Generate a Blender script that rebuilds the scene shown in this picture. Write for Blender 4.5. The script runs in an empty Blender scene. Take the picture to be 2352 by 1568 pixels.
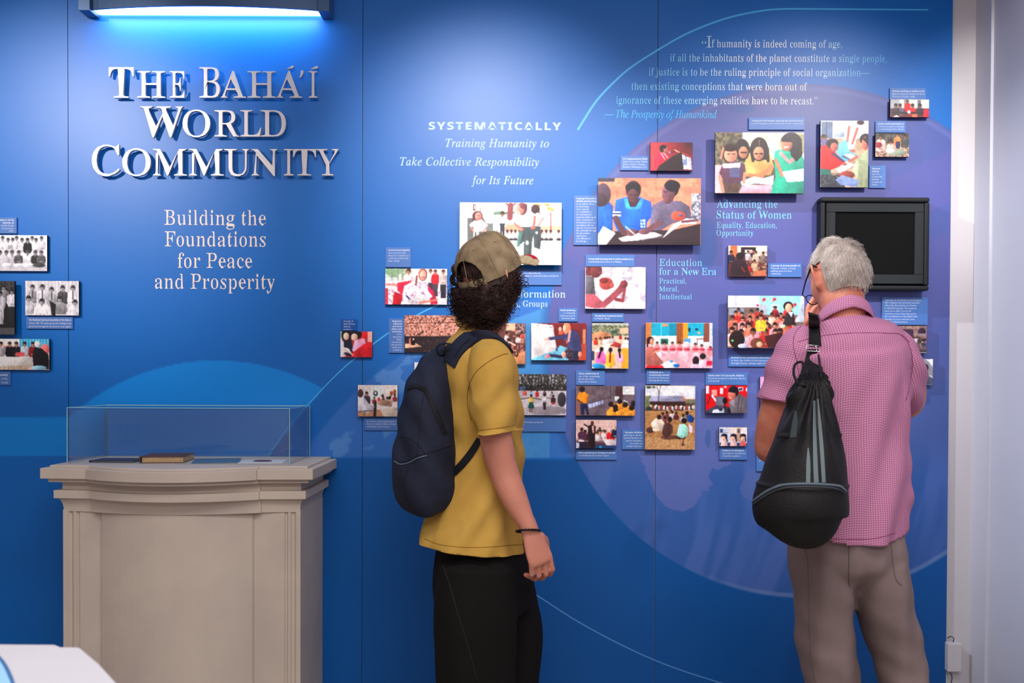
import bpy, bmesh, math, random
import numpy as np
from mathutils import Vector, Matrix, noise
from mathutils.bvhtree import BVHTree
sc = bpy.context.scene
COL = sc.collection
PI = math.pi
# ------------------------------------------------------------------ camera
FW, FH = 2352.0, 1568.0
LENS = 35.0
F = LENS / 36.0 * FW
CAM = Vector((0.0, -3.69, 1.35))
SX, SY = -0.0119, 0.0485
RM = Matrix.Rotation(math.radians(90 - 0.83), 4, 'X') @ Matrix.Rotation(math.radians(0.24), 4, 'Z')
cd = bpy.data.cameras.new('camera'); cam = bpy.data.objects.new('camera', cd); COL.objects.link(cam)
cd.lens = LENS; cd.sensor_width = 36.0; cd.shift_x = SX; cd.shift_y = SY; cd.clip_start = 0.05
cam.matrix_world = Matrix.Translation(CAM) @ RM
cd.dof.use_dof = True; cd.dof.focus_distance = 3.35; cd.dof.aperture_fstop = 8.0
sc.camera = cam
# ------------------------------------------------------------------ world, lights, exposure
sc.view_settings.view_transform = 'Standard'; sc.view_settings.look = 'None'
sc.view_settings.gamma = 1.0; sc.view_settings.use_curve_mapping = False
sc.view_settings.exposure = 0.0
wd = bpy.data.worlds.new('world'); sc.world = wd; wd.use_nodes = True
wd.node_tree.nodes['Background'].inputs[0].default_value = (0.8, 0.82, 0.9, 1)
wd.node_tree.nodes['Background'].inputs[1].default_value = 0.02

def light(kind, loc, target, energy, color=(1, 1, 1), size=0.1, size_y=None, spot=None, blend=0.6):
    l = bpy.data.lights.new(kind.lower() + '_light', kind); l.energy = energy; l.color = color
    if kind == 'AREA':
        l.size = size
        if size_y: l.shape = 'RECTANGLE'; l.size_y = size_y
    else:
        l.shadow_soft_size = size
    if kind == 'SPOT': l.spot_size = math.radians(spot); l.spot_blend = blend
    o = bpy.data.objects.new(kind.lower() + '_light', l); COL.objects.link(o); o.location = loc
    o.rotation_euler = (Vector(target) - Vector(loc)).to_track_quat('-Z', 'Y').to_euler()
    return o
LW = (1.0, 0.93, 0.88)
# ceiling spotlights washing the exhibit wall
light('SPOT', (-2.55, -2.5, 2.95), (-1.66, 0, 2.10), 300, LW, 0.03, spot=33, blend=1.0)
light('SPOT', (-0.25, -2.2, 2.96), (-0.12, 0, 2.02), 205, LW, 0.03, spot=37, blend=0.9)
light('SPOT', (0.35, -2.0, 2.96), (0.45, 0, 1.45), 85, LW, 0.03, spot=50, blend=0.9)
light('SPOT', (1.62, -2.0, 2.96), (0.98, 0, 1.84), 150, LW, 0.03, spot=46, blend=0.9)
light('SPOT', (-0.9, -0.9, 3.0), (1.70, -.30, 1.35), 250, (.86, .91, 1), 0.03, spot=40, blend=0.9)  # added cool spot, brightens the right side wall the others miss
light('SPOT', (1.52, -1.7, 3.05), (1.72, 0, 2.2), 95, (1, .98, .96), 0.04, spot=30, blend=1.0)  # added spot, lifts the white wall strip right of the panels
# unseen soft area lights added under the ceiling to fill the room
light('AREA', (0.0, -2.7, 3.14), (0.0, -2.7, 0), 52, (1.0, 0.93, 0.9), 2.4, 0.8)
light('AREA', (0.0, -5.0, 3.14), (0.0, -5.0, 0), 90, (1.0, 0.95, 0.93), 3.0, 1.2)

# ------------------------------------------------------------------ helpers
def P(u, v, Y=0.0):
    d = RM.to_3x3() @ Vector(((u - FW / 2 + SX * FW) / F, -(v - FH / 2 - SY * FW) / F, -1.0))
    t = (Y - CAM.y) / d.y
    return CAM + d * t
def ray(u, v):
    return (RM.to_3x3() @ Vector(((u - FW / 2 + SX * FW) / F, -(v - FH / 2 - SY * FW) / F, -1.0))).normalized()
def px2(x, z, Y=0.0):   # world to frame, vectorised
    Ri = np.array(RM.to_3x3().inverted())
    d = np.stack([x - CAM.x, np.full_like(x, Y - CAM.y), z - CAM.z])
    c = np.tensordot(Ri, d, 1)
    return FW / 2 + F * c[0] / (-c[2]) - SX * FW, FH / 2 - F * c[1] / (-c[2]) + SY * FW
def S(Y):               # pixels per metre at depth Y
    return F / (Y - CAM.y)
def lin(c):
    return tuple(((x / 255.) / 12.92 if x / 255. <= .04045 else ((x / 255. + .055) / 1.055) ** 2.4) for x in c[:3]) + (1,)
def mat(name, rgb, rough=0.6, spec=0.4, metal=0.0, var=0.0, scale=20.0, bump=0.0, bscale=200.0, rgb2=None, sheen=0, dist=0.002):
    m = bpy.data.materials.new(name); m.use_nodes = True; nt = m.node_tree; b = nt.nodes['Principled BSDF']
    b.inputs['Roughness'].default_value = rough; b.inputs['Specular IOR Level'].default_value = spec
    b.inputs['Metallic'].default_value = metal
    if sheen: b.inputs['Sheen Weight'].default_value = sheen
    tc = nt.nodes.new('ShaderNodeTexCoord')
    col = lin(rgb)
    if var or rgb2:
        n = nt.nodes.new('ShaderNodeTexNoise'); n.inputs['Scale'].default_value = scale; n.inputs['Detail'].default_value = 5
        nt.links.new(tc.outputs['Object'], n.inputs['Vector'])
        r = nt.nodes.new('ShaderNodeValToRGB'); r.color_ramp.elements[0].position = .32; r.color_ramp.elements[1].position = .68
        c2 = lin(rgb2) if rgb2 else tuple(min(1, c * (1 + var)) for c in col[:3]) + (1,)
        c1 = col if rgb2 else tuple(c * (1 - var) for c in col[:3]) + (1,)
        r.color_ramp.elements[0].color = c1; r.color_ramp.elements[1].color = c2
        nt.links.new(n.outputs['Fac'], r.inputs['Fac']); nt.links.new(r.outputs['Color'], b.inputs['Base Color'])
    else:
        b.inputs['Base Color'].default_value = col
    if bump:
        n2 = nt.nodes.new('ShaderNodeTexNoise'); n2.inputs['Scale'].default_value = bscale; n2.inputs['Detail'].default_value = 3
        nt.links.new(tc.outputs['Object'], n2.inputs['Vector'])
        bp = nt.nodes.new('ShaderNodeBump'); bp.inputs['Strength'].default_value = bump; bp.inputs['Distance'].default_value = dist
        nt.links.new(n2.outputs['Fac'], bp.inputs['Height']); nt.links.new(bp.outputs['Normal'], b.inputs['Normal'])
    return m
def mat_attr(name, rough=0.4, spec=0.3):
    m = bpy.data.materials.new(name); m.use_nodes = True; nt = m.node_tree; b = nt.nodes['Principled BSDF']
    a = nt.nodes.new('ShaderNodeAttribute'); a.attribute_name = 'print'
    nt.links.new(a.outputs['Color'], b.inputs['Base Color'])
    b.inputs['Roughness'].default_value = rough; b.inputs['Specular IOR Level'].default_value = spec
    return m
def link(name, me, m, parent=None, smooth=False):
    if m is not None and not me.materials: me.materials.append(m)
    if smooth:
        me.polygons.foreach_set('use_smooth', [True] * len(me.polygons))
    o = bpy.data.objects.new(name, me); COL.objects.link(o)
    if parent:
        o.parent = parent
        o.matrix_parent_inverse = Matrix.Translation(-parent.location) if parent.type == 'EMPTY' else parent.matrix_world.inverted()
    return o
def tag(o, label=None, cat=None, group=None, kind=None):
    if label: o['label'] = label
    if cat: o['category'] = cat
    if group: o['group'] = group
    if kind: o['kind'] = kind
    return o
def empty(name, loc, label, cat, group=None):
    o = bpy.data.objects.new(name, None); COL.objects.link(o); o.location = loc; o.empty_display_size = .05
    return tag(o, label, cat, group)
def pyd(verts, faces):
    me = bpy.data.meshes.new('m'); me.from_pydata([tuple(v) for v in verts], [], faces); me.update(); return me
class MB:
    def __init__(s): s.v = []; s.f = []
    def add(s, v, f):
        n = len(s.v); s.v += [tuple(x) for x in v]; s.f += [tuple(i + n for i in q) for q in f]; return s
    def box(s, x0, x1, y0, y1, z0, z1):
        v = [(x, y, z) for x in (x0, x1) for y in (y0, y1) for z in (z0, z1)]
        return s.add(v, [(0, 1, 3, 2), (4, 6, 7, 5), (0, 4, 5, 1), (2, 3, 7, 6), (0, 2, 6, 4), (1, 5, 7, 3)])
    def prism(s, pts, z0, z1):     # pts counter-clockwise in xy
        n = len(pts); v = [(p[0], p[1], z0) for p in pts] + [(p[0], p[1], z1) for p in pts]
        f = [tuple(range(n - 1, -1, -1)), tuple(range(n, 2 * n))] + [(i, (i + 1) % n, n + (i + 1) % n, n + i) for i in range(n)]
        return s.add(v, f)
    def tube(s, pts, radii, n=10, flat=1.0, up=(0, 0, 1), cap=0.6, recess=0):
        v, f = tube(pts, radii, n, flat, up, cap, recess); return s.add(v, f)
    def mesh(s): return pyd(s.v, s.f)
def tube(pts, radii, n=10, flat=1.0, up=(0, 0, 1), cap=0.6, recess=0):
    """closed tube; radii scalars or (a,b): a along side axis, b along the other axis"""
    pts = [Vector(p) for p in pts]; V = []; Fc = []
    if not isinstance(radii, (list, tuple)): radii = [radii] * len(pts)
    side = None
    for i, p in enumerate(pts):
        t = (pts[min(i + 1, len(pts) - 1)] - pts[max(i - 1, 0)]).normalized()
        if side is None:
            side = t.cross(Vector(up))
            if side.length < 1e-3: side = t.cross(Vector((0, 1, 0)))
            side.normalize()
        else:
            side = (side - t * side.dot(t)).normalized()
        o = side.cross(t).normalized()
        r = radii[i]; a, b = (r if isinstance(r, (list, tuple)) else (r, r * flat))
        for k in range(n):
            an = 2 * PI * k / n
            V.append(p + side * (a * math.cos(an)) + o * (b * math.sin(an)))
        if i == 0:
            t0 = t; m0 = min(a, b)
        te = t; m1 = min(a, b)
    N = len(pts)
    for i in range(N - 1):
        for k in range(n):
            Fc.append((i * n + k, i * n + (k + 1) % n, (i + 1) * n + (k + 1) % n, (i + 1) * n + k))
    V.append(pts[0] - t0 * m0 * cap); a = len(V) - 1
    V.append(pts[-1] + te * (m1 * cap if not recess else -recess)); b = len(V) - 1
    for k in range(n):
        Fc.append((a, (k + 1) % n, k)); Fc.append((b, (N - 1) * n + k, (N - 1) * n + (k + 1) % n))
    return V, Fc
def spl(ctrl, n):
    """Catmull-Rom through control points (any dimension)"""
    c = np.array(ctrl, float); m = len(c); out = []
    c = np.vstack([2 * c[0] - c[1], c, 2 * c[-1] - c[-2]])
    for i in range(n):
        t = i / (n - 1) * (m - 1); k = min(int(t), m - 2); u = t - k
        p0, p1, p2, p3 = c[k], c[k + 1], c[k + 2], c[k + 3]
        out.append(.5 * ((2 * p1) + (-p0 + p2) * u + (2 * p0 - 5 * p1 + 4 * p2 - p3) * u * u + (-p0 + 3 * p1 - 3 * p2 + p3) * u ** 3))
    return out
def evalmods(me, mods):
    o = bpy.data.objects.new('tmp', me); COL.objects.link(o)
    for kind, kw in mods:
        md = o.modifiers.new('m', kind)
        for k, v in kw.items(): setattr(md, k, v)
    dg = bpy.context.evaluated_depsgraph_get(); dg.update()
    r = bpy.data.meshes.new_from_object(o.evaluated_get(dg))
    bpy.data.objects.remove(o); return r
def blend(mb, voxel, smooth=6, fac=0.5):
    return evalmods(mb.mesh(), [('REMESH', dict(mode='VOXEL', voxel_size=voxel)), ('SMOOTH', dict(factor=fac, iterations=smooth))])
def crop(me, co, no, sel=None):
    """cut off what lies on the side the normal points to (within sel), leaving a clean open edge"""
    b = bmesh.new(); b.from_mesh(me)
    g = b.verts[:] + b.edges[:] + b.faces[:] if sel is None else None
    if sel is not None:
        fs = [f for f in b.faces if sel(f.calc_center_median())]; st = set(fs)
        g = list({v for f in fs for v in f.verts}) + list({e for f in fs for e in f.edges}) + fs
    bmesh.ops.bisect_plane(b, geom=g, plane_co=co, plane_no=no)
    N = Vector(no)
    kill = [f for f in b.faces if (f.calc_center_median() - Vector(co)).dot(N) > 1e-6 and (sel is None or sel(f.calc_center_median()))]
    bmesh.ops.delete(b, geom=kill, context='FACES'); b.to_mesh(me); b.free(); return me
def shell(me, th):
    return evalmods(me, [('SOLIDIFY', dict(thickness=th, offset=-1))])
def getv(me):
    a = np.empty(len(me.vertices) * 3); me.vertices.foreach_get('co', a)
    b = np.empty(len(me.vertices) * 3); me.vertices.foreach_get('normal', b)
    return a.reshape(-1, 3), b.reshape(-1, 3)
def displace(me, fn):
    v, n = getv(me); d = fn(v, n); v = v + n * d[:, None]
    me.vertices.foreach_set('co', v.ravel()); me.update(); return me
def bvh(me):
    return BVHTree.FromPolygons([v.co.copy() for v in me.vertices], [tuple(p.vertices) for p in me.polygons])
def hit(tree, u, v, off=0.0, default=None):
    d = ray(u, v); h = tree.ray_cast(CAM, d)
    if h[0] is None: return default
    nn = h[1]
    if nn.dot(d) > 0: nn = -nn
    return h[0] + nn * off
def drape(tree, pts, n=24, off=0.001):
    out = [hit(tree, p[0], p[1], off) for p in spl(pts, n)]
    return [p for p in out if p is not None]
def seam(tree, pts, r, m, name, parent, n=24, off=0.0005):
    q = drape(tree, pts, n, off)
    if len(q) < 3: return None
    mb = MB(); mb.tube(q, [r] * len(q), 6)
    return link(name, mb.mesh(), m, parent, True)
def ribbon_mesh(L, R, th):
    """closed strap between two point rows, thickness th"""
    n = len(L); V = []; Fc = []
    for i in range(n):
        a, b = Vector(L[i]), Vector(R[i])
        t = (Vector(L[min(i + 1, n - 1)]) - Vector(L[max(i - 1, 0)])); w = b - a
        nn = t.cross(w); nn = nn.normalized() if nn.length > 1e-9 else Vector((0, -1, 0))
        if nn.y > 0: nn = -nn
        V += [a, b, b + nn * th, a + nn * th]
    for i in range(n - 1):
        for k in range(4):
            Fc.append((4 * i + k, 4 * i + (k + 1) % 4, 4 * i + 4 + (k + 1) % 4, 4 * i + 4 + k))
    Fc += [(3, 2, 1, 0), (4 * n - 4, 4 * n - 3, 4 * n - 2, 4 * n - 1)]
    return pyd(V, Fc)
def gridmesh(x0, x1, z0, z1, Y, nx, nz, colors):
    """front-facing coloured grid in the plane y=Y, colours (nz,nx,3) linear, row 0 at the top"""
    xs = np.linspace(x0, x1, nx); zs = np.linspace(z1, z0, nz)
    X, Z = np.meshgrid(xs, zs)
    v = np.stack([X, np.full_like(X, Y), Z], -1).reshape(-1, 3)
    i = np.arange((nz - 1) * nx).reshape(nz - 1, nx)[:, :-1].ravel()
    q = np.stack([i, i + nx, i + nx + 1, i + 1], -1)
    me = bpy.data.meshes.new('g'); me.vertices.add(len(v)); me.vertices.foreach_set('co', v.ravel())
    me.loops.add(len(q) * 4); me.loops.foreach_set('vertex_index', q.ravel().astype(np.int32))
    me.polygons.add(len(q)); me.polygons.foreach_set('loop_start', (np.arange(len(q)) * 4).astype(np.int32))
    me.update(calc_edges=True)
    a = me.color_attributes.new('print', 'FLOAT_COLOR', 'POINT')
    c = np.ones((len(v), 4)); c[:, :3] = colors.reshape(-1, 3)
    a.data.foreach_set('color', c.ravel().astype(np.float32)); return me
def s2l(a):
    a = np.clip(a, 0, 1); return np.where(a <= .04045, a / 12.92, ((a + .055) / 1.055) ** 2.4)
def vnoise(x, y, seed=0):
    """smooth value noise, vectorised"""
    xi = np.floor(x).astype(int); yi = np.floor(y).astype(int); fx = x - xi; fy = y - yi
    fx = fx * fx * (3 - 2 * fx); fy = fy * fy * (3 - 2 * fy)
    def h(a, b):
        n = (a * 374761393 + b * 668265263 + seed * 974634777) & 0xffffffff
        n = ((n ^ (n >> 13)) * 1274126177) & 0xffffffff
        return ((n ^ (n >> 16)) & 0xffff) / 65535.0
    return (h(xi, yi) * (1 - fx) + h(xi + 1, yi) * fx) * (1 - fy) + (h(xi, yi + 1) * (1 - fx) + h(xi + 1, yi + 1) * fx) * fy
def fbm(x, y, seed=0, o=3):
    s = 0; a = .5
    for k in range(o): s = s + a * vnoise(x * 2 ** k, y * 2 ** k, seed + k); a *= .5
    return s / (1 - .5 ** o)
def inpoly(x, y, pts):
    r = np.zeros(np.shape(x), bool); n = len(pts); j = n - 1
    for i in range(n):
        xi, yi = pts[i]; xj, yj = pts[j]
        if yi != yj:
            r ^= ((yi > y) != (yj > y)) & (x < (xj - xi) * (y - yi) / (yj - yi) + xi)
        j = i
    return r
def sst(a, b, x):
    t = np.clip((x - a) / (b - a), 0, 1); return t * t * (3 - 2 * t)
# ------------------------------------------------------------------ materials
M = {}
M['white_paint'] = mat('white_paint', (214, 210, 214), .55, .3, var=.02, scale=3, bump=.12, bscale=120)
M['side_paint'] = mat('side_paint', (205, 205, 216), .28, .5, var=.02, scale=3, bump=.05, bscale=60)
M['floor'] = mat('floor_stone', (150, 138, 124), .35, .4, var=.12, scale=2.5)
M['print'] = mat_attr('printed_board', .38, .35)
M['wallprint'] = mat_attr('printed_wall_graphic', .38, .36)
M['board_edge'] = mat('board_edge', (16, 20, 34), .6, .3)
M['panel_edge'] = mat('panel_edge', (20, 40, 72), .6, .3)
M['metal_letter'] = mat('brushed_metal', (196, 190, 192), .42, .5, metal=.55, bump=.1, bscale=300)
M['cream_ink'] = mat('cream_ink', (250, 232, 222), .5, .3)
M['ice_ink'] = mat('ice_ink', (196, 232, 250), .5, .3)
M['cyan_ink'] = mat('cyan_ink', (128, 208, 250), .5, .3)
M['line_ink'] = mat('line_ink', (70, 185, 250), .4, .4)
M['line_faint'] = mat('line_faint_ink', (90, 150, 215), .4, .4)
M['caption_ink'] = mat('caption_ink', (222, 232, 252), .5, .3)
M['caption_plate'] = mat('caption_plate', (74, 120, 192), .4, .4, var=.05, scale=6)
M['stone'] = mat('limestone', (216, 202, 186), .62, .3, rgb2=(204, 190, 178), scale=5, bump=.15, bscale=260)
M['dark_plastic'] = mat('dark_plastic', (17, 20, 25), .5, .3)
M['bezel'] = mat('grey_bezel', (36, 42, 45), .6, .25)
M['screen'] = mat('dark_screen', (8, 10, 11), .7, .12)
M['lamp_metal'] = mat('lamp_metal', (70, 100, 140), .38, .5, metal=.3)
gm = bpy.data.materials.new('gradient_ink'); gm.use_nodes = True; nt = gm.node_tree; b = nt.nodes['Principled BSDF']
b.inputs['Roughness'].default_value = .5
tc = nt.nodes.new('ShaderNodeTexCoord'); sp = nt.nodes.new('ShaderNodeSeparateXYZ'); mr = nt.nodes.new('ShaderNodeMapRange')
rp = nt.nodes.new('ShaderNodeValToRGB'); nt.links.new(tc.outputs['Object'], sp.inputs[0]); nt.links.new(sp.outputs['X'], mr.inputs['Value'])
mr.inputs['From Min'].default_value = P(1400, 100).x; mr.inputs['From Max'].default_value = P(2050, 100).x
e = rp.color_ramp.elements; e[0].color = lin((100, 200, 250)); e[1].color = lin((100, 190, 245)); e[1].position = .98
for p_, c_ in ((.25, (140, 215, 252)), (.52, (252, 250, 252)), (.72, (225, 240, 255)), (.86, (130, 205, 250))):
    q = e.new(p_); q.color = lin(c_)
nt.links.new(mr.outputs[0], rp.inputs[0]); nt.links.new(rp.outputs[0], b.inputs['Base Color']); M['grad_ink'] = gm

# ------------------------------------------------------------------ room shell
ZC, ZF = 3.2, 0.0
xpe = P(2181, 800).x                       # right end of the blue panels
xcor = P(2240, 800, .012).x                # corner with the right wall
def struct(name, mb, m): 
    o = link(name, mb.mesh(), m); o['kind'] = 'structure'; return o
wall_back = struct('wall_back', MB().box(-4.2, xcor + .3, .012, .16, ZF, ZC), M['white_paint'])
rw = MB(); rw.box(xcor, xcor + .25, -6.6, .012, ZF, ZC)
# slightly proud pilaster that catches the light beside the panels
rw.box(xcor + .002 - .012, xcor, -.11, .012, ZF, ZC)
wall_right = struct('wall_right', rw, M['side_paint'])
struct('wall_left', MB().box(-4.4, -4.2, -6.6, .16, ZF, ZC), M['white_paint'])
struct('wall_front', MB().box(-4.4, -.6, -6.8, -6.6, ZF, ZC).box(.7, xcor + .25, -6.8, -6.6, ZF, ZC).box(-.6, .7, -6.8, -6.6, 2.15, ZC), M['white_paint'])
struct('floor', MB().box(-4.4, xcor + .25, -6.8, .16, ZF - .1, ZF), M['floor'])
struct('ceiling', MB().box(-4.4, xcor + .25, -6.8, .16, ZC, ZC + .1), M['white_paint'])
bb = MB(); pz = P(2200, 1566, .0).z
bb.box(xpe + .004, xcor - .012, -.004, .012, ZF, .16)
struct('baseboard_back', bb, M['white_paint'])
struct('baseboard_right', MB().box(xcor - .03, xcor - .0121, -6.6, -.11, ZF, .16), M['white_paint'])

# ------------------------------------------------------------------ printed wall panels
def wallcolor(X, Z):
    u, v = px2(X, Z, 0.0)
    base = np.zeros(X.shape + (3,)); C = lambda *c: np.array(c, float)
    base[:] = C(6, 108, 198)
    def mix(mask, col): 
        nonlocal base
        m = np.clip(mask, 0, 1)[..., None]; base = base * (1 - m) + np.array(col, float) * m
    mix(sst(760, 1000, v) * .4, (5, 98, 184))
    line_x = 753 - (v - 880) * (753 - 616.5) / (1047 - 880.)
    r1 = np.hypot(u - 496, v - 1328.4)
    dome = (u > 157.5) * sst(502, 499.5, r1) * sst(1048.5, 1047, v) * sst(line_x + 1, line_x - 1, u)
    mix(dome, (0, 140, 232))
    mix((u < 157.5) * sst(956, 957.5, v) * sst(1048.5, 1047, v), (0, 136, 226))
    # large pale sphere behind the globe
    r2 = np.hypot(u - 1400, v - 1512.)
    s2 = sst(846, 843, r2) * sst(1050, 1048.5, v + (u - 800) * -.0045) * (u > 600)
    mix(s2 * .95, (52, 118, 206))
    n = fbm(u / 60., v / 40. + u / 120., 5, 4)
    mix(s2 * sst(.56, .60, n) * .5, (110, 165, 228))
    # lighter slanted land beside the young man's neck
    e1 = 705 + (1260 - u) * .36
    mix((u > 1120) * (u < 1262) * sst(e1 - 4, e1, v) * sst(900, 1046, 1046 + 0 * v) * s2 * .6, (88, 168, 226))
    mix((u > 1120) * (u < 1262) * sst(768 + (1225 - u) * .35, 772 + (1225 - u) * .35, v) * s2 * .4, (50, 132, 208))
    mix(sst(1049.5, 1051, v - (u - 100) * .0045), (2, 106, 196))
    rg = np.hypot(u - 1846, v - 781.5); R = 589.
    mix(sst(1049.5, 1051, v - (u - 100) * .0045) * sst(500, 1150, u) * .5, (2, 66, 132))  # weaker light and visitors' shade painted into the lower print, darker to the right
    # faint rim glow and shadow on the lower left of the globe
    mix(sst(R + 26, R, rg) * (u < 1420) * (v > 700) * (v < 1060) * .55, (34, 78, 150))
    g = sst(R + 2, R - 3, rg)
    top = sst(1250, 500, v)
    lav = C(84, 108, 180) * (1 - top[..., None]) + C(90, 92, 162) * top[..., None]
    lav = lav * (1 - .16 * sst(1450, 2200, u)[..., None] * sst(400, 1300, v)[..., None])
    m = (g * .97)[..., None]; base = base * (1 - m) + lav * m
    # curved ocean streaks following the sphere
    a = (u - 1846) / R; bb_ = (v - 781.5) / R
    q = fbm(a * 2.2 + bb_ * 6.5 + 3, a * 1.1 - bb_ * 1.0, 11, 4)
    q2 = fbm((a + .35 * bb_ ** 2) * 13 - bb_ * 3.5, bb_ * 2.2, 23, 3)
    low = sst(980, 1120, v)
    mix(g * (1 - low) * sst(.50, .62, q) * .26, (52, 92, 160))
    mix(g * low * .62, (34, 92, 172))
    mix(g * low * sst(.42, .68, q2) * .5, (92, 120, 196))
    mix(g * sst(640, 700, u - 640 + 0 * v) * 0, (0, 0, 0))
    # land
    sa = [(1440, 960), (1465, 1040), (1492, 1108), (1510, 1140), (1524, 1160), (1546, 1170), (1568, 1174), (1588, 1166), (1606, 1150), (1611, 1136),
          (1606, 1128), (1628, 1126), (1634, 1110), (1625, 1090), (1640, 1078), (1668, 1068), (1680, 1055), (1700, 1020), (1740, 980), (1780, 930), (1780, 880), (1440, 880)]
    wob = (fbm(u / 14., v / 14., 3, 3) - .5) * 14
    land = inpoly(u + wob, v + wob * .6, sa) * g
    mix(land * .85, (96, 112, 184))
    la2 = [(1716, 1082), (1735, 1074), (1770, 1075), (1790, 1100), (1785, 1150), (1750, 1150), (1712, 1146), (1700, 1132), (1702, 1120)]
    mix(inpoly(u + wob, v + wob * .5, la2) * g * .8, (84, 108, 176))
    ind = [(1345, 640), (1360, 720), (1390, 760), (1420, 860), (1440, 880), (1425, 800), (1380, 700), (1372, 640)]
    mix(inpoly(u + wob, v, ind) * g * .35, (50, 92, 160))
    for (cx, cy, rx, ry) in ((1495, 718, 5, 16), (1626, 1006, 6, 20), (1500, 700, 6, 8), (1620, 560, 26, 60), (1705, 250, 30, 8)):
        mix(sst(1.2, .9, np.hypot((u - cx + wob * .5) / rx, (v - cy) / ry)) * g * .6, (50, 90, 160))
    # vertical bands on the left limb
    mix(g * sst(R - 90, R - 20, rg) * (u < 1420) * sst(.4, .6, q2) * .35, (60, 104, 176))
    # pale rim at the bottom
    mix(sst(7, 3, np.abs(rg - R + 3)) * (v > 1200) * sst(1560, 1800, u) * .6, (122, 146, 196))
    mix(g * sst(10, 0, np.abs(rg - R + 12)) * (v < 500) * .25, (130, 150, 215))
    return s2l(base / 255.)
xs = [P(-160, 800).x, P(157.5, 800).x, P(832.5, 800).x, P(1507, 800).x, xpe]
panel_lab = ['blue printed wall panel at the left edge', 'blue wall panel under the picture lamp with the raised title', 'blue wall panel behind the young man', 'blue wall panel printed with most of the globe']
z0p, z1p = 0.03, 3.0
for i in range(4):
    a, b_ = xs[i] + .0011, xs[i + 1] - .0011
    cell = 3.0 / 620 if i >= 2 else 4.0 / 620
    nx = int((b_ - a) / cell); nz = int((z1p - z0p) / cell)
    X, Z = np.meshgrid(np.linspace(a, b_, nx), np.linspace(z1p, z0p, nz))
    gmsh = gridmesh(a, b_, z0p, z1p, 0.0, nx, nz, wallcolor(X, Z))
    bm_ = bmesh.new(); bm_.from_mesh(gmsh)
    e0 = MB().box(a, b_, .0004, .012, z0p, z1p).mesh()
    gmsh.materials.append(M['wallprint'])
    body = link('panel', e0, M['panel_edge'], wall_back)
    body['label'] = panel_lab[i]
    bm_.free()
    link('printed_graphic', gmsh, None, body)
# thin arcs and lines printed on the panels
def wall_line(pts, w0, w1, m, label, fade=None):
    q = spl(pts, 60); n = len(q); V = []; Fc = []
    for i in range(n):
        t = np.array(q[min(i + 1, n - 1)]) - np.array(q[max(i - 1, 0)]); t = t / np.hypot(*t); nn = np.array([-t[1], t[0]])
        w = (w0 + (w1 - w0) * i / (n - 1)) / 2
        for s in (-1, 1):
            V.append(P(*(np.array(q[i]) + nn * w * s), -.0006))
    for i in range(n - 1): Fc.append((2 * i, 2 * i + 1, 2 * i + 3, 2 * i + 2))
    o = link('printed_line', pyd(V, Fc), m, wall_back); o['label'] = label; return o
wall_line([(1326.8, 298.5), (1369, 233), (1415, 184), (1453, 152), (1510.5, 115), (1568, 82), (1625, 57), (1682.7, 38), (1748, 25), (1797, 20.7), (1874, 20.7), (2000, 21.5), (2132, 22.5)], 5, 3.5, M['line_ink'], 'bright cyan arc sweeping over the quotation')
wall_line([(616.5, 1046.8), (665, 977.5), (753, 880), (813.6, 824), (892.7, 764), (959, 723), (998.5, 703), (1050, 678), (1120, 650)], 2.2, 4.2, M['line_ink'], 'thin cyan line rising from the glass case')
wall_line([(1180, 1334), (1235, 1368), (1350, 1440), (1500, 1514), (1650, 1566), (1800, 1606)], 3, 2.4, M['line_faint'], 'faint blue line at the foot of the wall')

# ------------------------------------------------------------------ lettering
def fancy(s, style):
    bases = {'serif': (0x1D400, 0x1D41A), 'italic': (0x1D434, 0x1D44E), 'sansbold': (0x1D5D4, 0x1D5EE), 'sans': (65, 97)}
    U, L = bases[style]; o = ''
    for c in s:
        if 'A' <= c <= 'Z': o += chr(U + ord(c) - 65)
        elif 'a' <= c <= 'z': o += '\u210e' if (style == 'italic' and c == 'h') else chr(L + ord(c) - 97)
        elif '0' <= c <= '9' and style in ('sansbold',): o += chr(0x1D7EC + ord(c) - 48)
        else: o += c
    return o
def text_mesh(s, style, offset=0.0, res=3, spacing=1.0):
    c = bpy.data.curves.new('t', 'FONT'); c.body = fancy(s, style); c.offset = offset; c.resolution_u = res; c.space_character = spacing
    if style == 'italic': c.space_character = spacing
    o = bpy.data.objects.new('t', c); COL.objects.link(o)
    dg = bpy.context.evaluated_depsgraph_get(); dg.update()
    me = bpy.data.meshes.new_from_object(o.evaluated_get(dg)); bpy.data.objects.remove(o)
    bm_ = bmesh.new(); bm_.from_mesh(me); bmesh.ops.remove_doubles(bm_, verts=bm_.verts, dist=1e-5)
    bm_.to_mesh(me); bm_.free()
    return me
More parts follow.
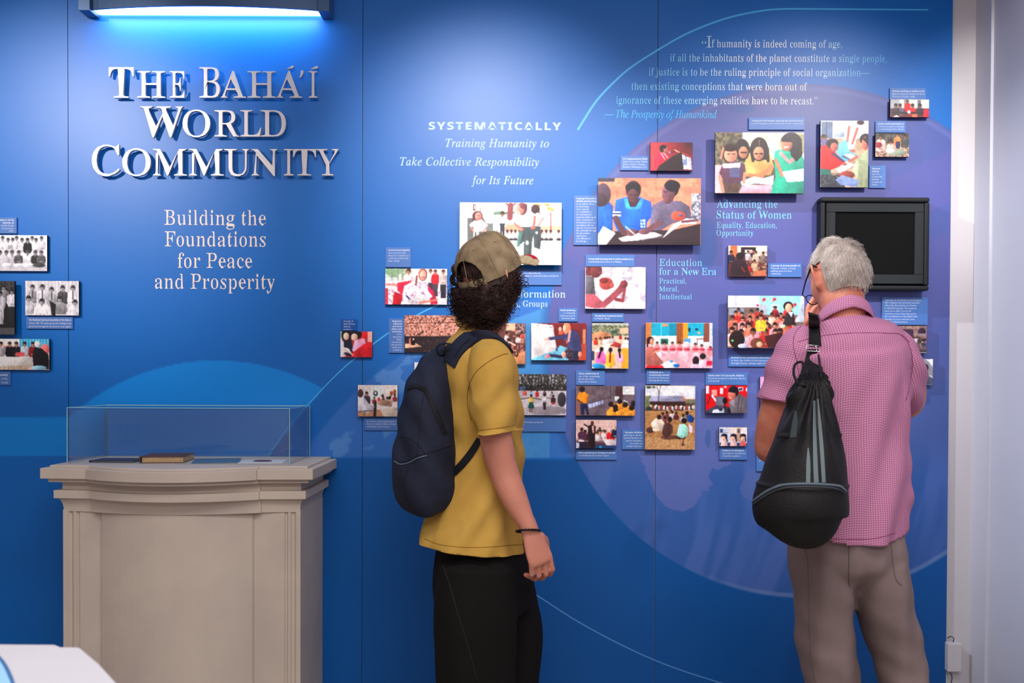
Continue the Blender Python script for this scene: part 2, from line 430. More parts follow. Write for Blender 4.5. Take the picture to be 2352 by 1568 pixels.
def thin(me, target=.62, t0=.055):
    """narrow only the thick upright strokes of a bold serif face"""
    v = np.array([x.co[:2] for x in me.vertices]); cnt = {}
    for p in me.polygons:
        vs = list(p.vertices); c = v[vs].mean(0)
        for a, b_ in zip(vs, vs[1:] + vs[:1]):
            k = (min(a, b_), max(a, b_)); cnt.setdefault(k, []).append(c)
    E = [(k, c[0]) for k, c in cnt.items() if len(c) == 1]
    if not E: return me
    a = np.array([k[0] for k, _ in E]); b_ = np.array([k[1] for k, _ in E]); cc = np.array([c for _, c in E])
    d = v[b_] - v[a]; L = np.hypot(d[:, 0], d[:, 1]) + 1e-9
    n = np.stack([d[:, 1], -d[:, 0]], -1) / L[:, None]
    s = np.sign(((cc - v[a]) * n).sum(1)); n = -n * s[:, None]       # outward
    vn = np.zeros_like(v); np.add.at(vn, a, n * L[:, None]); np.add.at(vn, b_, n * L[:, None])
    ln = np.hypot(vn[:, 0], vn[:, 1]); ids = np.where(ln > 0)[0]; vn[ids] /= ln[ids, None]
    A = v[a]; B = v[b_]
    new = v.copy()
    for i in ids:
        # horizontal thickness from this vertex going inwards
        dx = -np.sign(vn[i, 0]) if abs(vn[i, 0]) > .25 else 0
        if not dx: continue
        y = v[i, 1] + 1e-4 * (1 if vn[i, 1] < 0 else -1)
        m = ((A[:, 1] > y) != (B[:, 1] > y)) & (a != i) & (b_ != i)
        if not m.any(): continue
        xx = A[m, 0] + (B[m, 0] - A[m, 0]) * (y - A[m, 1]) / (B[m, 1] - A[m, 1])
        t = (xx - v[i, 0]) * dx; t = t[t > 1e-4]
        if not len(t): continue
        t = t.min()
        if t < t0 or t > .3: continue
        new[i, 0] += dx * min(t - t0, .22) * (1 - target) * .5 * min(1, abs(vn[i, 0]) * 1.3)
    for i, x in enumerate(me.vertices): x.co.x, x.co.y = new[i]
    return me
CAP = {}
def capheight(style):
    if style not in CAP:
        me = text_mesh('H', style); ys = [x.co.y for x in me.vertices]; CAP[style] = max(ys) - min(ys)
    return CAP[style]
def place_text(s, style, x0, x1, base, cap, Y=-.0008, tgt=None, res=3, spacing=1.0, offset=0.0, anchor=None, maxw=None):
    """text mesh in world space: fits [x0,x1] in frame pixels on the baseline; cap = capital height px"""
    me = text_mesh(s, style, offset, res, spacing)
    if tgt: thin(me, tgt)
    ax = [x.co.x for x in me.vertices]
    if not ax: return me
    a, b_ = min(ax), max(ax)
    p0 = P(x0, base, Y); p1 = P(x1, base, Y); zc = (p0.z + p1.z) / 2
    sz = cap / S(Y) / capheight(style)
    if anchor:                     # natural width, anchored left or right
        sx = sz * .97
        if maxw and (b_ - a) * sx > maxw / S(Y): sx = maxw / S(Y) / (b_ - a)
        ox = p0.x - a * sx if anchor == 'L' else p1.x - b_ * sx
    else:
        sx = (p1.x - p0.x) / (b_ - a); ox = p0.x - a * sx
    for x in me.vertices:
        x.co = Vector((ox + x.co.x * sx, Y, zc + x.co.y * sz))
    me.update(); return me
def wall_text(s, style, x0, x1, base, cap, m, tgt=None, label=None, **k):
    o = link('lettering', place_text(s, style, x0, x1, base, cap, tgt=tgt, **k), m, wall_back)
    if label: o['label'] = label
    return o
T = .6
for s, a, b_, y in (("Building the", 377, 611, 516.6), ("Foundations", 378, 610, 565.7), ("for Peace", 407.5, 579.5, 615), ("and Prosperity", 356, 631.5, 663)):
    wall_text(s, 'serif', a, b_, y, 34, M['cream_ink'], .38, 'cream serif line reading ' + s)
wall_text("SYSTEMATICALLY", 'sansbold', 984.5, 1289, 298, 17, M['ice_ink'], None, 'widely spaced bold pale capitals', spacing=1.22, offset=.012)
for s, a, b_, y in (("Training Humanity to", 1023, 1261, 337.8), ("Take Collective Responsibility", 918.7, 1238, 380.4), ("for Its Future", 1083, 1225, 423)):
    wall_text(s, 'italic', a, b_, y, 18.5, M['ice_ink'], None, 'pale italic line reading ' + s, spacing=1.08, offset=.006)
for s, a, b_, y in (("\u201c", 1612, 1622, 112), ("I", 1623, 1634, 109), ("f humanity is indeed coming of age,", 1634.5, 1933.5, 109),
                    ("if all the inhabitants of the planet constitute a single people,", 1539, 2036.7, 142), ("if justice is to be the ruling principle of social organization\u2014", 1490, 1997, 174.3),
                    ("then existing conceptions that were born out of", 1450, 1853.8, 207), ("ignorance of these emerging realities have to be recast.\u201d", 1415, 1877, 239)):
    wall_text(s, 'serif', a, b_, y, 26 if s == 'I' else 17.5, M['grad_ink'], .40, 'quotation line in pale blue and white serif letters')
wall_text("\u2014 The Prosperity of Humankind", 'italic', 1389, 1646, 270.8, 17.5, M['line_ink'], None, 'cyan italic source line under the quotation', offset=.004)
for s, a, b_, y, c in (("Advancing the", 1646, 1786, 477, 18), ("Status of Women", 1645.6, 1818.6, 502, 18), ("Equality, Education,", 1645.6, 1784, 523.5, 13.5), ("Opportunity", 1645.6, 1730.5, 541.5, 13.5),
                       ("Education", 1514, 1613, 610.5, 16), ("for a New Era", 1514, 1645, 631, 16), ("Practical,", 1514, 1576, 651, 12), ("Moral,", 1514, 1558, 669, 12), ("Intellectual", 1514, 1589, 687, 12)):
    wall_text(s, 'serif', a, b_, y, c, M['cyan_ink'], .40, 'cyan serif lettering reading ' + s)
wall_text("Transformation", 'serif', 1132, 1299, 683, 17, M['ice_ink'], .5, 'pale serif lettering beside the young man')
wall_text("Families, Groups", 'serif', 1124, 1257.5, 704, 14, M['ice_ink'], .5, 'smaller pale serif lettering beside the young man')
# ------------------------------------------------------------------ raised metal title
title = empty('title_sign', P(494, 300, 0), 'raised silver metal capitals spelling out the exhibit title under the lamp', 'sign')
def metal_letter(ch, x0, x1, base, top):
    th = .014; Yf = -.026
    me = place_text(ch, 'serif', x0, x1, base, base - top, Y=Yf, tgt=.36 if ch in 'TBWC' and base - top > 66 else .42, res=5)
    bm_ = bmesh.new(); bm_.from_mesh(me)
    bmesh.ops.remove_doubles(bm_, verts=bm_.verts, dist=1e-6)
    r = bmesh.ops.extrude_face_region(bm_, geom=bm_.faces[:])
    for v in r['geom']:
        if isinstance(v, bmesh.types.BMVert): v.co.y += th
    bmesh.ops.recalc_face_normals(bm_, faces=bm_.faces); bm_.to_mesh(me); bm_.free()
    o = link('letter', me, M['metal_letter'], title)
    return o
for ch, a, b_ in (('T', 250, 307), ('H', 315, 379), ('E', 390, 424), ('B', 458, 505), ('A', 506, 564.5), ('H', 568.5, 633), ('A', 634, 694), ('I', 709, 729)):
    metal_letter(ch, a, b_, 224.2, 155 if ch in 'TB' else 164)
for ch, a, b_ in (('W', 321, 421), ('O', 419.5, 482.5), ('R', 492.5, 551), ('L', 552, 600), ('D', 598, 656.5)):
    metal_letter(ch, a, b_, 313.5, 245 if ch == 'W' else 253.5)
for ch, a, b_ in (('C', 211, 275), ('O', 281, 346), ('M', 350, 429), ('M', 433, 514), ('U', 515, 573), ('N', 576, 639), ('I', 652, 674), ('T', 673, 725.5), ('Y', 726, 779)):
    metal_letter(ch, a, b_, 402.8, 334 if ch == 'C' else 342.5)
def accent(pts):
    Yf = -.026; q = [P(u, v, Yf) for u, v in pts]; n = len(q)
    V = q + [p + Vector((0, .014, 0)) for p in q]
    Fc = [tuple(range(n)), tuple(range(2 * n - 1, n - 1, -1))] + [(i, n + i, n + (i + 1) % n, (i + 1) % n) for i in range(n)]
    me = pyd(V, Fc); link('accent', me, M['metal_letter'], title)
accent([(659, 158), (672, 150), (675, 152.5), (673, 156), (659, 158.8)])
accent([(714, 158.5), (726, 151.5), (731, 153), (729, 157), (714, 159.2)])
accent([(691, 161), (697, 162), (696.5, 168), (693, 175), (687, 180), (690, 172)])
# ------------------------------------------------------------------ picture lamp above the title
lamp = empty('picture_lamp', P(475, 20, -.1), 'long curved metal picture lamp glowing above the raised title', 'lamp')
zl = P(475, 41, 0).z                        # lower edge against the wall
xa, xb = P(213, 30, 0).x, P(757, 34, 0).x
N = 24
def bow(k): 
    t = k / N; return xa + .02 + (xb - xa - .04) * t, -.066 - .045 * math.sin(PI * t) ** .8
front = [bow(k) for k in range(N + 1)]
zb = zl + .004
hs = MB()
pts = [(xa, 0.0)] + [(xa, -.055)] + front + [(xb, -.055)] + [(xb, 0.0)]
inner = [(xa + .014, 0.0)] + [(xa + .014, -.050)] + [(x, y + .010) for x, y in front] + [(xb - .014, -.050)] + [(xb - .014, 0.0)]
for i in range(len(pts) - 1):
    (x0, y0), (x1, y1), (x2, y2), (x3, y3) = pts[i], pts[i + 1], inner[i + 1], inner[i]
    hs.add([(x0, y0, zb), (x1, y1, zb), (x2, y2, zb), (x3, y3, zb), (x0, y0, zb + .16), (x1, y1, zb + .16), (x2, y2, zb + .16), (x3, y3, zb + .16)],
           [(0, 3, 2, 1), (4, 5, 6, 7), (0, 1, 5, 4), (1, 2, 6, 5), (2, 3, 7, 6), (3, 0, 4, 7)])
link('housing', hs.mesh(), M['lamp_metal'], lamp)
for s, xx in ((1, xa - .015), (-1, xb + .015)):
    x0, x1 = (xx, xx + .04 * s) if s > 0 else (xx - .04, xx)
    link('end_bracket', MB().box(x0, x1, -.085, -.001, zb - .008, zb + .19).mesh(), M['lamp_metal'], lamp)
me_ = bpy.data.materials.new('lamp_glass'); me_.use_nodes = True; bs = me_.node_tree.nodes['Principled BSDF']
bs.inputs['Emission Color'].default_value = (.62, .88, 1, 1); bs.inputs['Emission Strength'].default_value = 5.0; bs.inputs['Base Color'].default_value = (.8, .9, 1, 1)
dv = [(x, y + .010, zb + .004) for x, y in front]; n = len(dv)
V = dv + [(x, -.004, zb + .004) for x, y in front] + [(x, y, z + .006) for x, y, z in dv] + [(x, -.004, zb + .010) for x, y in front]
Fc = [(i, i + 1, n + i + 1, n + i) for i in range(n - 1)] + [(2 * n + i, 3 * n + i, 3 * n + i + 1, 2 * n + i + 1) for i in range(n - 1)]
link('diffuser', pyd(V, Fc), me_, lamp)
ll = light('AREA', ((xa + xb) / 2, -.06, zb - .004), ((xa + xb) / 2, -.03, 0), 2.8, (.42, .68, 1), xb - xa - .1, .07)
# ------------------------------------------------------------------ photographs: flat prints on boards
SK = [(92, 58, 44), (150, 100, 76), (205, 150, 120), (232, 184, 160)]
class Pic:
    """paints a small flat print; coordinates are those of a magnified crop (ox, oy, f)"""
    def __init__(s, x0, y0, x1, y1, bg, ox=0, oy=0, f=1.0, cell=1.0):
        s.r = (x0, y0, x1, y1); nx = max(8, int((x1 - x0) / cell)); ny = max(8, int((y1 - y0) / cell))
        s.nx, s.ny = nx, ny
        U, V = np.meshgrid(np.linspace(x0, x1, nx), np.linspace(y0, y1, ny))
        s.U = (U - ox) * f; s.V = (V - oy) * f; s.px = f * cell * .5; s.ox, s.oy, s.f = ox, oy, f
        s.c = np.zeros((ny, nx, 3)); s.c[:] = bg
        s.rng = random.Random(int(x0 * 7 + y0))
    def mix(s, m, col):
        m = np.clip(m, 0, 1)[..., None]; s.c = s.c * (1 - m) + np.array(col, float) * m; return s
    def ell(s, cx, cy, rx, ry, col, rot=0, a=1):
        sl = s.U - cx; sv = s.V - cy; r = math.radians(rot)
        x = sl * math.cos(r) + sv * math.sin(r); y = -sl * math.sin(r) + sv * math.cos(r)
        d = (np.hypot(x / rx, y / ry) - 1) * min(rx, ry)
        sh = 1 - np.clip(.20 * x / rx + .13 * y / ry, -.3, .3)
        return s.mixs(sst(s.px, -s.px, d) * a, col, sh)
    def mixs(s, m, col, sh):
        m = np.clip(m, 0, 1)[..., None]; s.c = s.c * (1 - m) + np.array(col, float) * sh[..., None] * m; return s
    def poly(s, pts, col, a=1):
        q = np.array(pts, float); lo, hi = q.min(0), q.max(0); w, h = np.maximum(hi - lo, 1); s.pk = getattr(s, 'pk', 0) + 1
        n = fbm(s.U / (w * .28) + s.pk, s.V / (h * .5) + s.pk * 3, s.pk, 2) - .5
        sh = 1 - .22 * (s.U - (lo[0] + hi[0]) / 2) / w - .16 * (s.V - (lo[1] + hi[1]) / 2) / h + .42 * n
        return s.mixs(inpoly(s.U, s.V, pts) * a, col, np.clip(sh, .6, 1.35))
    def rect(s, x0, y0, x1, y1, col, a=1): return s.mix(((s.U >= x0) & (s.U <= x1) & (s.V >= y0) & (s.V <= y1)) * a, col)
    def line(s, x0, y0, x1, y1, w, col, a=1):
        d = np.array([x1 - x0, y1 - y0], float); L = max(1e-6, (d ** 2).sum())
        t = np.clip(((s.U - x0) * d[0] + (s.V - y0) * d[1]) / L, 0, 1)
        dist = np.hypot(s.U - x0 - t * d[0], s.V - y0 - t * d[1])
        return s.mix(sst(w / 2 + s.px, w / 2 - s.px, dist) * a, col)
    def speck(s, x0, y0, x1, y1, sc_, c1, c2, seed=1, th=.5, soft=.1, a=1):
        n = fbm(s.U / sc_, s.V / sc_, seed, 3); m = (s.U >= x0) & (s.U <= x1) & (s.V >= y0) & (s.V <= y1)
        s.mix(m * a, c1) if c1 is not None else None
        return s.mix(m * sst(th - soft, th + soft, n) * a, c2)
    def person(s, x, y, h, shirt, skin=None, hair=(28, 20, 20), pants=None, sit=False, w=1.0, face=True):
        """x: middle, y: top of the head, h: head height"""
        skin = skin or SK[1]
        bw = h * .95 * w
        bot = y + h * (2.9 if sit else 3.4)
        if pants: s.poly([(x - bw * .7, bot - h * .4), (x + bw * .7, bot - h * .4), (x + bw * .6, bot + h * 3), (x - bw * .6, bot + h * 3)], pants)
        s.poly([(x - bw * .35, y + h * .95), (x + bw * .35, y + h * .95), (x + bw * .95, y + h * 1.35), (x + bw * 1.05, bot - h * .6), (x + bw * .75, bot), (x - bw * .75, bot), (x - bw * 1.05, bot - h * .6), (x - bw * .95, y + h * 1.35)], shirt)
        s.line(x, y + h * .8, x, y + h * 1.12, h * .35, skin)
        s.ell(x, y + h * .45, h * .43, h * .5, hair)
        dk = tuple(c * .72 for c in shirt)
        s.line(x - bw * .55, y + h * 1.5, x - bw * .75, bot - h * .3, h * .12, dk, .7); s.line(x + bw * .6, y + h * 1.5, x + bw * .78, bot - h * .3, h * .14, dk, .8); s.line(x + bw * .1, y + h * 1.3, x - bw * .05, bot - h * .2, h * .07, dk, .5)
        if s.rng.random() < .6: s.ell(x - bw * .2, bot - h * .5, h * .22, h * .13, skin); s.ell(x + bw * .25, bot - h * .45, h * .22, h * .13, skin)
        if face:
            s.ell(x, y + h * .58, h * .31, h * .39, skin); s.ell(x, y + h * .25, h * .36, h * .22, hair)
            for e_ in (-.13, .13): s.ell(x + h * e_, y + h * .56, h * .055, h * .035, tuple(c * .35 for c in skin))
            s.line(x, y + h * .6, x + h * .03, y + h * .72, h * .05, tuple(c * .75 for c in skin)); s.line(x - h * .09, y + h * .82, x + h * .09, y + h * .82, h * .05, (130, 60, 55))
        return s
    def crowd(s, x0, y0, x1, y1, n, h, shirts, skins=None, hair=(30, 22, 22), face=True, sit=True):
        pts = sorted([(s.rng.uniform(y0, y1), s.rng.uniform(x0, x1)) for _ in range(n)])
        for y, x in pts: s.person(x, y, h * s.rng.uniform(.85, 1.15), s.rng.choice(shirts), s.rng.choice(skins or SK[:3]), hair, None, sit, face=face)
        return s
PHOTOS = []
def photo(pic, label, off=.02, thick=.012, group=True):
    """board with its printed picture; off = distance of the printed face from the wall"""
    x0, y0, x1, y1 = pic.r; Y = -off
    a = P(x0, y0, Y); b_ = P(x1, y0, Y); c_ = P(x0, y1, Y)
    X0, X1, Z1, Z0 = a.x, b_.x, (a.z + b_.z) / 2, (c_.z + P(x1, y1, Y).z) / 2
    mb = MB().box(X0, X1, Y + .0006, Y + thick, Z0, Z1)
    if thick < off - .002:   # stand-off block behind the board
        mb.box(X0 + .012, X1 - .012, Y + thick, -.0004, Z0 + .012, Z1 - .012)
    o = link('photo_board', mb.mesh(), M['board_edge'])
    tag(o, label, 'photograph', 'photographs mounted on the blue wall')
    # photographic mottling and contrast of the print itself
    m1 = fbm(pic.U / pic.f / 7., pic.V / pic.f / 7., int(x0), 3); m2 = fbm(pic.U / pic.f / 2.2, pic.V / pic.f / 2.2, int(y0), 2)
    c = (pic.c - 128) * 1.14 + 128; c = c * (1 + .16 * (m1 - .5) + .26 * (m2 - .5))[..., None]
    k = np.pad(c, ((1, 1), (1, 1), (0, 0)), 'edge'); k = (k[:-2] + 2 * k[1:-1] + k[2:]) / 4; c = (k[:, :-2] + 2 * k[:, 1:-1] + k[:, 2:]) / 4
    me = gridmesh(X0, X1, Z0, Z1, Y, pic.nx, pic.ny, s2l(np.clip(c, 4, 252) / 255.))
    me.materials.append(M['print']); link('printed_picture', me, None, o); return o
def grey(p):
    l = (p.c * np.array([.3, .59, .11])).sum(-1, keepdims=True); p.c = l * np.array([1.0, .985, 1.02]); return p
ZL = dict(ox=0, oy=460, f=3.357); ZA = dict(ox=760, oy=560, f=3.92); ZH = dict(ox=760, oy=260, f=3.92); ZB = dict(ox=1300, oy=0, f=2.6133)
ZC_ = dict(ox=1280, oy=560, f=3.92); ZD = dict(ox=1280, oy=820, f=4.9); ZE = dict(ox=1180, oy=640, f=6.03); ZG = dict(ox=1680, oy=520, f=3.92)
W_, G1, K_ = (245, 240, 240), (150, 150, 155), (30, 28, 34)
# --- left edge, black-and-white and colour
p = Pic(-40, 540, 108, 622, (236, 234, 236), **ZL); p.rect(-200, 480, 400, 560, (200, 198, 202)); p.speck(-200, 265, 400, 330, 30, None, (255, 255, 255), 3)
for x in (20, 62, 98, 128, 170, 248, 278, 320): p.person(x, 275 + (x * 7) % 28, 32, (225, 222, 225) if x != 212 else K_, (150, 140, 138), (60, 58, 60), None)
p.person(212, 290, 34, K_, (170, 160, 158)); p.rect(60, 345, 100, 375, (170, 168, 172))
for x, c in ((0, W_), (48, (215, 212, 215)), (92, (190, 188, 190)), (143, (90, 88, 92)), (212, W_), (272, (50, 48, 54)), (318, (96, 94, 98))): p.person(x, 385, 36, c, (160, 150, 148), (70, 66, 68), None, True)
for x in (60, 150, 220, 300): p.ell(x, 500, 48, 16, (225, 222, 226) if x < 250 else (70, 68, 74))
photo(grey(p), 'black-and-white photograph of a standing and seated group in front of curtains, at the left edge', .016)
p = Pic(-50, 645, 33, 768, (38, 40, 46), **ZL); p.speck(-200, 620, 200, 720, 12, None, (70, 74, 80), 4); p.rect(-200, 980, 200, 1040, (88, 88, 92))
for x, y, c in ((-30, 670, (200, 198, 200)), (-80, 690, (120, 118, 122)), (30, 652, (130, 132, 138)), (92, 682, (215, 212, 214)), (2, 700, (205, 202, 205))): p.person(x, y, 40, c, (150, 142, 140), (34, 32, 36), (190, 190, 194) if x < 20 else (44, 44, 50))
photo(grey(p), 'dark upright black-and-white photograph of people standing, at the left edge', .034, .012)
p = Pic(58, 645, 181, 724, (205, 198, 208), **ZL)
for x in range(200, 610, 26): p.rect(x, 615, x + 9, 900, (232, 226, 236), .8)
for x, y, h, c in ((250, 650, 42, (165, 160, 168)), (326, 648, 46, (225, 222, 226)), (398, 668, 42, (176, 172, 178)), (483, 655, 44, (92, 88, 98)), (562, 655, 44, (232, 228, 232))): p.person(x, y, h, c, (180, 172, 170), (58, 54, 60), None); p.line(x, y + h * 1.1, x, y + h * 2.4, 7, (60, 56, 64))
for x, y, h, c in ((220, 735, 48, (200, 196, 204)), (322, 757, 50, (245, 242, 246)), (460, 738, 48, (150, 146, 156)), (578, 765, 46, (215, 212, 218))): p.person(x, y, h, c, (186, 178, 176), (50, 46, 52), None, True, 1.25)
p.poly([(380, 770), (430, 800), (425, 890), (400, 890)], (40, 36, 44))
photo(grey(p), 'black-and-white photograph of nine people in suits, crossing the first panel seam', .016)
p = Pic(-40, 778, 113, 849, (225, 190, 190), **ZL)
for x in range(150, 385, 22): p.rect(x, 1060, x + 12, 1140, (60, 160, 205)); p.rect(x + 12, 1060, x + 22, 1140, (120, 200, 230))
p.rect(-200, 1065, 150, 1120, (230, 228, 226)); p.ell(345, 1150, 36, 44, (232, 120, 120)); p.rect(-200, 1125, 60, 1200, (215, 130, 120))
p.ell(80, 1245, 170, 82, (238, 226, 214)); p.ell(60, 1232, 175, 60, (250, 244, 240)); p.speck(0, 1275, 250, 1310, 9, None, (190, 160, 130), 8)
for x, c in ((8, (180, 180, 190)), (74, K_), (126, (35, 38, 48)), (190, (200, 205, 218)), (252, (130, 40, 45))): p.person(x, 1090, 34, c, SK[2], (40, 30, 30), None)
p.rect(120, 1170, 190, 1202, (225, 95, 100)); p.ell(288, 1108, 22, 24, (238, 224, 224)); p.poly([(270, 1130), (320, 1140), (375, 1190), (378, 1300), (260, 1300), (250, 1200)], (28, 28, 34)); p.ell(300, 1290, 60, 18, (150, 200, 225))
photo(p, 'colour photograph of people around a big white conference table, at the left edge', .018)
# --- middle
p = Pic(885, 617, 1027, 699, (240, 236, 240), **ZA)
p.rect(490, 222, 760, 340, (214, 226, 222)); p.speck(490, 222, 680, 300, 26, None, (140, 180, 140), 5, .45)
for x in (545, 600, 640): p.rect(x, 222, x + 12, 330, (150, 130, 110), .6)
for x, y, h, c, pc in ((700, 222, 50, W_, None), (898, 226, 36, W_, (60, 60, 70)), (940, 230, 38, (215, 30, 50), (80, 70, 80)), (1012, 230, 40, (200, 190, 190), (40, 40, 50))): p.person(x, y, h, c, SK[2], (90, 50, 40), pc)
p.line(500, 365, 600, 372, 20, (235, 150, 140)); p.poly([(600, 350), (720, 330), (760, 380), (660, 470), (600, 420)], (220, 40, 70))
p.poly([(660, 380), (740, 335), (870, 360), (900, 440), (880, 545), (630, 545)], (250, 246, 250)); p.poly([(870, 365), (930, 430), (965, 540), (900, 545), (880, 450)], (205, 35, 75)); p.poly([(570, 430), (650, 460), (630, 545), (555, 545)], (215, 25, 45))
p.speck(490, 345, 1048, 545, 16, None, (120, 30, 120), 9, .66, .05, .5); p.ell(828, 275, 40, 58, (170, 100, 80)); p.ell(830, 282, 29, 44, (240, 180, 168)); p.line(812, 300, 846, 300, 5, (200, 60, 70)); p.line(775, 290, 765, 370, 16, (150, 80, 70))
p.poly([(868, 415), (918, 470), (885, 498), (838, 440)], (236, 238, 246)); p.line(680, 465, 705, 492, 12, (40, 60, 120)); p.line(800, 530, 960, 500, 16, (225, 130, 110)); p.rect(490, 400, 515, 545, (220, 60, 80))
photo(p, 'bright photograph of a smiling girl in a red and white folk dress with open arms', .018)
p = Pic(929, 724, 1070, 809, (46, 30, 36), **ZA); p.speck(660, 640, 1250, 830, 7, (190, 120, 104), (248, 190, 170), 3, .5, .1)
p.speck(660, 640, 1250, 830, 10, None, (80, 40, 40), 14, .62, .04, .8)
for a_ in ((800, 700, 830, 660), (1010, 700, 1040, 650), (790, 820, 830, 780)): p.line(*a_, 9, (60, 34, 38))
p.line(660, 715, 1250, 705, 6, (90, 50, 50)); p.mix(sst(820, 870, p.V + (p.U - 900) * .1), (52, 38, 44)); p.speck(660, 860, 1250, 990, 14, None, (84, 62, 66), 7, .6)
p.poly([(670, 900), (770, 895), (820, 925), (670, 940)], (230, 180, 150)); p.line(712, 852, 712, 900, 14, (230, 120, 110)); p.rect(722, 865, 760, 912, (20, 14, 18)); p.rect(735, 852, 752, 868, (240, 200, 180))
photo(p, 'photograph of a vast seated audience in an arena with a tiny lit stage', .016)
p = Pic(782, 761, 855, 820, (190, 60, 70), **ZA); p.rect(85, 787, 120, 860, (190, 220, 180)); p.poly([(85, 850), (130, 900), (130, 1018), (85, 1018)], (235, 230, 232))
p.ell(140, 820, 46, 58, (26, 18, 24)); p.ell(138, 832, 26, 34, (245, 200, 182)); p.poly([(115, 870), (185, 860), (200, 960), (180, 1018), (120, 990)], (34, 36, 60))
p.ell(228, 815, 52, 40, (26, 18, 24)); p.ell(212, 838, 30, 32, (245, 196, 176)); p.poly([(215, 870), (300, 845), (320, 930), (230, 985), (190, 960)], (250, 170, 200)); p.ell(305, 825, 26, 28, (235, 25, 40)); p.poly([(300, 900), (375, 880), (375, 1018), (190, 1018), (200, 975)], (228, 30, 48)); p.rect(330, 787, 375, 880, (240, 170, 160))
p.poly([(95, 925), (160, 940), (190, 985), (120, 975)], (250, 236, 240)); p.line(120, 950, 200, 1000, 12, (245, 190, 170))
photo(p, 'small photograph of two women in pink and red reading, crossing the second panel seam', .018)
p = Pic(822, 884, 913, 956, (226, 214, 212), **ZA); p.rect(365, 1280, 480, 1400, (238, 238, 240)); 
for x in (385, 415, 445, 470): p.rect(x, 1280, x + 7, 1400, (205, 212, 218))
p.speck(500, 1270, 600, 1400, 40, None, (238, 226, 220), 2); p.ell(545, 1345, 14, 22, (170, 80, 50)); p.ell(574, 1330, 14, 22, (160, 90, 50)); p.rect(242, 1490, 602, 1560, (190, 140, 110))
p.ell(402, 1345, 20, 24, (40, 40, 44)); p.ell(402, 1343, 11, 14, (210, 214, 218))
p.crowd(330, 1350, 590, 1400, 8, 24, [(200, 60, 60), (220, 215, 215), (60, 60, 80), (150, 60, 70)]); p.person(322, 1330, 34, (70, 60, 80), SK[2]); p.ell(512, 1430, 44, 32, (206, 180, 156)); p.rect(425, 1385, 445, 1415, (220, 40, 50)); p.ell(480, 1430, 60, 26, (170, 130, 110))
p.poly([(440, 1490), (600, 1470), (600, 1560), (480, 1560)], (214, 196, 184)); p.line(400, 1430, 395, 1550, 26, (50, 40, 52)); p.poly([(245, 1365), (290, 1370), (350, 1450), (400, 1460), (330, 1530), (245, 1500)], (214, 208, 222)); p.ell(266, 1345, 26, 38, (84, 60, 66)); p.line(250, 1510, 370, 1500, 10, (120, 100, 100)); p.line(300, 1540, 310, 1500, 6, (90, 70, 60))
photo(p, 'photograph of a living-room gathering with guitars on the wall and one person seated at left', .022)
p = Pic(952, 832, 1052, 888, (235, 232, 236), **ZA); p.speck(800, 1070, 1200, 1140, 14, None, (190, 190, 170), 2, .55); p.person(775, 1118, 26, (60, 70, 110), SK[2]); p.crowd(830, 1080, 1100, 1150, 5, 34, [(60, 60, 90), (220, 120, 110), W_])
photo(p, 'small photograph mostly hidden behind the dark blue backpack', .016)
# big school photograph
p = Pic(1056, 465, 1290, 608, (250, 248, 250), **ZH)
p.rect(1160, 800, 1230, 1190, (248, 244, 246))
for x in (1168, 1182, 1196, 1210): p.rect(x, 940, x + 4, 1170, (220, 205, 210))
p.rect(1230, 830, 1460, 1120, (243, 232, 232)); p.rect(1282, 822, 1304, 875, (90, 60, 60)); p.rect(1288, 830, 1300, 865, (230, 220, 210)); p.rect(1340, 850, 1352, 890, (200, 160, 150)); p.rect(1230, 945, 1285, 1170, (112, 116, 116))
p.rect(1465, 870, 1560, 1000, (220, 236, 240)); p.poly([(1465, 890), (1520, 880), (1560, 890), (1700, 880), (1700, 905), (1465, 915)], (110, 140, 120))
p.line(1612, 940, 1618, 830, 50, (148, 72, 78)); p.line(1618, 850, 1580, 812, 14, (148, 72, 78)); p.line(1618, 850, 1660, 810, 14, (150, 76, 80)); p.rect(1590, 900, 1640, 945, (150, 74, 80))
p.rect(1560, 1000, 1700, 1060, (240, 170, 140)); p.rect(1890, 1010, 2080, 1060, (244, 184, 158)); p.speck(1960, 805, 2080, 960, 30, None, (250, 220, 200), 6, .55)
for x, y in ((1870, 825), (1945, 820), (1965, 855), (1990, 865)): p.ell(x, y, 22, 13, (250, 170, 80), 20)
p.rect(1978, 890, 1987, 1060, (200, 60, 60)); p.rect(1988, 905, 1994, 1060, (90, 150, 180))
for x in (1590, 1626, 1662, 1700, 1900, 1940, 1980, 2052): p.person(x, 1048, 30, (250, 250, 252), SK[1], (60, 30, 34), None, True); p.ell(x, 1135, 24, 11, (52, 56, 66))
p.person(1545, 882, 42, (250, 244, 236), SK[1], (60, 34, 38)); p.poly([(1522, 990), (1566, 990), (1564, 1118), (1548, 1118), (1544, 1030), (1538, 1118), (1526, 1118)], (52, 58, 74))
p.rect(1400, 990, 1462, 1130, (120, 130, 128)); p.ell(1435, 945, 36, 50, (248, 248, 252))
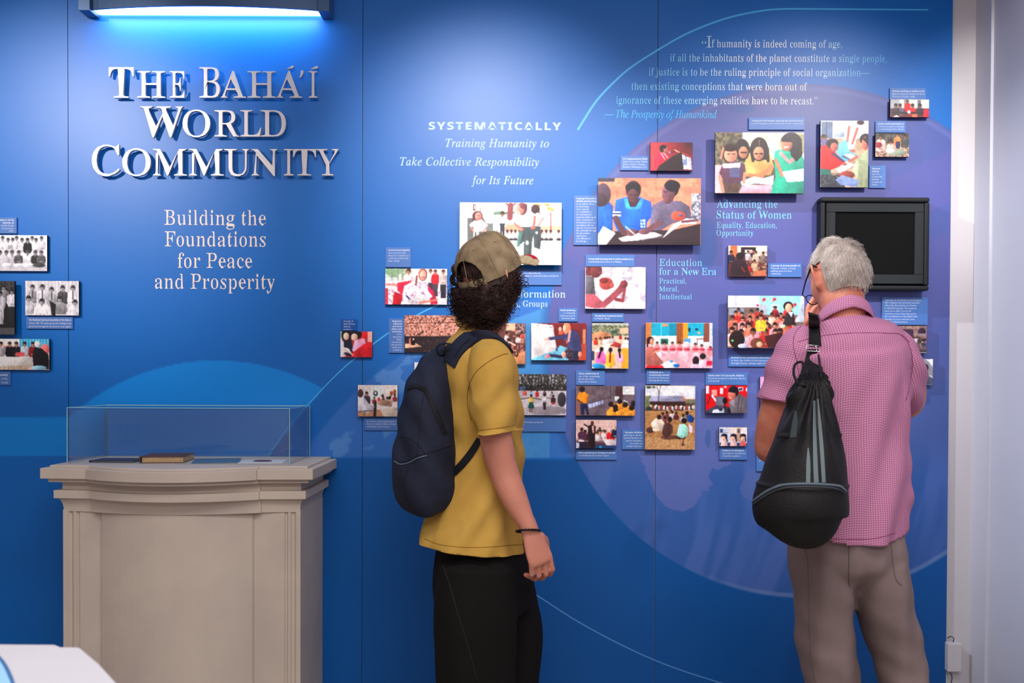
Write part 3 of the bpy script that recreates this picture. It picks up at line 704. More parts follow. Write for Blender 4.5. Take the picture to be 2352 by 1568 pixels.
# girl at left
p.poly([(1300, 1065), (1405, 1065), (1415, 1130), (1290, 1140)], (92, 104, 104)); p.rect(1312, 1065, 1330, 1135, (230, 234, 236)); p.ell(1320, 925, 46, 44, (84, 46, 52)); p.line(1288, 930, 1285, 985, 22, (84, 46, 52)); p.line(1360, 940, 1392, 992, 12, (80, 44, 50))
p.poly([(1290, 968), (1370, 965), (1418, 1010), (1400, 1030), (1385, 1015), (1388, 1066), (1292, 1068), (1288, 1015), (1262, 1030), (1248, 1005)], (252, 252, 255)); p.ell(1329, 930, 31, 38, (236, 150, 138)); p.line(1310, 922, 1348, 922, 5, (130, 60, 60)); p.line(1318, 950, 1342, 950, 5, (210, 70, 80)); p.ell(1352, 1020, 13, 12, (190, 200, 225))
p.line(1262, 1028, 1285, 1070, 13, (228, 130, 120)); p.line(1402, 1030, 1370, 1068, 13, (228, 130, 120)); p.line(1290, 985, 1318, 970, 5, (60, 66, 90))
# two girls at right
p.ell(1842, 862, 40, 42, (70, 40, 46)); p.line(1868, 870, 1885, 905, 7, (60, 34, 40)); p.poly([(1850, 890), (1915, 935), (1900, 975), (1880, 1020), (1840, 1020)], (250, 250, 253)); p.line(1912, 945, 1870, 1010, 12, (200, 110, 100))
p.poly([(1820, 1010), (1890, 1020), (1895, 1130), (1885, 1225), (1830, 1205)], (74, 84, 88)); p.ell(1855, 1075, 12, 13, (220, 226, 228)); p.ell(1855, 1240, 26, 9, (230, 228, 232))
p.poly([(1700, 1020), (1835, 1020), (1815, 1140), (1800, 1366), (1740, 1300), (1745, 1150), (1672, 1210), (1690, 1080)], (66, 80, 82)); p.poly([(1740, 1120), (1810, 1110), (1800, 1366), (1735, 1366)], (78, 92, 94)); p.poly([(1690, 1070), (1730, 1060), (1700, 1200), (1672, 1200)], (90, 130, 124)); p.ell(1770, 1165, 15, 20, (205, 222, 228))
p.poly([(1655, 895), (1780, 880), (1850, 910), (1840, 1020), (1705, 1022), (1690, 985), (1655, 985), (1645, 930)], (252, 252, 255)); p.ell(1720, 860, 48, 56, (124, 62, 70)); p.ell(1700, 868, 40, 44, (238, 150, 136), -20); p.line(1672, 880, 1700, 896, 8, (250, 240, 240)); p.ell(1735, 835, 34, 26, (124, 62, 70)); p.ell(1795, 940, 15, 15, (206, 210, 228))
p.line(1655, 990, 1705, 1040, 18, (226, 130, 118)); p.ell(1718, 1045, 22, 14, (226, 130, 118)); p.line(1838, 930, 1828, 1015, 20, (214, 110, 100)); p.ell(1822, 1028, 22, 16, (214, 112, 102)); p.line(1950, 1280, 2060, 1340, 3, (230, 224, 230))
photo(p, 'large overexposed photograph of schoolchildren in white shirts, behind the tan cap', .046, .012)
p = Pic(1130, 742, 1207, 836, (96, 62, 62), **ZA); p.rect(1500, 712, 1660, 780, (246, 190, 160)); p.rect(1570, 712, 1580, 780, (230, 150, 130)); p.speck(1450, 780, 1755, 1090, 16, None, (190, 120, 104), 3, .55, .05); p.speck(1660, 712, 1755, 880, 8, None, (190, 170, 170), 5, .55)
p.crowd(1500, 760, 1740, 900, 10, 26, [(60, 40, 44), (200, 90, 80), (230, 210, 205), (40, 30, 36)], SK[1:3]); p.poly([(1650, 1000), (1755, 960), (1755, 1090), (1650, 1090)], (196, 132, 96)); p.line(1600, 880, 1660, 910, 12, (240, 220, 214)); p.ell(1672, 995, 18, 22, (60, 40, 40)); p.ell(1670, 990, 9, 14, (190, 130, 100))
photo(p, 'photograph of a crowded discussion meeting, right beside the yellow T-shirt shoulder', .02)
p = Pic(1220, 742, 1347, 827, (112, 40, 46), **ZE); p.rect(540, 610, 1010, 700, (130, 40, 44)); p.rect(700, 610, 740, 700, (180, 60, 50)); p.rect(955, 700, 1000, 1000, (196, 130, 100)); p.rect(900, 900, 1010, 1130, (180, 74, 56))
p.poly([(240, 612), (540, 640), (600, 990), (245, 1115)], (240, 234, 236)); p.speck(260, 640, 560, 960, 30, None, (222, 206, 205), 4, .55, .05, .7); p.ell(335, 650, 6, 6, (50, 50, 70)); p.ell(445, 663, 6, 6, (50, 50, 70)); p.line(490, 672, 535, 672, 7, (110, 110, 140))
p.poly([(245, 1130), (245, 1112), (600, 980), (640, 920), (760, 960), (760, 1130)], (120, 196, 226)); p.ell(596, 975, 16, 30, (80, 90, 130))
p.ell(655, 680, 36, 44, (90, 40, 40)); p.ell(645, 700, 24, 34, (240, 170, 150)); p.rect(620, 730, 680, 770, (210, 100, 80)); p.ell(735, 690, 55, 85, (244, 140, 100)); p.line(750, 700, 750, 880, 44, (238, 130, 96)); p.ell(706, 690, 22, 40, (246, 190, 168))
p.poly([(700, 780), (820, 700), (900, 760), (945, 960), (930, 1030), (890, 1020), (885, 1125), (790, 1125), (750, 1000), (740, 860), (690, 850)], (62, 66, 110)); p.line(500, 830, 720, 800, 44, (62, 66, 110)); p.ell(450, 838, 50, 16, (244, 180, 164)); p.line(780, 720, 760, 860, 30, (240, 160, 150))
p.rect(800, 995, 900, 1125, (44, 44, 72)); p.ell(918, 1045, 24, 40, (236, 150, 128)); p.line(500, 1060, 660, 1080, 42, (50, 52, 84)); p.ell(470, 1075, 40, 24, (230, 130, 140), -20)
p.ell(765, 1035, 66, 72, (56, 42, 56)); p.speck(700, 965, 830, 1105, 10, None, (150, 140, 160), 5, .62, .05, .7); p.ell(695, 1050, 30, 42, (236, 160, 150))
photo(p, 'photograph of a woman pointing at a whiteboard over a light blue table', .022)
p = Pic(1160, 859, 1301, 953, (196, 188, 196), **ZA)
p.speck(1560, 1165, 2130, 1320, 13, (70, 66, 62), (160, 165, 176), 5, .56, .06); p.speck(1560, 1260, 2130, 1320, 9, None, (44, 42, 40), 8, .45)
for x in range(1680, 2120, 34): p.line(x, 1170, x + (x % 5) * 6 - 10, 1310, 8, (54, 48, 46))
p.line(1725, 1180, 1790, 1270, 6, (190, 180, 170)); p.rect(1700, 1285, 1755, 1315, (80, 110, 150)); p.speck(1560, 1320, 2130, 1545, 50, None, (214, 206, 214), 5); p.ell(1950, 1500, 180, 40, (120, 110, 120), 0, .6)
for x, y, h, c in ((1680, 1310, 14, W_), (1745, 1305, 18, (235, 110, 90)), (1805, 1315, 16, (150, 200, 225)), (1858, 1315, 18, (215, 50, 50)), (1925, 1315, 16, (90, 80, 90)), (1992, 1330, 18, (160, 160, 170))): p.person(x, y, h, c, SK[1], (50, 36, 36), None)
p.person(1805, 1355, 24, (240, 200, 100), SK[0], (28, 20, 22)); p.poly([(1790, 1425), (1820, 1425), (1835, 1480), (1775, 1480)], (30, 90, 84)); p.line(1790, 1385, 1690, 1400, 7, SK[0]); p.line(1820, 1385, 1895, 1400, 7, SK[0]); p.line(1795, 1480, 1795, 1510, 7, SK[0]); p.line(1812, 1480, 1812, 1510, 7, SK[0])
p.person(1925, 1350, 22, (225, 222, 230), SK[0], (28, 20, 22), (60, 50, 60)); p.line(1940, 1380, 1990, 1395, 6, SK[0]); p.person(2003, 1360, 22, (70, 44, 50), SK[0], (28, 20, 22)); p.rect(1990, 1425, 2018, 1445, (190, 60, 50)); p.ell(2080, 1400, 38, 66, (50, 48, 56), 0, .9)
photo(p, 'photograph of children holding hands in a circle under trees, right of the yellow T-shirt', .022)
p = Pic(1360, 742, 1444, 846, (214, 190, 170), **ZE); p.speck(1085, 605, 1600, 790, 16, (150, 160, 130), (96, 100, 80), 6, .5, .06); p.rect(1085, 605, 1600, 640, (226, 226, 230), .6); p.poly([(1085, 860), (1085, 760), (1200, 720), (1340, 760), (1330, 850)], (208, 140, 104)); p.rect(1470, 680, 1590, 760, (224, 180, 150)); p.ell(1380, 735, 40, 26, (70, 90, 80))
for x, c in ((1140, (200, 60, 40)), (1200, (216, 190, 160)), (1265, W_), (1295, W_), (1330, W_), (1370, (200, 195, 200)), (1550, W_), (1585, W_)): p.person(x, 790 + (abs(x - 1380) * .12), 34, c, SK[0] if x % 2 else SK[1], (30, 22, 26), None, True)
p.rect(1460, 790, 1500, 835, (176, 40, 40)); p.poly([(1340, 930), (1400, 870), (1490, 900), (1480, 960)], (160, 60, 56)); p.poly([(1110, 1000), (1250, 920), (1330, 900), (1280, 1040)], (245, 235, 240)); p.rect(1500, 900, 1590, 960, (230, 224, 228)); p.rect(1500, 960, 1600, 1240, (244, 168, 50)); p.rect(1085, 1000, 1120, 1130, (60, 70, 100))
p.poly([(1160, 1020), (1240, 1000), (1290, 1100), (1270, 1180), (1130, 1160)], (248, 110, 185)); p.line(1215, 985, 1180, 1090, 24, (30, 20, 26)); p.ell(1218, 975, 28, 32, (34, 22, 28)); p.poly([(1290, 1040), (1390, 1030), (1405, 1180), (1350, 1235), (1275, 1210)], (246, 190, 60)); p.line(1342, 1000, 1335, 1150, 22, (150, 30, 40)); p.ell(1342, 985, 26, 32, (34, 22, 28)); p.poly([(1425, 1040), (1510, 1040), (1530, 1130), (1490, 1170), (1420, 1150)], (240, 170, 200)); p.line(1465, 1000, 1475, 1090, 22, (40, 24, 32)); p.ell(1466, 988, 24, 30, (34, 22, 28)); p.ell(1180, 1215, 90, 40, (40, 140, 200), 10)
photo(p, 'upright photograph of an outdoor class with three women in pink and yellow seen from behind', .022)
p = Pic(1344, 613, 1483, 709, (196, 190, 204), **ZC_); p.speck(480, 205, 800, 580, 60, (176, 168, 184), (224, 220, 232), 8, .45, .15); p.rect(255, 205, 400, 420, (246, 232, 226)); p.speck(540, 210, 660, 300, 22, None, (240, 238, 245), 5, .6)
p.line(640, 380, 790, 250, 60, (228, 226, 238), .5); p.ell(590, 245, 20, 34, (150, 146, 160), 0, .5); p.ell(590, 245, 14, 27, (214, 208, 220), 0, .8)
p.ell(345, 240, 58, 66, (120, 60, 66)); p.poly([(255, 205), (300, 205), (300, 290), (255, 280)], (110, 54, 60)); p.ell(388, 262, 16, 14, (120, 60, 66)); p.poly([(255, 280), (330, 300), (345, 460), (255, 460)], (98, 96, 106))
p.poly([(385, 420), (500, 410), (515, 440), (520, 575), (390, 575), (380, 480)], (226, 230, 240)); p.ell(440, 358, 62, 56, (178, 78, 74)); p.ell(492, 372, 18, 26, (186, 86, 80)); p.ell(420, 330, 42, 26, (130, 54, 56)); p.line(470, 350, 480, 352, 5, (60, 20, 24))
p.poly([(255, 450), (330, 450), (410, 520), (540, 400), (580, 340), (630, 350), (620, 400), (560, 460), (430, 575), (330, 578), (255, 560)], (172, 88, 100)); p.line(530, 500, 590, 510, 30, (140, 62, 70)); p.line(590, 515, 610, 400, 24, (150, 70, 78)); p.ell(600, 362, 34, 34, (130, 62, 68)); p.line(608, 330, 632, 355, 12, (110, 50, 56))
photo(p, 'photograph of an adult guiding a small child who writes on a chalkboard', .026)
p = Pic(1374, 409, 1610, 562, (240, 140, 116), **ZB)
for r in range(4):
    for k in range(-1, 6): 
        x = 190 + k * 150 + (r % 2) * 70; y = 1068 + r * 55
        p.rect(x + 3, y + 3, x + 145, y + 50, [(250, 150, 118), (236, 128, 104), (246, 142, 112)][(r + k) % 3]); p.speck(x, y, x + 150, y + 55, 18, None, (226, 110, 90), r + k, .66, .05, .6)
p.poly([(190, 1068), (295, 1068), (290, 1090), (190, 1090)], (60, 60, 80))
p.poly([(190, 1210), (250, 1200), (285, 1240), (280, 1400), (190, 1400)], (30, 100, 190)); p.ell(222, 1168, 48, 68, (86, 66, 84)); p.ell(210, 1200, 38, 42, (70, 48, 64))
p.poly([(300, 1200), (370, 1180), (440, 1180), (510, 1210), (525, 1290), (490, 1330), (480, 1400), (320, 1410), (285, 1330)], (30, 104, 214)); p.poly([(280, 1270), (330, 1270), (330, 1300), (280, 1300)], (236, 232, 240)); p.rect(280, 1278, 330, 1286, (20, 40, 90)); p.poly([(350, 1190), (470, 1190), (450, 1250), (400, 1260), (360, 1250)], (60, 150, 230)); p.poly([(370, 1190), (450, 1190), (420, 1240), (385, 1240)], (70, 44, 56))
p.ell(405, 1140, 46, 56, (64, 42, 54)); p.ell(403, 1125, 47, 30, (28, 22, 34)); p.ell(402, 1175, 32, 42, (92, 58, 66)); p.line(385, 1168, 398, 1170, 4, (30, 16, 22)); p.line(412, 1170, 424, 1168, 4, (30, 16, 22)); p.line(392, 1206, 414, 1206, 5, (120, 60, 66))
for y in (1318, 1336, 1354): p.rect(448, y, 478, y + 12, (240, 240, 246)) 
p.line(455, 1316, 470, 1370, 6, (30, 104, 214))
p.poly([(520, 1230), (580, 1200), (690, 1205), (745, 1240), (755, 1310), (640, 1340), (560, 1390), (500, 1380)], (104, 94, 118)); p.ell(675, 1295, 42, 28, (226, 80, 60)); p.ell(688, 1290, 16, 12, (120, 90, 110))
p.ell(632, 1130, 46, 52, (34, 28, 42)); p.ell(615, 1160, 40, 56, (118, 78, 88)); p.ell(640, 1115, 46, 34, (34, 28, 42)); p.line(590, 1150, 604, 1152, 5, (30, 18, 24)); p.line(590, 1192, 608, 1190, 5, (150, 80, 84)); p.ell(610, 1205, 24, 18, (110, 70, 80))
p.speck(755, 1160, 810, 1330, 12, (180, 180, 190), (90, 94, 110), 5, .5); p.poly([(290, 1390), (480, 1380), (640, 1380), (810, 1340), (810, 1475), (190, 1475), (200, 1430)], (62, 46, 54))
p.poly([(195, 1410), (225, 1358), (300, 1400), (240, 1475), (195, 1475)], (240, 240, 250)); p.poly([(315, 1430), (450, 1395), (540, 1395), (585, 1412), (470, 1440), (340, 1450)], (240, 238, 246)); p.poly([(580, 1430), (640, 1350), (720, 1310), (805, 1315), (780, 1340), (690, 1345), (620, 1400)], (238, 234, 242)); p.line(440, 1440, 580, 1420, 4, (120, 110, 120))
p.line(560, 1340, 480, 1390, 34, (112, 74, 84)); p.ell(470, 1390, 34, 18, (120, 80, 90)); p.ell(390, 1395, 38, 22, (120, 78, 84)); p.line(360, 1360, 415, 1408, 6, (240, 236, 240)); p.line(700, 1330, 790, 1320, 16, (120, 76, 84)); p.line(300, 1310, 350, 1400, 34, (100, 64, 72))
photo(p, 'large photograph of three young men writing before an orange brick wall', .05, .012)
p = Pic(1494, 327, 1591, 392, (112, 28, 40), **dict(ox=1310, oy=150, f=5.808)); p.mix(sst(1600, 1100, p.U), (190, 66, 74)); p.mix(sst(1450, 1640, p.U) * sst(1180, 1030, p.V), (64, 24, 36))
p.poly([(1130, 1240), (1170, 1160), (1260, 1170), (1310, 1230), (1220, 1310), (1140, 1400), (1120, 1300)], (226, 40, 70)); p.line(1210, 1170, 1260, 1250, 12, (250, 210, 220)); p.line(1240, 1165, 1300, 1230, 12, (250, 200, 214)); p.ell(1236, 1110, 46, 50, (40, 20, 26)); p.ell(1272, 1125, 32, 52, (170, 96, 88)); p.ell(1240, 1088, 44, 26, (40, 20, 26)); p.line(1292, 1140, 1300, 1142, 6, (236, 190, 180))
p.poly([(1150, 1410), (1180, 1340), (1390, 1200), (1480, 1160), (1500, 1200), (1515, 1400)], (50, 28, 38)); p.poly([(1490, 1185), (1610, 1235), (1628, 1390), (1515, 1385)], (206, 210, 222)); p.poly([(1480, 1160), (1500, 1160), (1615, 1215), (1610, 1235)], (170, 60, 54)); p.poly([(1385, 1130), (1400, 1126), (1470, 1158), (1450, 1166)], (236, 196, 150)); p.line(1330, 1160, 1400, 1150, 9, (40, 30, 40)); p.ell(1326, 1160, 10, 12, (170, 190, 225))
p.rect(1510, 1205, 1555, 1330, (70, 100, 160)); p.ell(1530, 1235, 18, 20, (206, 210, 222)); p.line(1532, 1250, 1532, 1330, 9, (206, 210, 222)); 
for y in (1250, 1268, 1286, 1304, 1322): p.line(1568, y, 1612, y + 4, 4, (130, 140, 170))
p.ell(1205, 1290, 22, 20, (200, 20, 40))
photo(p, 'dark red photograph of a speaker at a lectern', .022)
p = Pic(1643, 304, 1847, 444, (90, 84, 70), **ZB); p.speck(895, 790, 1100, 1000, 12, (86, 82, 72), (130, 120, 96), 4, .5, .1); p.speck(1060, 790, 1435, 960, 30, (200, 206, 170), (236, 236, 214), 6, .45, .1); p.rect(1395, 800, 1432, 920, (120, 110, 70), .6); p.rect(895, 990, 940, 1160, (232, 180, 190))
p.poly([(1060, 1000), (1100, 930), (1150, 900), (1230, 930), (1250, 1000), (1230, 1050), (1080, 1060)], (226, 172, 104)); p.ell(1058, 900, 46, 66, (52, 40, 44)); p.ell(1066, 915, 28, 36, (190, 128, 100)); p.poly([(1100, 900), (1220, 900), (1215, 960), (1115, 960)], (50, 40, 44)); p.ell(1160, 895, 54, 72, (54, 42, 46)); p.ell(1158, 920, 32, 40, (200, 138, 110)); p.line(1160, 840, 1160, 870, 5, (150, 110, 100)); [p.line(a_, b2_, a_ + 16, b2_ + 1, 8, (50, 30, 32)) for a_, b2_ in ((1135, 922), (1165, 922), (1050, 915), (1068, 915), (1308, 862), (1330, 860))]; p.line(1150, 946, 1168, 946, 6, (150, 70, 66)); p.ell(1160, 934, 7, 6, (170, 110, 90))
p.line(1210, 890, 1215, 965, 18, (50, 38, 44)); p.line(1110, 890, 1125, 965, 16, (50, 38, 44)); p.line(1100, 1050, 1180, 1060, 22, (186, 126, 92)); p.line(1235, 1000, 1170, 1062, 22, (186, 126, 92)); p.poly([(1050, 1090), (1130, 1060), (1190, 1070), (1250, 1050), (1245, 1110), (1140, 1100), (1060, 1118)], (232, 234, 240)); p.poly([(1040, 1158), (1060, 1110), (1240, 1108), (1240, 1158)], (230, 156, 170))
p.poly([(1255, 905), (1320, 890), (1400, 900), (1432, 960), (1432, 1160), (1230, 1160), (1260, 1060), (1250, 960)], (34, 164, 136)); p.poly([(1290, 900), (1340, 960), (1400, 920), (1390, 945), (1345, 985), (1280, 925)], (230, 140, 140)); p.line(1262, 960, 1300, 1050, 22, (196, 134, 104)); p.poly([(1300, 1030), (1432, 1010), (1432, 1085), (1330, 1092)], (236, 238, 242)); p.ell(1352, 850, 62, 56, (44, 34, 44)); p.poly([(1340, 830), (1415, 830), (1420, 930), (1385, 970), (1350, 930)], (44, 34, 44)); p.ell(1325, 865, 34, 42, (196, 130, 106)); p.line(1310, 885, 1335, 880, 5, (250, 240, 240)); p.poly([(1290, 830), (1340, 800), (1360, 850), (1300, 850)], (44, 34, 44))
p.poly([(940, 990), (1000, 960), (1075, 985), (1085, 1060), (1040, 1100), (960, 1100), (920, 1040)], (96, 62, 84)); p.poly([(940, 985), (1050, 975), (1045, 1005), (945, 1010)], (228, 226, 236)); p.rect(985, 1010, 1045, 1065, (90, 90, 130)); p.poly([(950, 1100), (1040, 1100), (1035, 1155), (950, 1155)], (90, 66, 60)); p.ell(985, 920, 46, 58, (60, 42, 42)); p.ell(990, 930, 40, 44, (222, 150, 124)); p.line(970, 925, 984, 925, 5, (60, 30, 30)); p.line(1000, 925, 1014, 925, 5, (60, 30, 30)); p.ell(986, 888, 44, 22, (60, 42, 42)); p.line(925, 1060, 945, 1150, 20, (206, 140, 116)); p.line(1075, 1040, 1070, 1095, 18, (206, 140, 116)); p.line(930, 950, 945, 890, 14, (200, 140, 116))
photo(p, 'large photograph of three girls and a toddler reading, one in a green dress', .052, .012)
p = Pic(1673, 564, 1762, 635, (92, 46, 44), **ZC_); p.rect(1540, 15, 1890, 110, (236, 214, 196)); p.rect(1560, 15, 1620, 120, (210, 110, 70)); p.rect(1655, 30, 1790, 40, (40, 26, 30)); p.rect(1655, 40, 1790, 110, (50, 34, 38)); p.rect(1690, 55, 1755, 80, (226, 216, 210))
p.speck(1700, 60, 1890, 290, 14, None, (170, 130, 110), 4, .55); p.person(1718, 60, 26, (190, 180, 190), SK[2], (30, 20, 24)); p.person(1788, 62, 30, (210, 190, 170), SK[2], (60, 30, 30)); p.person(1855, 70, 30, (120, 104, 100), SK[1]); p.person(1775, 140, 30, (196, 170, 140), SK[1]); p.ell(1720, 230, 40, 30, (170, 40, 44)); p.rect(1770, 240, 1880, 290, (190, 110, 80)); p.person(1565, 60, 34, (40, 40, 70), SK[1])
p.ell(1645, 110, 36, 34, (34, 22, 30)); p.poly([(1550, 290), (1570, 170), (1640, 135), (1700, 160), (1740, 290)], (52, 30, 42)); p.line(1660, 210, 1690, 250, 12, (140, 50, 40))
photo(p, 'dark photograph of young musicians around a piano', .018)
p = Pic(1672, 679, 1848, 799, (120, 100, 96), **ZC_); p.rect(1535, 465, 1820, 570, (222, 226, 238)); p.rect(1815, 465, 2225, 640, (150, 208, 222)); p.rect(1595, 465, 1620, 560, (190, 190, 200)); p.poly([(2170, 640), (2200, 465), (2225, 465), (2225, 700), (2130, 700)], (190, 200, 214)); p.rect(1820, 545, 1890, 640, (170, 176, 186)); p.rect(1925, 545, 1995, 660, (190, 200, 206)); p.rect(1935, 560, 1985, 570, (110, 130, 150)); p.rect(1935, 590, 1985, 600, (110, 130, 150))
for x, y in ((1862, 500), (1955, 498), (2140, 545)): p.ell(x, y, 16, 14, (200, 60, 70)); p.ell(x - 12, y + 14, 10, 10, (220, 110, 110))
p.rect(1795, 545, 1815, 565, (200, 30, 50)); p.rect(1545, 580, 1680, 640, (140, 150, 165)); p.rect(1600, 600, 1660, 630, (90, 110, 150))
sh = [(220, 150, 160), (190, 50, 50), (200, 200, 215), (150, 40, 50), (230, 190, 170), (110, 40, 44), (200, 110, 90)]
rr = random.Random(5)
for y, n, h in ((570, 4, 34), (605, 7, 38), (650, 8, 44), (700, 8, 52), (760, 7, 60)):
    for k in range(n): p.person(1560 + (2170 - 1560) * (k + rr.uniform(.1, .7)) / n, y + rr.uniform(-14, 14), h, rr.choice(sh), rr.choice(SK[1:3]), (40, 28, 28), None, True)
p.person(1835, 632, 52, (238, 200, 60), SK[2], (60, 36, 30), None, True); p.ell(2080, 560, 44, 42, (40, 26, 30)); p.ell(2085, 575, 32, 40, (232, 170, 140)); p.poly([(2060, 620), (2130, 620), (2140, 700), (2090, 740), (2040, 720)], (50, 42, 48)); p.poly([(2080, 615), (2125, 610), (2110, 660)], (220, 224, 230))
p.ell(1620, 860, 70, 80, (44, 30, 32)); p.ell(1800, 895, 60, 50, (110, 66, 54)); p.ell(1825, 905, 28, 26, (214, 160, 130)); p.rect(1570, 862, 1588, 878, (110, 226, 140)); p.ell(1675, 920, 46, 22, (190, 190, 220)); p.poly([(1870, 830), (2030, 790), (2040, 935), (1900, 935)], (70, 34, 36)); p.ell(2035, 740, 22, 14, (170, 226, 170))
photo(p, 'photograph of a crowded classroom of small children, left of the pink sleeve', .052, .012)
p = Pic(1483, 741, 1637, 845, (240, 200, 205), **ZC_); p.rect(795, 710, 1400, 830, (20, 170, 200)); p.rect(795, 710, 850, 900, (200, 130, 80)); p.rect(930, 715, 940, 825, (90, 210, 226)); p.rect(1010, 715, 1075, 825, (10, 140, 170)); p.rect(945, 720, 995, 742, (240, 150, 100)); p.rect(1075, 710, 1135, 900, (170, 96, 56)); p.rect(1135, 710, 1178, 880, (240, 160, 50)); p.rect(1090, 715, 1094, 890, (110, 60, 40)); p.rect(1110, 715, 1114, 890, (110, 60, 40))
p.rect(850, 825, 1075, 900, (214, 230, 226)); p.rect(1180, 825, 1400, 910, (210, 224, 230)); p.rect(1320, 710, 1370, 880, (140, 84, 70)); p.rect(1370, 710, 1396, 900, (196, 200, 214)); p.rect(930, 855, 998, 905, (40, 110, 100)); p.ell(965, 882, 20, 14, (20, 50, 50)); p.rect(1140, 850, 1200, 890, (90, 160, 210)); p.rect(1180, 755, 1200, 790, (20, 60, 80)); p.ell(1255, 768, 16, 10, (20, 50, 80)); p.rect(1262, 790, 1290, 812, (230, 180, 150)); p.line(1255, 855, 1355, 855, 6, (140, 50, 50)); p.line(1262, 855, 1262, 905, 5, (140, 50, 50))
p.poly([(880, 960), (1380, 930), (1396, 1118), (798, 1118)], (240, 196, 206)); p.speck(900, 950, 1390, 1118, 40, None, (224, 160, 176), 4, .55)
for x in (900, 968, 1038, 1102, 1168, 1245, 1302, 1380): p.person(x, 880 + (x > 1200) * (x - 1200) * .22, 30, (236, 150, 160), SK[2], (60, 30, 34), None, True); p.ell(x, 948, 30, 10, (200, 60, 80))
p.ell(1165, 905, 30, 26, (240, 214, 224)); p.ell(838, 868, 32, 32, (44, 26, 32)); p.ell(852, 882, 18, 30, (226, 150, 120)); p.line(815, 880, 812, 930, 14, (44, 26, 32)); p.poly([(800, 930), (860, 920), (900, 1000), (960, 1070), (900, 1110), (798, 1090)], (176, 104, 96)); p.line(870, 980, 930, 950, 14, (226, 150, 120))
p.rect(800, 1095, 960, 1118, (214, 40, 60)); p.ell(1020, 1090, 70, 34, (236, 238, 248)); p.ell(1075, 1095, 28, 16, (30, 120, 200)); p.ell(1030, 1058, 16, 10, (60, 150, 210)); p.ell(1250, 1050, 30, 40, (44, 30, 38)); p.line(1255, 1060, 1258, 1100, 14, (44, 30, 38)); p.poly([(1200, 1118), (1215, 1080), (1280, 1080), (1290, 1118)], (236, 190, 214)); p.ell(1312, 1010, 28, 26, (44, 30, 38)); p.poly([(1275, 1118), (1280, 1050), (1345, 1045), (1345, 1118)], (240, 200, 220)); p.rect(1345, 1050, 1396, 1090, (206, 30, 70))
photo(p, 'photograph of preschoolers in pink sitting in a circle in a turquoise room', .024)
p = Pic(1323, 886, 1459, 954, (98, 84, 96), **ZD); p.speck(210, 320, 870, 655, 50, None, (130, 112, 118), 5, .5, .2, .7); p.mix(sst(330, 210, p.U + (600 - p.V) * .3), (150, 100, 90)); p.line(598, 325, 600, 470, 6, (50, 40, 50)); p.rect(655, 330, 740, 460, (80, 50, 56)); p.rect(735, 325, 872, 422, (222, 226, 226)); p.line(750, 355, 840, 350, 6, (170, 180, 180)); p.line(760, 390, 830, 388, 4, (170, 180, 180)); p.line(360, 520, 600, 450, 5, (70, 60, 70))
p.poly([(345, 530), (520, 484), (522, 524), (360, 578)], (170, 180, 225)); 
for x in (392, 428, 460, 492): p.line(x, 515 - (x - 392) * .26, x + 2, 565 - (x - 392) * .26, 5, (96, 86, 100))
p.poly([(245, 400), (300, 385), (355, 430), (345, 470), (335, 520), (270, 525), (220, 470)], (244, 146, 40)); p.line(228, 480, 300, 530, 16, (96, 60, 50)); p.ell(280, 362, 32, 34, (44, 30, 36)); p.poly([(258, 525), (335, 525), (360, 650), (335, 650), (315, 560), (300, 650), (270, 650)], (34, 40, 84)); p.rect(650, 440, 695, 488, (210, 222, 224)); p.line(690, 480, 790, 500, 9, (206, 216, 218)); p.line(760, 485, 790, 520, 9, (206, 216, 218))
for x, y in ((640, 540), (710, 520), (660, 590), (790, 560), (600, 600), (850, 600), (740, 600)): p.ell(x, y + 30, 46, 48, (238, 152, 54))
for x, y in ((655, 560), (705, 495), (765, 535), (860, 520), (838, 570), (660, 600), (605, 530)): p.ell(x, y, 30, 30, (40, 26, 30))
for x, y in ((700, 630), (620, 640), (800, 640)): p.ell(x, y, 44, 30, (240, 156, 56))
photo(p, 'photograph of a teacher in orange before a class dressed in orange', .024)
p = Pic(1323, 964, 1416, 1029, (222, 186, 178), **ZD); p.mix(sst(900, 980, p.V), (90, 60, 80))
for x in (300, 480, 560): p.rect(x, 705, x + 30, 820, (232, 200, 190), .6)
p.crowd(215, 790, 420, 850, 7, 38, [(90, 50, 80), (60, 50, 70), (150, 80, 90)]); p.crowd(430, 790, 560, 850, 7, 34, [(230, 220, 225), (220, 200, 140), (190, 130, 130)], SK[2:]); p.person(600, 795, 48, (214, 30, 40), SK[3], (236, 190, 190)); p.person(650, 770, 40, (40, 44, 70), SK[3], (200, 170, 160)); p.poly([(510, 920), (600, 920), (665, 930), (665, 990), (560, 1000)], (226, 210, 216)); p.rect(420, 990, 665, 1026, (40, 70, 120)); p.ell(490, 1010, 16, 10, (60, 190, 210)); p.rect(245, 930, 300, 950, (240, 230, 235)); p.poly([(215, 960), (250, 970), (270, 1026), (215, 1026)], (190, 200, 220)); p.rect(250, 950, 340, 1026, (50, 36, 60))
p.ell(393, 742, 18, 25, (90, 50, 50)); p.line(378, 735, 410, 728, 8, (60, 40, 50)); p.poly([(350, 770), (390, 755), (435, 780), (425, 860), (425, 1024), (345, 1024), (345, 860)], (44, 28, 36)); p.line(355, 790, 305, 755, 16, (60, 46, 60)); p.poly([(392, 775), (410, 775), (415, 850), (395, 850)], (236, 180, 170))
photo(p, 'photograph of a dark-suited man addressing a seated audience', .024)
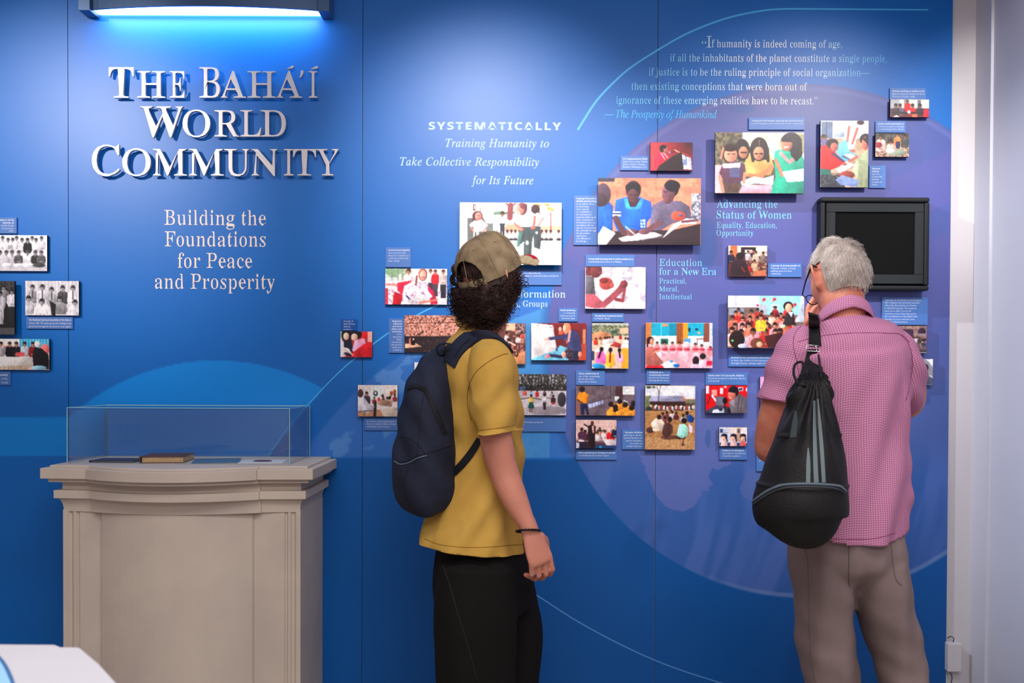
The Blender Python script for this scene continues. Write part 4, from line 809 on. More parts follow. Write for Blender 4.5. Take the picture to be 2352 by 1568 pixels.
p = Pic(1482, 885, 1597, 1032, (176, 132, 90), **ZD); p.rect(990, 320, 1556, 470, (206, 212, 226)); p.speck(990, 320, 1556, 470, 60, None, (232, 234, 240), 4, .5, .15); p.poly([(990, 600), (990, 440), (1050, 430), (1080, 500), (1060, 600)], (110, 120, 84)); p.rect(1440, 480, 1556, 590, (120, 120, 96)); p.poly([(1065, 432), (1420, 432), (1455, 500), (1025, 498)], (150, 152, 180)); p.poly([(1400, 432), (1420, 432), (1455, 500), (1430, 500)], (190, 120, 90)); p.rect(1045, 498, 1440, 600, (70, 44, 44))
for k in range(26): p.person(1060 + k * 19, 515 + (k * 37) % 22, 20, [(214, 190, 170), (160, 60, 60), (120, 100, 90), (230, 224, 224), (60, 60, 80)][k % 5], SK[0], (40, 26, 28), None)
p.line(1140, 500, 1145, 400, 8, (70, 50, 46)); p.line(1145, 400, 1118, 330, 5, (70, 50, 46)); p.line(1145, 400, 1165, 325, 5, (70, 50, 46)); p.ell(1030, 340, 30, 14, (70, 80, 60)); p.ell(1085, 338, 20, 10, (70, 80, 60)); p.ell(1030, 590, 36, 36, (50, 60, 54))
p.speck(990, 600, 1556, 1036, 14, (190, 146, 100), (166, 118, 74), 6, .5, .15); p.speck(990, 900, 1556, 1036, 7, None, (206, 164, 120), 9, .52, .1)
for x, y, c in ((1190, 620, (160, 110, 110)), (1235, 610, (120, 70, 70)), (1295, 600, (220, 210, 215)), (1340, 615, (100, 50, 56)), (1210, 665, (120, 76, 70)), (1420, 640, (170, 190, 200))): p.person(x, y, 32, c, SK[0], (30, 20, 24), None, True)
p.poly([(1455, 660), (1500, 640), (1545, 690), (1530, 735), (1475, 730)], (30, 70, 140)); p.ell(1462, 628, 20, 22, (40, 26, 34)); p.ell(1050, 820, 50, 34, (90, 60, 56)); p.poly([(1060, 740), (1110, 690), (1180, 700), (1210, 745), (1180, 830), (1080, 835)], (232, 214, 196)); p.ell(1148, 675, 24, 26, (50, 30, 32)); p.ell(1250, 900, 90, 28, (96, 62, 56), 0, .8)
p.poly([(1180, 860), (1200, 760), (1260, 730), (1305, 780), (1300, 850), (1230, 920)], (92, 62, 60)); p.ell(1270, 700, 24, 32, (44, 28, 32)); p.poly([(1480, 740), (1530, 780), (1535, 850), (1490, 850)], (226, 206, 220)); p.ell(1380, 900, 70, 24, (84, 54, 50)); p.poly([(1345, 880), (1375, 760), (1430, 745), (1475, 790), (1470, 880), (1410, 915)], (160, 224, 210)); p.ell(1430, 715, 32, 32, (40, 26, 32)); p.line(1425, 915, 1418, 980, 12, SK[0]); p.ell(1418, 985, 20, 9, (60, 50, 80))
photo(p, 'tall photograph of children squatting on dry ground before a long shed', .026)
p = Pic(1621, 885, 1716, 948, (214, 20, 32), **ZD)
for x in range(1700, 2140, 40): p.line(x, 325, x, 550, 4, (180, 14, 26))
p.rect(1672, 320, 1710, 410, (220, 224, 235)); p.rect(1738, 368, 1795, 436, (240, 160, 150)); p.rect(1833, 348, 1868, 418, (236, 220, 226)); p.rect(1878, 320, 1904, 348, (240, 190, 190)); p.poly([(2036, 340), (2092, 334), (2094, 378), (2042, 386)], (226, 220, 230)); p.poly([(2044, 346), (2084, 342), (2086, 370), (2048, 376)], (80, 70, 100)); p.ell(2135, 365, 12, 22, (245, 225, 230))
p.poly([(1735, 410), (1812, 500), (1800, 530), (1735, 440)], (236, 232, 240)); p.line(1745, 405, 1690, 530, 6, (40, 36, 50)); p.rect(1788, 440, 1876, 545, (112, 112, 128)); p.poly([(1672, 600), (1800, 540), (1940, 560), (1960, 632), (1672, 632)], (70, 70, 90)); p.poly([(1760, 590), (1880, 580), (1880, 628), (1740, 630)], (190, 200, 220)); p.ell(1890, 490, 27, 36, (26, 22, 30)); p.line(1885, 520, 1890, 590, 12, (30, 26, 34)); p.ell(1945, 600, 30, 26, (30, 26, 36)); p.ell(1840, 590, 24, 14, (40, 40, 56))
p.poly([(1930, 500), (1990, 470), (2050, 410), (2110, 440), (2140, 470), (2140, 632), (1960, 632), (1940, 560)], (112, 104, 112)); p.line(2050, 430, 2030, 620, 6, (60, 56, 66)); p.line(2090, 450, 2060, 630, 6, (70, 66, 76)); p.ell(1985, 385, 58, 62, (36, 26, 38)); p.ell(1965, 425, 44, 56, (206, 120, 104)); p.poly([(1925, 360), (1990, 335), (2040, 370), (2035, 440), (2000, 400), (1935, 395)], (34, 26, 40)); p.line(1940, 455, 1960, 462, 6, (240, 220, 220)); p.ell(1935, 425, 10, 7, (190, 90, 76)); p.poly([(1940, 500), (1980, 470), (2010, 500), (1980, 560)], (150, 140, 150))
photo(p, 'photograph of a smiling man at a microphone against a bright red wall', .026)
p = Pic(1652, 981, 1716, 1024, (206, 210, 226), **ZD); p.rect(1950, 785, 2140, 900, (222, 208, 200)); p.rect(2020, 795, 2062, 950, (184, 150, 130)); p.rect(2070, 800, 2130, 860, (236, 226, 226)); p.rect(2030, 810, 2052, 850, (70, 80, 110)); p.rect(1832, 805, 1865, 845, (60, 80, 120)); p.line(1828, 848, 1920, 848, 5, (70, 90, 120)); p.rect(1826, 960, 2140, 1002, (46, 70, 120))
for x, hx in ((1880, -8), (1985, -8), (2092, 0)):
    p.poly([(x - 45, 1000), (x - 25, 940), (x + 30, 940), (x + 42, 1000)], (236, 190, 190) if x < 2050 else (214, 110, 110)); p.ell(x, 892, 34, 32, (36, 30, 50)); p.line(x + 26, 900, x + 32, 945, 14, (36, 30, 50)); p.ell(x + hx, 912, 24, 30, (240, 180, 160)); p.ell(x, 878, 34, 14, (36, 30, 50))
photo(p, 'tiny photograph of three dark-haired children looking left, above its caption', .022)
p = Pic(1885, 277, 1995, 430, (206, 190, 170), **ZB); p.rect(1530, 725, 1820, 830, (226, 232, 244)); p.rect(1532, 730, 1600, 830, (110, 130, 160)); p.rect(1562, 730, 1568, 830, (70, 90, 120)); p.poly([(1610, 770), (1660, 765), (1680, 820), (1610, 830)], (176, 190, 214)); p.speck(1530, 830, 1820, 1125, 40, (206, 176, 150), (186, 154, 128), 5); p.poly([(1530, 1030), (1620, 1060), (1680, 1125), (1530, 1125)], (70, 74, 84)); p.speck(1530, 1040, 1680, 1125, 8, None, (40, 44, 54), 3, .5)
p.crowd(1540, 800, 1650, 815, 5, 24, [(120, 110, 160), (90, 50, 60), (200, 180, 190)], SK[:2]); p.poly([(1680, 790), (1700, 750), (1750, 740), (1770, 780), (1745, 830), (1725, 910), (1685, 900), (1665, 830)], (240, 236, 244)); p.line(1750, 770, 1720, 860, 14, (206, 110, 96)); p.line(1700, 760, 1690, 850, 14, (206, 110, 96)); p.ell(1768, 735, 22, 14, (60, 36, 40)); p.rect(1700, 895, 1735, 915, (190, 110, 90))
p.poly([(1620, 870), (1685, 835), (1700, 900), (1760, 940), (1680, 970), (1620, 930)], (110, 180, 208)); p.poly([(1650, 940), (1700, 915), (1765, 940), (1720, 965)], (80, 110, 140)); p.poly([(1670, 930), (1710, 920), (1750, 938), (1720, 960)], (236, 240, 246)); p.rect(1530, 950, 1590, 1050, (30, 110, 100)); p.poly([(1530, 880), (1590, 860), (1630, 930), (1680, 970), (1640, 1000), (1590, 1020), (1530, 1010)], (206, 30, 40)); p.ell(1600, 862, 36, 30, (40, 24, 36)); p.ell(1612, 882, 24, 26, (190, 110, 96)); p.line(1600, 920, 1665, 965, 12, (60, 60, 110))
p.poly([(1620, 1020), (1690, 970), (1735, 990), (1650, 1040)], (232, 226, 240)); p.ell(1672, 985, 18, 9, (190, 100, 84)); p.ell(1690, 1050, 46, 24, (150, 66, 56)); p.poly([(1620, 1080), (1660, 1050), (1760, 1080), (1750, 1122), (1650, 1110)], (130, 150, 200)); p.poly([(1720, 1020), (1760, 930), (1820, 900), (1820, 1122), (1750, 1122), (1760, 1080)], (176, 186, 150)); p.ell(1800, 835, 36, 34, (36, 26, 34)); p.ell(1798, 860, 22, 40, (200, 120, 100)); p.poly([(1775, 830), (1820, 820), (1820, 880), (1800, 850)], (36, 26, 34)); p.line(1750, 940, 1700, 968, 14, (190, 110, 90))
photo(p, 'tall photograph of women with a blue sewing box, above the dark screen', .03)
p = Pic(2045, 228, 2134, 269, (140, 130, 136), **ZB); p.rect(1948, 597, 2180, 650, (206, 214, 206)); p.rect(1948, 597, 2000, 650, (176, 180, 184)); p.rect(2030, 597, 2045, 650, (150, 150, 150)); p.rect(2110, 600, 2130, 650, (120, 120, 126)); p.rect(1948, 650, 2180, 705, (110, 40, 46))
p.person(2050, 600, 18, (214, 36, 40), SK[1], (40, 30, 30)); p.rect(2038, 625, 2062, 670, (214, 36, 40))
for x, c in ((2005, (120, 110, 140)), (2080, (200, 40, 50)), (2125, (60, 50, 66)), (1980, (60, 50, 60))): p.person(x, 622, 24, c, SK[1], (30, 22, 28), None, True)
p.ell(2165, 680, 22, 26, (220, 40, 60)); p.rect(1960, 672, 2150, 684, (40, 30, 36)); p.poly([(2075, 690), (2110, 680), (2110, 705), (2085, 705)], (245, 120, 90)); p.poly([(1985, 690), (2010, 705), (1960, 705)], (240, 230, 220)); p.ell(2060, 672, 10, 10, (240, 240, 245))
photo(p, 'small photograph of women at sewing machines, nearest the top right corner', .022)
p = Pic(2011, 306, 2088, 360, (150, 120, 104), **ZB); p.speck(1856, 797, 2062, 860, 16, (96, 90, 84), (60, 56, 54), 4); p.speck(1856, 870, 2062, 942, 8, (196, 170, 150), (120, 90, 76), 7, .5, .1)
p.person(1990, 800, 22, (244, 140, 80), SK[2], (60, 40, 40)); p.rect(1982, 850, 2004, 890, (34, 44, 90)); p.person(2035, 805, 24, (70, 80, 80), SK[1]); p.person(1890, 806, 30, (236, 200, 190), SK[1]); p.person(1950, 838, 26, (220, 190, 180), SK[1]); p.ell(1875, 870, 24, 18, (150, 50, 60)); p.ell(1985, 915, 60, 20, (150, 160, 140)); p.ell(1950, 905, 28, 14, (226, 214, 214))
photo(p, 'small photograph of people planting a garden, below its caption at upper right', .022)
p = Pic(2050, 748, 2129, 810, (110, 84, 90), **ZG); p.speck(1450, 895, 1760, 1000, 7, (176, 150, 140), (130, 96, 96), 4); p.rect(1530, 925, 1640, 1010, (70, 50, 70)); p.ell(1715, 945, 36, 34, (60, 44, 64)); p.rect(1690, 965, 1745, 980, (160, 140, 160)); p.crowd(1550, 985, 1750, 1040, 14, 22, [(200, 196, 220), (226, 224, 236), (110, 100, 140), (60, 60, 60)], SK[1:3], (30, 22, 28)); p.rect(1450, 1110, 1760, 1130, (60, 66, 60)); p.rect(1450, 1130, 1760, 1138, (170, 160, 170))
photo(p, 'small photograph of a group before a brick building, right of the pink shoulder', .02)
p = Pic(2094, 824, 2143, 884, (140, 140, 150), **ZG); p.poly([(1750, 1195), (1815, 1190), (1815, 1280), (1780, 1220)], (214, 216, 222)); p.rect(1620, 1200, 1720, 1290, (205, 205, 214)); p.poly([(1620, 1425), (1620, 1350), (1815, 1360), (1815, 1425)], (88, 96, 116)); p.ell(1745, 1270, 30, 34, (40, 38, 46)); p.line(1730, 1290, 1722, 1340, 13, (40, 38, 46)); p.line(1760, 1290, 1768, 1345, 13, (40, 38, 46)); p.ell(1745, 1380, 44, 50, (96, 100, 122)); p.line(1790, 1340, 1815, 1360, 8, (220, 210, 214))
photo(p, 'small grey photograph of a girl with plaits, touching the pink shirt edge', .02)
p = Pic(1746, 865, 1800, 962, (206, 160, 200), **ZD); p.rect(2280, 380, 2600, 560, (90, 60, 100)); p.ell(2320, 540, 30, 50, (60, 40, 60)); p.rect(2280, 590, 2330, 700, (226, 220, 232))
photo(p, 'narrow strip of a photograph behind the left arm of the grey-haired man', .02)

# ------------------------------------------------------------------ caption plates with small lettering
def caption(x0, y0, x1, y1, lines, label, align='L', tx=None, ty=None, lh=None, bold=1, thick=.008, plate=True, pad=6, cap=None):
    Y = -thick; a = P(x0, y0, Y); b_ = P(x1, y1, Y); r = P(x1, y0, Y)
    if plate:
        o = link('caption_plate', MB().box(a.x, b_.x, Y, -.0004, b_.z, (a.z + r.z) / 2).mesh(), M['caption_plate'])
    else:
        o = link('caption_plate', MB().box(a.x, b_.x, Y, -.0004, b_.z, (a.z + r.z) / 2).mesh(), M['clear_film'])
    tag(o, label, 'caption', 'caption plates on the blue wall')
    n = len(lines); lh = lh or min(9.6, (y1 - y0 - 5) / max(1, n)); cap = cap or min(4.6, lh * .62)
    ty = ty if ty is not None else y0 + 3 + lh * .78
    mb = []
    for i, s in enumerate(lines):
        if not s: continue
        me = place_text(s, 'sansbold' if i < bold else 'sans', x0 + pad, x1 - pad, ty + i * lh, cap, Y - .0006, res=1, anchor=align, maxw=(x1 - x0 - 1.6 * pad))
        mb.append(me)
    V = []; Fc = []
    for me in mb:
        k = len(V); V += [tuple(v.co) for v in me.vertices]; Fc += [tuple(i + k for i in q.vertices) for q in me.polygons]; bpy.data.meshes.remove(me)
    link('lettering', pyd(V, Fc), M['caption_ink'], o); return o
M['clear_film'] = mat('wall_coloured_plate', (10, 84, 168), .45, .3)
caption(-45, 499, 38, 536, ["Bah\u00e1'\u00eds of Fiji", "Islands at", "South Pacific", "Convention,", "1959."], 'caption plate above the seated group photograph at the left edge', 'R', bold=2)
caption(60, 728, 167, 755, ["The National Spiritual Assembly of the Bah\u00e1'\u00eds", "of Iran, 1980. The entire group were kidnapped by", "government agents and never seen again."], 'caption plate under the photograph of nine people in suits')
caption(-60, 853, 24, 884, ["Spiritual Assembly", "of the", "South"], 'caption plate under the conference table photograph', 'R')
caption(886, 568, 944, 613.5, ["Arrival of participants", "from various South", "American countries to a", "conference held in S\u00e3o", "Paulo, Brazil."], 'caption plate above the smiling girl in red and white', lh=6.2, cap=3.6, ty=576)
caption(893, 731, 929, 810, ["Regional,", "national", "and local", "plans and", "activities", "of the", "Australian", "Bah\u00e1'\u00ed", "community", "discussed at", "conference", "in Sydney."], 'narrow tall caption plate left of the arena photograph', 'R', bold=5, lh=6.0, cap=3.6, ty=739)
caption(783, 733, 820, 759, ["A study of", "with literacy", "skills by", "mothers."], 'faint dark caption above the two women reading', plate=False, bold=0, lh=6.2, cap=3.6, ty=739)
caption(837, 961, 913, 988, ["In London, a group gathering in a", "home to study the Bah\u00e1'\u00ed writings", "and initiate acts of service."], 'caption plate under the living-room gathering', bold=0, lh=6, cap=3.6, ty=969)
caption(1174, 622, 1290, 654.5, ["      of the activities offered by the", "to develop children's spiritual faculties and lay the"], 'caption plate under the large overexposed school photograph', 'L', bold=0, lh=6, cap=3.6, ty=629)
caption(1283, 707, 1327, 738, ["Youth planning", "a community", "service project in", "Nordova, Italy."], 'caption plate above the whiteboard photograph', 'R', lh=6.2, cap=3.6, ty=714)
caption(1318, 449, 1373, 562.5, ["A group of youth in", "Zambia participating", "in a program aimed", "at developing", "their capacity", "to contribute to", "the spiritual and", "material wellbeing of", "their communities.", "Participants strive to", "strengthen various", "aspects of community", "life, primarily through", "the generation,", "application,", "and diffusion of", "knowledge."], 'tall caption plate left of the three young men', bold=2, lh=6.12, cap=3.7, ty=457.5)
caption(1345, 585, 1457.5, 612, ["Young child learning how to write numbers in a", "community-based school in Malawi."], 'caption plate above the child at the chalkboard', bold=1, lh=6.2, cap=3.8, ty=596.5)
caption(1360, 719, 1433, 739, ["The Masimar Vocational School", "in Malawi, Brazil."], 'caption plate above the outdoor class photograph', lh=6, cap=3.8, ty=727)
caption(1323, 850, 1389, 884, ["Class underway in", "one of the community-", "based schools in", "Papua New Guinea"], 'caption plate above the teacher in orange', lh=6.2, cap=3.8, ty=859.5)
caption(1160, 957, 1300, 991, ["                     to develop spiritual faculties and lay the", "                     of noble character."], 'caption plate under the circle of children', bold=0, lh=6, cap=3.6, ty=971)
caption(1425, 358, 1490, 391, ["U.S. Congresswoman Sheila", "Jackson Lee at the Tahirih", "Justice Center's Annual", "Benefit in Washington, D.C."], 'caption plate left of the speaker at the lectern', lh=6.2, cap=3.7, ty=366.5)
caption(1720, 270, 1848, 298, ["Young girls from Panama, exploring the contributions of", "youth of all ages to the betterment of their community."], 'caption plate above the girls reading', lh=6.3, cap=3.8, ty=279)
caption(1764, 604.5, 1841, 636, ["A group of young people in", "Montreal, Canada, creating", "uplifting music for their", "community."], 'caption plate right of the young musicians', lh=6.2, cap=3.7, ty=611.5)
caption(1673.5, 815, 1850, 842, ["Rooted in the conviction that every child is noble and deserves", "to learn, this childhood development program has spread", "through Vietnam, making neighborhood classes for all."], 'caption plate under the crowded classroom photograph', lh=6.5, cap=3.8, ty=823)
caption(1485, 848, 1540, 882, ["Children at a", "community-owned", "preschool in Indonesia", "learning about colors."], 'caption plate under the preschool circle', bold=2, lh=6.2, cap=3.7, ty=856.5)
caption(1621, 856, 1717, 884, ["Radio Bah\u00e1'\u00ed in Caracollo, Bolivia,", "broadcasts programs in Quechua, Aymara,", "and Spanish."], 'caption plate above the man at the microphone', lh=6.2, cap=3.8, ty=864)
caption(1429, 986, 1482, 1031.5, ["Kenyan children", "gathering to develop", "spiritual faculties and", "lay the foundation", "of a noble and", "upright character."], 'caption plate left of the children on dry ground', 'R', lh=6.3, cap=3.7, ty=994.5)
caption(1323, 1032, 1416.5, 1055.5, ["Bah\u00e1'\u00eds gathering in Chicago to consult", "on developments in their region."], 'caption plate under the dark-suited man', lh=6.4, cap=3.8, ty=1041)
caption(1652.5, 1027, 1716, 1055.5, ["Children in Malaysia", "exploring the development", "of spiritual qualities."], 'caption plate under the three children looking left', lh=6.2, cap=3.7, ty=1036)
caption(2044, 202, 2126.5, 228.5, ["Women working on textiles at the", "Barli Development Institute for Rural", "Women in Indore, India."], 'caption plate over the sewing machine photograph, nearest the top right corner', lh=6.3, cap=3.7, ty=211)
caption(2011, 278, 2079.5, 304.5, ["Junior youth participate in", "a service project to beautify", "a community garden in Brazil."], 'caption plate above the garden photograph', lh=6.2, cap=3.7, ty=286)
caption(1997, 380, 2034, 431.5, ["Women", "taking", "part in a", "community", "banking", "program in", "Nepal."], 'narrow caption plate right of the tall blue sewing box photograph', bold=2, lh=6.1, cap=3.6, ty=389)
caption(2026, 683, 2130.5, 746, ["A group of students in Azerbaijan", "who together run university seminars", "offered by the Institute for Studies", "in Global Prosperity. The seminars", "assist more than 5 across all", "countries at the University and its", "the contributions of the Bah\u00e1'\u00ed faith", "learning on peace, and discourse", "on social transformation."], 'large caption plate under the dark screen', lh=6.3, cap=3.7, ty=690.5)
caption(2090, 886, 2126.5, 920, ["Students of", "the school", "in India."], 'small caption plate at the right edge of the pink shirt', bold=0, lh=6.3, cap=3.6, ty=899)
caption(1738, 1014, 1790, 1082, ["Children", "help with", "a service", "project."], 'caption plate mostly hidden behind the grey-haired man\'s arm', bold=1, lh=6.3, cap=3.6, ty=1040)
# ------------------------------------------------------------------ dark screen
scr = empty('wall_screen', P(2009, 559, 0), 'black framed display screen switched off, beside the white wall', 'screen')
def frame(x0, y0, x1, y1, w, Ya, Yb, rad, m, name, z=None):
    a = P(x0, y0, Ya); b_ = P(x1, y1, Ya); 
    bm_ = bmesh.new(); mbx = MB()
    X0, X1, Z0, Z1 = a.x, b_.x, b_.z, a.z
    for q in ((X0, X1, Z1 - w, Z1), (X0, X1, Z0, Z0 + w), (X0, X0 + w, Z0 + w, Z1 - w), (X1 - w, X1, Z0 + w, Z1 - w)):
        mbx.box(q[0], q[1], Ya, Yb, q[2], q[3])
    me = mbx.mesh(); bm_.free()
    me = evalmods(me, [('BEVEL', dict(width=rad, segments=3, limit_method='ANGLE'))])
    return link(name, me, m, scr, False)
frame(1886, 452, 2134, 667, .018, -.062, -.004, .006, M['dark_plastic'], 'frame')
frame(1898, 465, 2122, 652, .034, -.052, -.006, .002, M['bezel'], 'bezel')
a = P(1910, 478, -.045); b_ = P(2108, 632, -.045)
link('display', MB().box(a.x, b_.x, -.044, -.008, b_.z, a.z).mesh(), M['screen'], scr)
# ------------------------------------------------------------------ small white box and cable low on the white wall
boxo = empty('cable_box', P(2194, 1510, 0), 'small white wall box with a thin cable, low beside the panels', 'box')
a = P(2178, 1478, -.028); b_ = P(2209, 1543, -.028)
me = evalmods(MB().box(a.x, b_.x, -.028, .0118, b_.z, a.z).mesh(), [('BEVEL', dict(width=.003, segments=2))])
link('box_body', me, M['white_paint'], boxo)
mb = MB(); mb.tube([P(u, v, -.004) for u, v in spl([(2176, 1465), (2184, 1461), (2191, 1466), (2188, 1477)], 12)], [.0016] * 12, 6); link('cable', mb.mesh(), M['bezel'], boxo, True)
mb = MB(); mb.tube([P(u, v, -.001) for u, v in spl([(2183, 1544), (2187, 1555), (2184, 1572)], 8)], [.0014] * 8, 6); link('cable', mb.mesh(), M['bezel'], boxo, True)
# ------------------------------------------------------------------ stone pedestal with its glass case
def PZ(u, v, z):
    d = ray(u, v); t = (z - CAM.z) / d.z; return CAM + d * t
XL, XR = -1.592, -.694; XM = (XL + XR) / 2; HW = (XR - XL) / 2
def plan(ins, yc=-.42, step=.012, bowd=.10, yb=-.002):
    """plan outline, inset from the slab edge: two straight corners and a bowed middle"""
    x0, x1 = XL + ins, XR - ins; yf = yc + ins; b0, b1 = XM - HW * .64, XM + HW * .60
    pts = [(x1, yb), (x0, yb), (x0, yf), (b0, yf - step)]
    for k in range(25):
        t = k / 24; x = b0 + (b1 - b0) * t
        pts.append((x, yf - step * 1.8 - (bowd) * (1 - (2 * t - 1) ** 2)))
    pts += [(b1, yf - step), (x1, yf)]
    return pts
ped = empty('display_pedestal', (XM, -.25, 0), 'pale stone display pedestal with bowed front carrying the glass case', 'pedestal')
def tier(name, z0, z1, ins, par=None, m=None, bev=.002, **k):
    me = evalmods(MB().prism(plan(ins, **k), z0, z1).mesh(), [('BEVEL', dict(width=bev, segments=2, limit_method='ANGLE', angle_limit=.6))])
    return link(name, me, m or M['stone'], par or ped)
tier('top_slab', 1.008, 1.043, 0); tier('raised_border', 1.0425, 1.051, .022)
tier('moulding', .995, 1.0085, .018); tier('recessed_neck', .966, .996, .05, bowd=.085)
tier('cornice', .940, .967, .03, bowd=.085)
# cove under the cornice, in thin steps that curve in
NR_ = 12; rings = [plan(.036 + .018 * math.sin(k / NR_ * PI / 2), bowd=.085 - .023 * k / NR_) for k in range(NR_ + 1)]; nn_ = len(rings[0])
Vq = [(x, y, .9405 - .046 * (1 - math.cos(k / NR_ * PI / 2))) for k, rg_ in enumerate(rings) for x, y in rg_]
link('cove', pyd(Vq, [(k * nn_ + i, k * nn_ + (i + 1) % nn_, (k + 1) * nn_ + (i + 1) % nn_, (k + 1) * nn_ + i) for k in range(NR_) for i in range(nn_)] + [tuple(range(nn_)), tuple(range((NR_ + 1) * nn_ - 1, NR_ * nn_ - 1, -1))]), M['stone'], ped)
def shaft():
    x0, x1 = XL + .052, XR - .052; yf = -.42 + .052; a0, a1 = x0 + .135, x1 - .165
    pts = [(x1, -.002), (x0, -.002), (x0, yf)]
    def groove(xa, w=.019, d=.009):
        return [(xa + w * t, yf + d * math.sin(PI * t)) for t in (0, .15, .35, .5, .65, .85, 1)]
    pts += groove(x0 + .016) + groove(x0 + .044, .012, .007)
    pts += [(a0 - .002, yf), (a0, yf - .014)]
    for k in range(21):
        t = k / 20; x = a0 + .004 + (a1 - a0 - .008) * t
        pts.append((x, yf - .016 - .062 * (1 - (2 * t - 1) ** 2)))
    pts += [(a1, yf - .014), (a1 + .006, yf - .012), (a1 + .012, yf)]
    pts += groove(x1 - .054, .012, .007) + groove(x1 - .034)
    pts += [(x1, yf)]
    return pts
link('shaft', MB().prism(shaft(), .10, .9).mesh(), M['stone'], ped)
tier('plinth', 0.0, .10, .03)
# glass
gl = bpy.data.materials.new('case_glass'); gl.use_nodes = True; nt = gl.node_tree; nt.nodes.clear()
out = nt.nodes.new('ShaderNodeOutputMaterial'); mx = nt.nodes.new('ShaderNodeMixShader'); tr = nt.nodes.new('ShaderNodeBsdfTransparent'); gs = nt.nodes.new('ShaderNodeBsdfGlossy'); fr = nt.nodes.new('ShaderNodeFresnel')
tr.inputs[0].default_value = (.97, .985, .99, 1); gs.inputs['Roughness'].default_value = .02
lw = nt.nodes.new('ShaderNodeLayerWeight'); nt.nodes.remove(fr); pw = nt.nodes.new('ShaderNodeMath'); pw.operation = 'POWER'; pw.inputs[1].default_value = 4.0; nt.links.new(lw.outputs['Facing'], pw.inputs[0])
ml = nt.nodes.new('ShaderNodeMath'); ml.operation = 'MULTIPLY_ADD'; ml.inputs[1].default_value = .7; ml.inputs[2].default_value = .05; nt.links.new(pw.outputs[0], ml.inputs[0])
nt.links.new(ml.outputs[0], mx.inputs[0]); nt.links.new(tr.outputs[0], mx.inputs[1]); nt.links.new(gs.outputs[0], mx.inputs[2]); nt.links.new(mx.outputs[0], out.inputs[0]); M['glass'] = gl
M['tint'] = gl.copy(); M['tint'].name = 'tinted_back_glass'; [n for n in M['tint'].node_tree.nodes if n.bl_idname == 'ShaderNodeBsdfTransparent'][0].inputs[0].default_value = (.86, .93, .96, 1)
M['glass_edge'] = mat('glass_edge', (150, 205, 225), .2, .6)
case = empty('glass_case', (-1.165, -.18, 1.052), 'clear rectangular glass case standing on the stone pedestal', 'case')
gx0, gx1, gy0, gy1, gz0, gz1 = -1.540, -.790, -.337, -.022, 1.0515, 1.234; t_ = .005
for q in ((gx0, gx1, gy0, gy0 + t_, gz0, gz1), (gx0, gx1, gy1 - t_, gy1, gz0, gz1), (gx0, gx0 + t_, gy0 + t_ + .0002, gy1 - t_ - .0002, gz0, gz1), (gx1 - t_, gx1, gy0 + t_ + .0002, gy1 - t_ - .0002, gz0, gz1), (gx0, gx1, gy0, gy1, gz1 + .0002, gz1 + t_)):
    link('pane', MB().box(*q).mesh(), M['tint'] if q[2] == gy1 - t_ else M['glass'], case)
e = .0011
def edge(p0, p1):
    x0, x1 = sorted((p0[0], p1[0])); y0, y1 = sorted((p0[1], p1[1])); z0, z1 = sorted((p0[2], p1[2]))
    link('glass_edge', MB().box(x0 - e, x1 + e, y0 - e, y1 + e, z0 - e, z1 + e).mesh(), M['glass_edge'], case)
zt = gz1 + t_ + .001
for x in (gx0, gx1):
    edge((x, gy0, gz0 + .002), (x, gy0, zt - .003)); edge((x, gy1, gz0 + .002), (x, gy1, zt - .003)); edge((x, gy0 + .003, zt), (x, gy1 - .003, zt))
edge((gx0, gy0, zt), (gx1, gy0, zt)); edge((gx0, gy1, zt), (gx1, gy1, zt))
# contents of the case
M['brown_cover'] = mat('brown_leather', (92, 50, 44), .5, .4, var=.15, scale=60, bump=.2)
M['pages'] = mat('gilt_pages', (214, 172, 120), .6, .3, var=.12, scale=90)
M['navy_cover'] = mat('navy_cloth', (24, 52, 92), .6, .3, var=.1, scale=50)
M['teal_cover'] = mat('teal_paper', (70, 120, 158), .5, .3, var=.06, scale=30)
M['paper'] = mat('white_paper', (240, 238, 240), .6, .3)
M['plum'] = mat('plum_seal', (92, 34, 60), .35, .5)
def rotbox(cx, cy, a, sx, sy, z0, z1):
    m = MB().box(-sx / 2, sx / 2, -sy / 2, sy / 2, z0, z1); c, s = math.cos(a), math.sin(a)
    m.v = [(cx + x * c - y * s, cy + x * s + y * c, z) for x, y, z in m.v]; return m
def book(cx, cy, a, sx, sy, th, cover, pages, label, z=1.0515):
    bk = empty('book', (cx, cy, z), label, 'book')
    ct = .0022
    link('back_cover', rotbox(cx, cy, a, sx, sy, z, z + ct).mesh(), cover, bk)
    link('page_block', rotbox(cx + .002 * math.cos(a), cy, a, sx - .010, sy - .008, z + ct, z + th - ct).mesh(), pages, bk)
    link('front_cover', rotbox(cx, cy, a, sx, sy, z + th - ct, z + th).mesh(), cover, bk)
    c, s = math.cos(a), math.sin(a); dx = -sx / 2 - .001
    link('spine', rotbox(cx + dx * c, cy + dx * s, a, .003, sy, z, z + th).mesh(), cover, bk)
    return bk
book(-1.24, -.225, .10, .145, .165, .022, M['brown_cover'], M['pages'], 'brown leather-bound book with golden page edges inside the glass case')
book(-1.405, -.245, -.03, .15, .11, .007, M['navy_cover'], M['pages'], 'thin navy blue booklet at the left inside the glass case')
book(-1.065, -.235, .22, .15, .15, .005, M['teal_cover'], M['paper'], 'thin teal booklet lying between the brown book and white sheet')
sh = link('paper_sheet', rotbox(-.905, -.24, .12, .15, .13, 1.0515, 1.0535).mesh(), M['paper']); tag(sh, 'white paper sheet at the right inside the glass case', 'paper')
mb = MB(); q = [(-.905 + .032 * math.cos(k * PI / 12), -.245 + .02 * math.sin(k * PI / 12)) for k in range(24)]
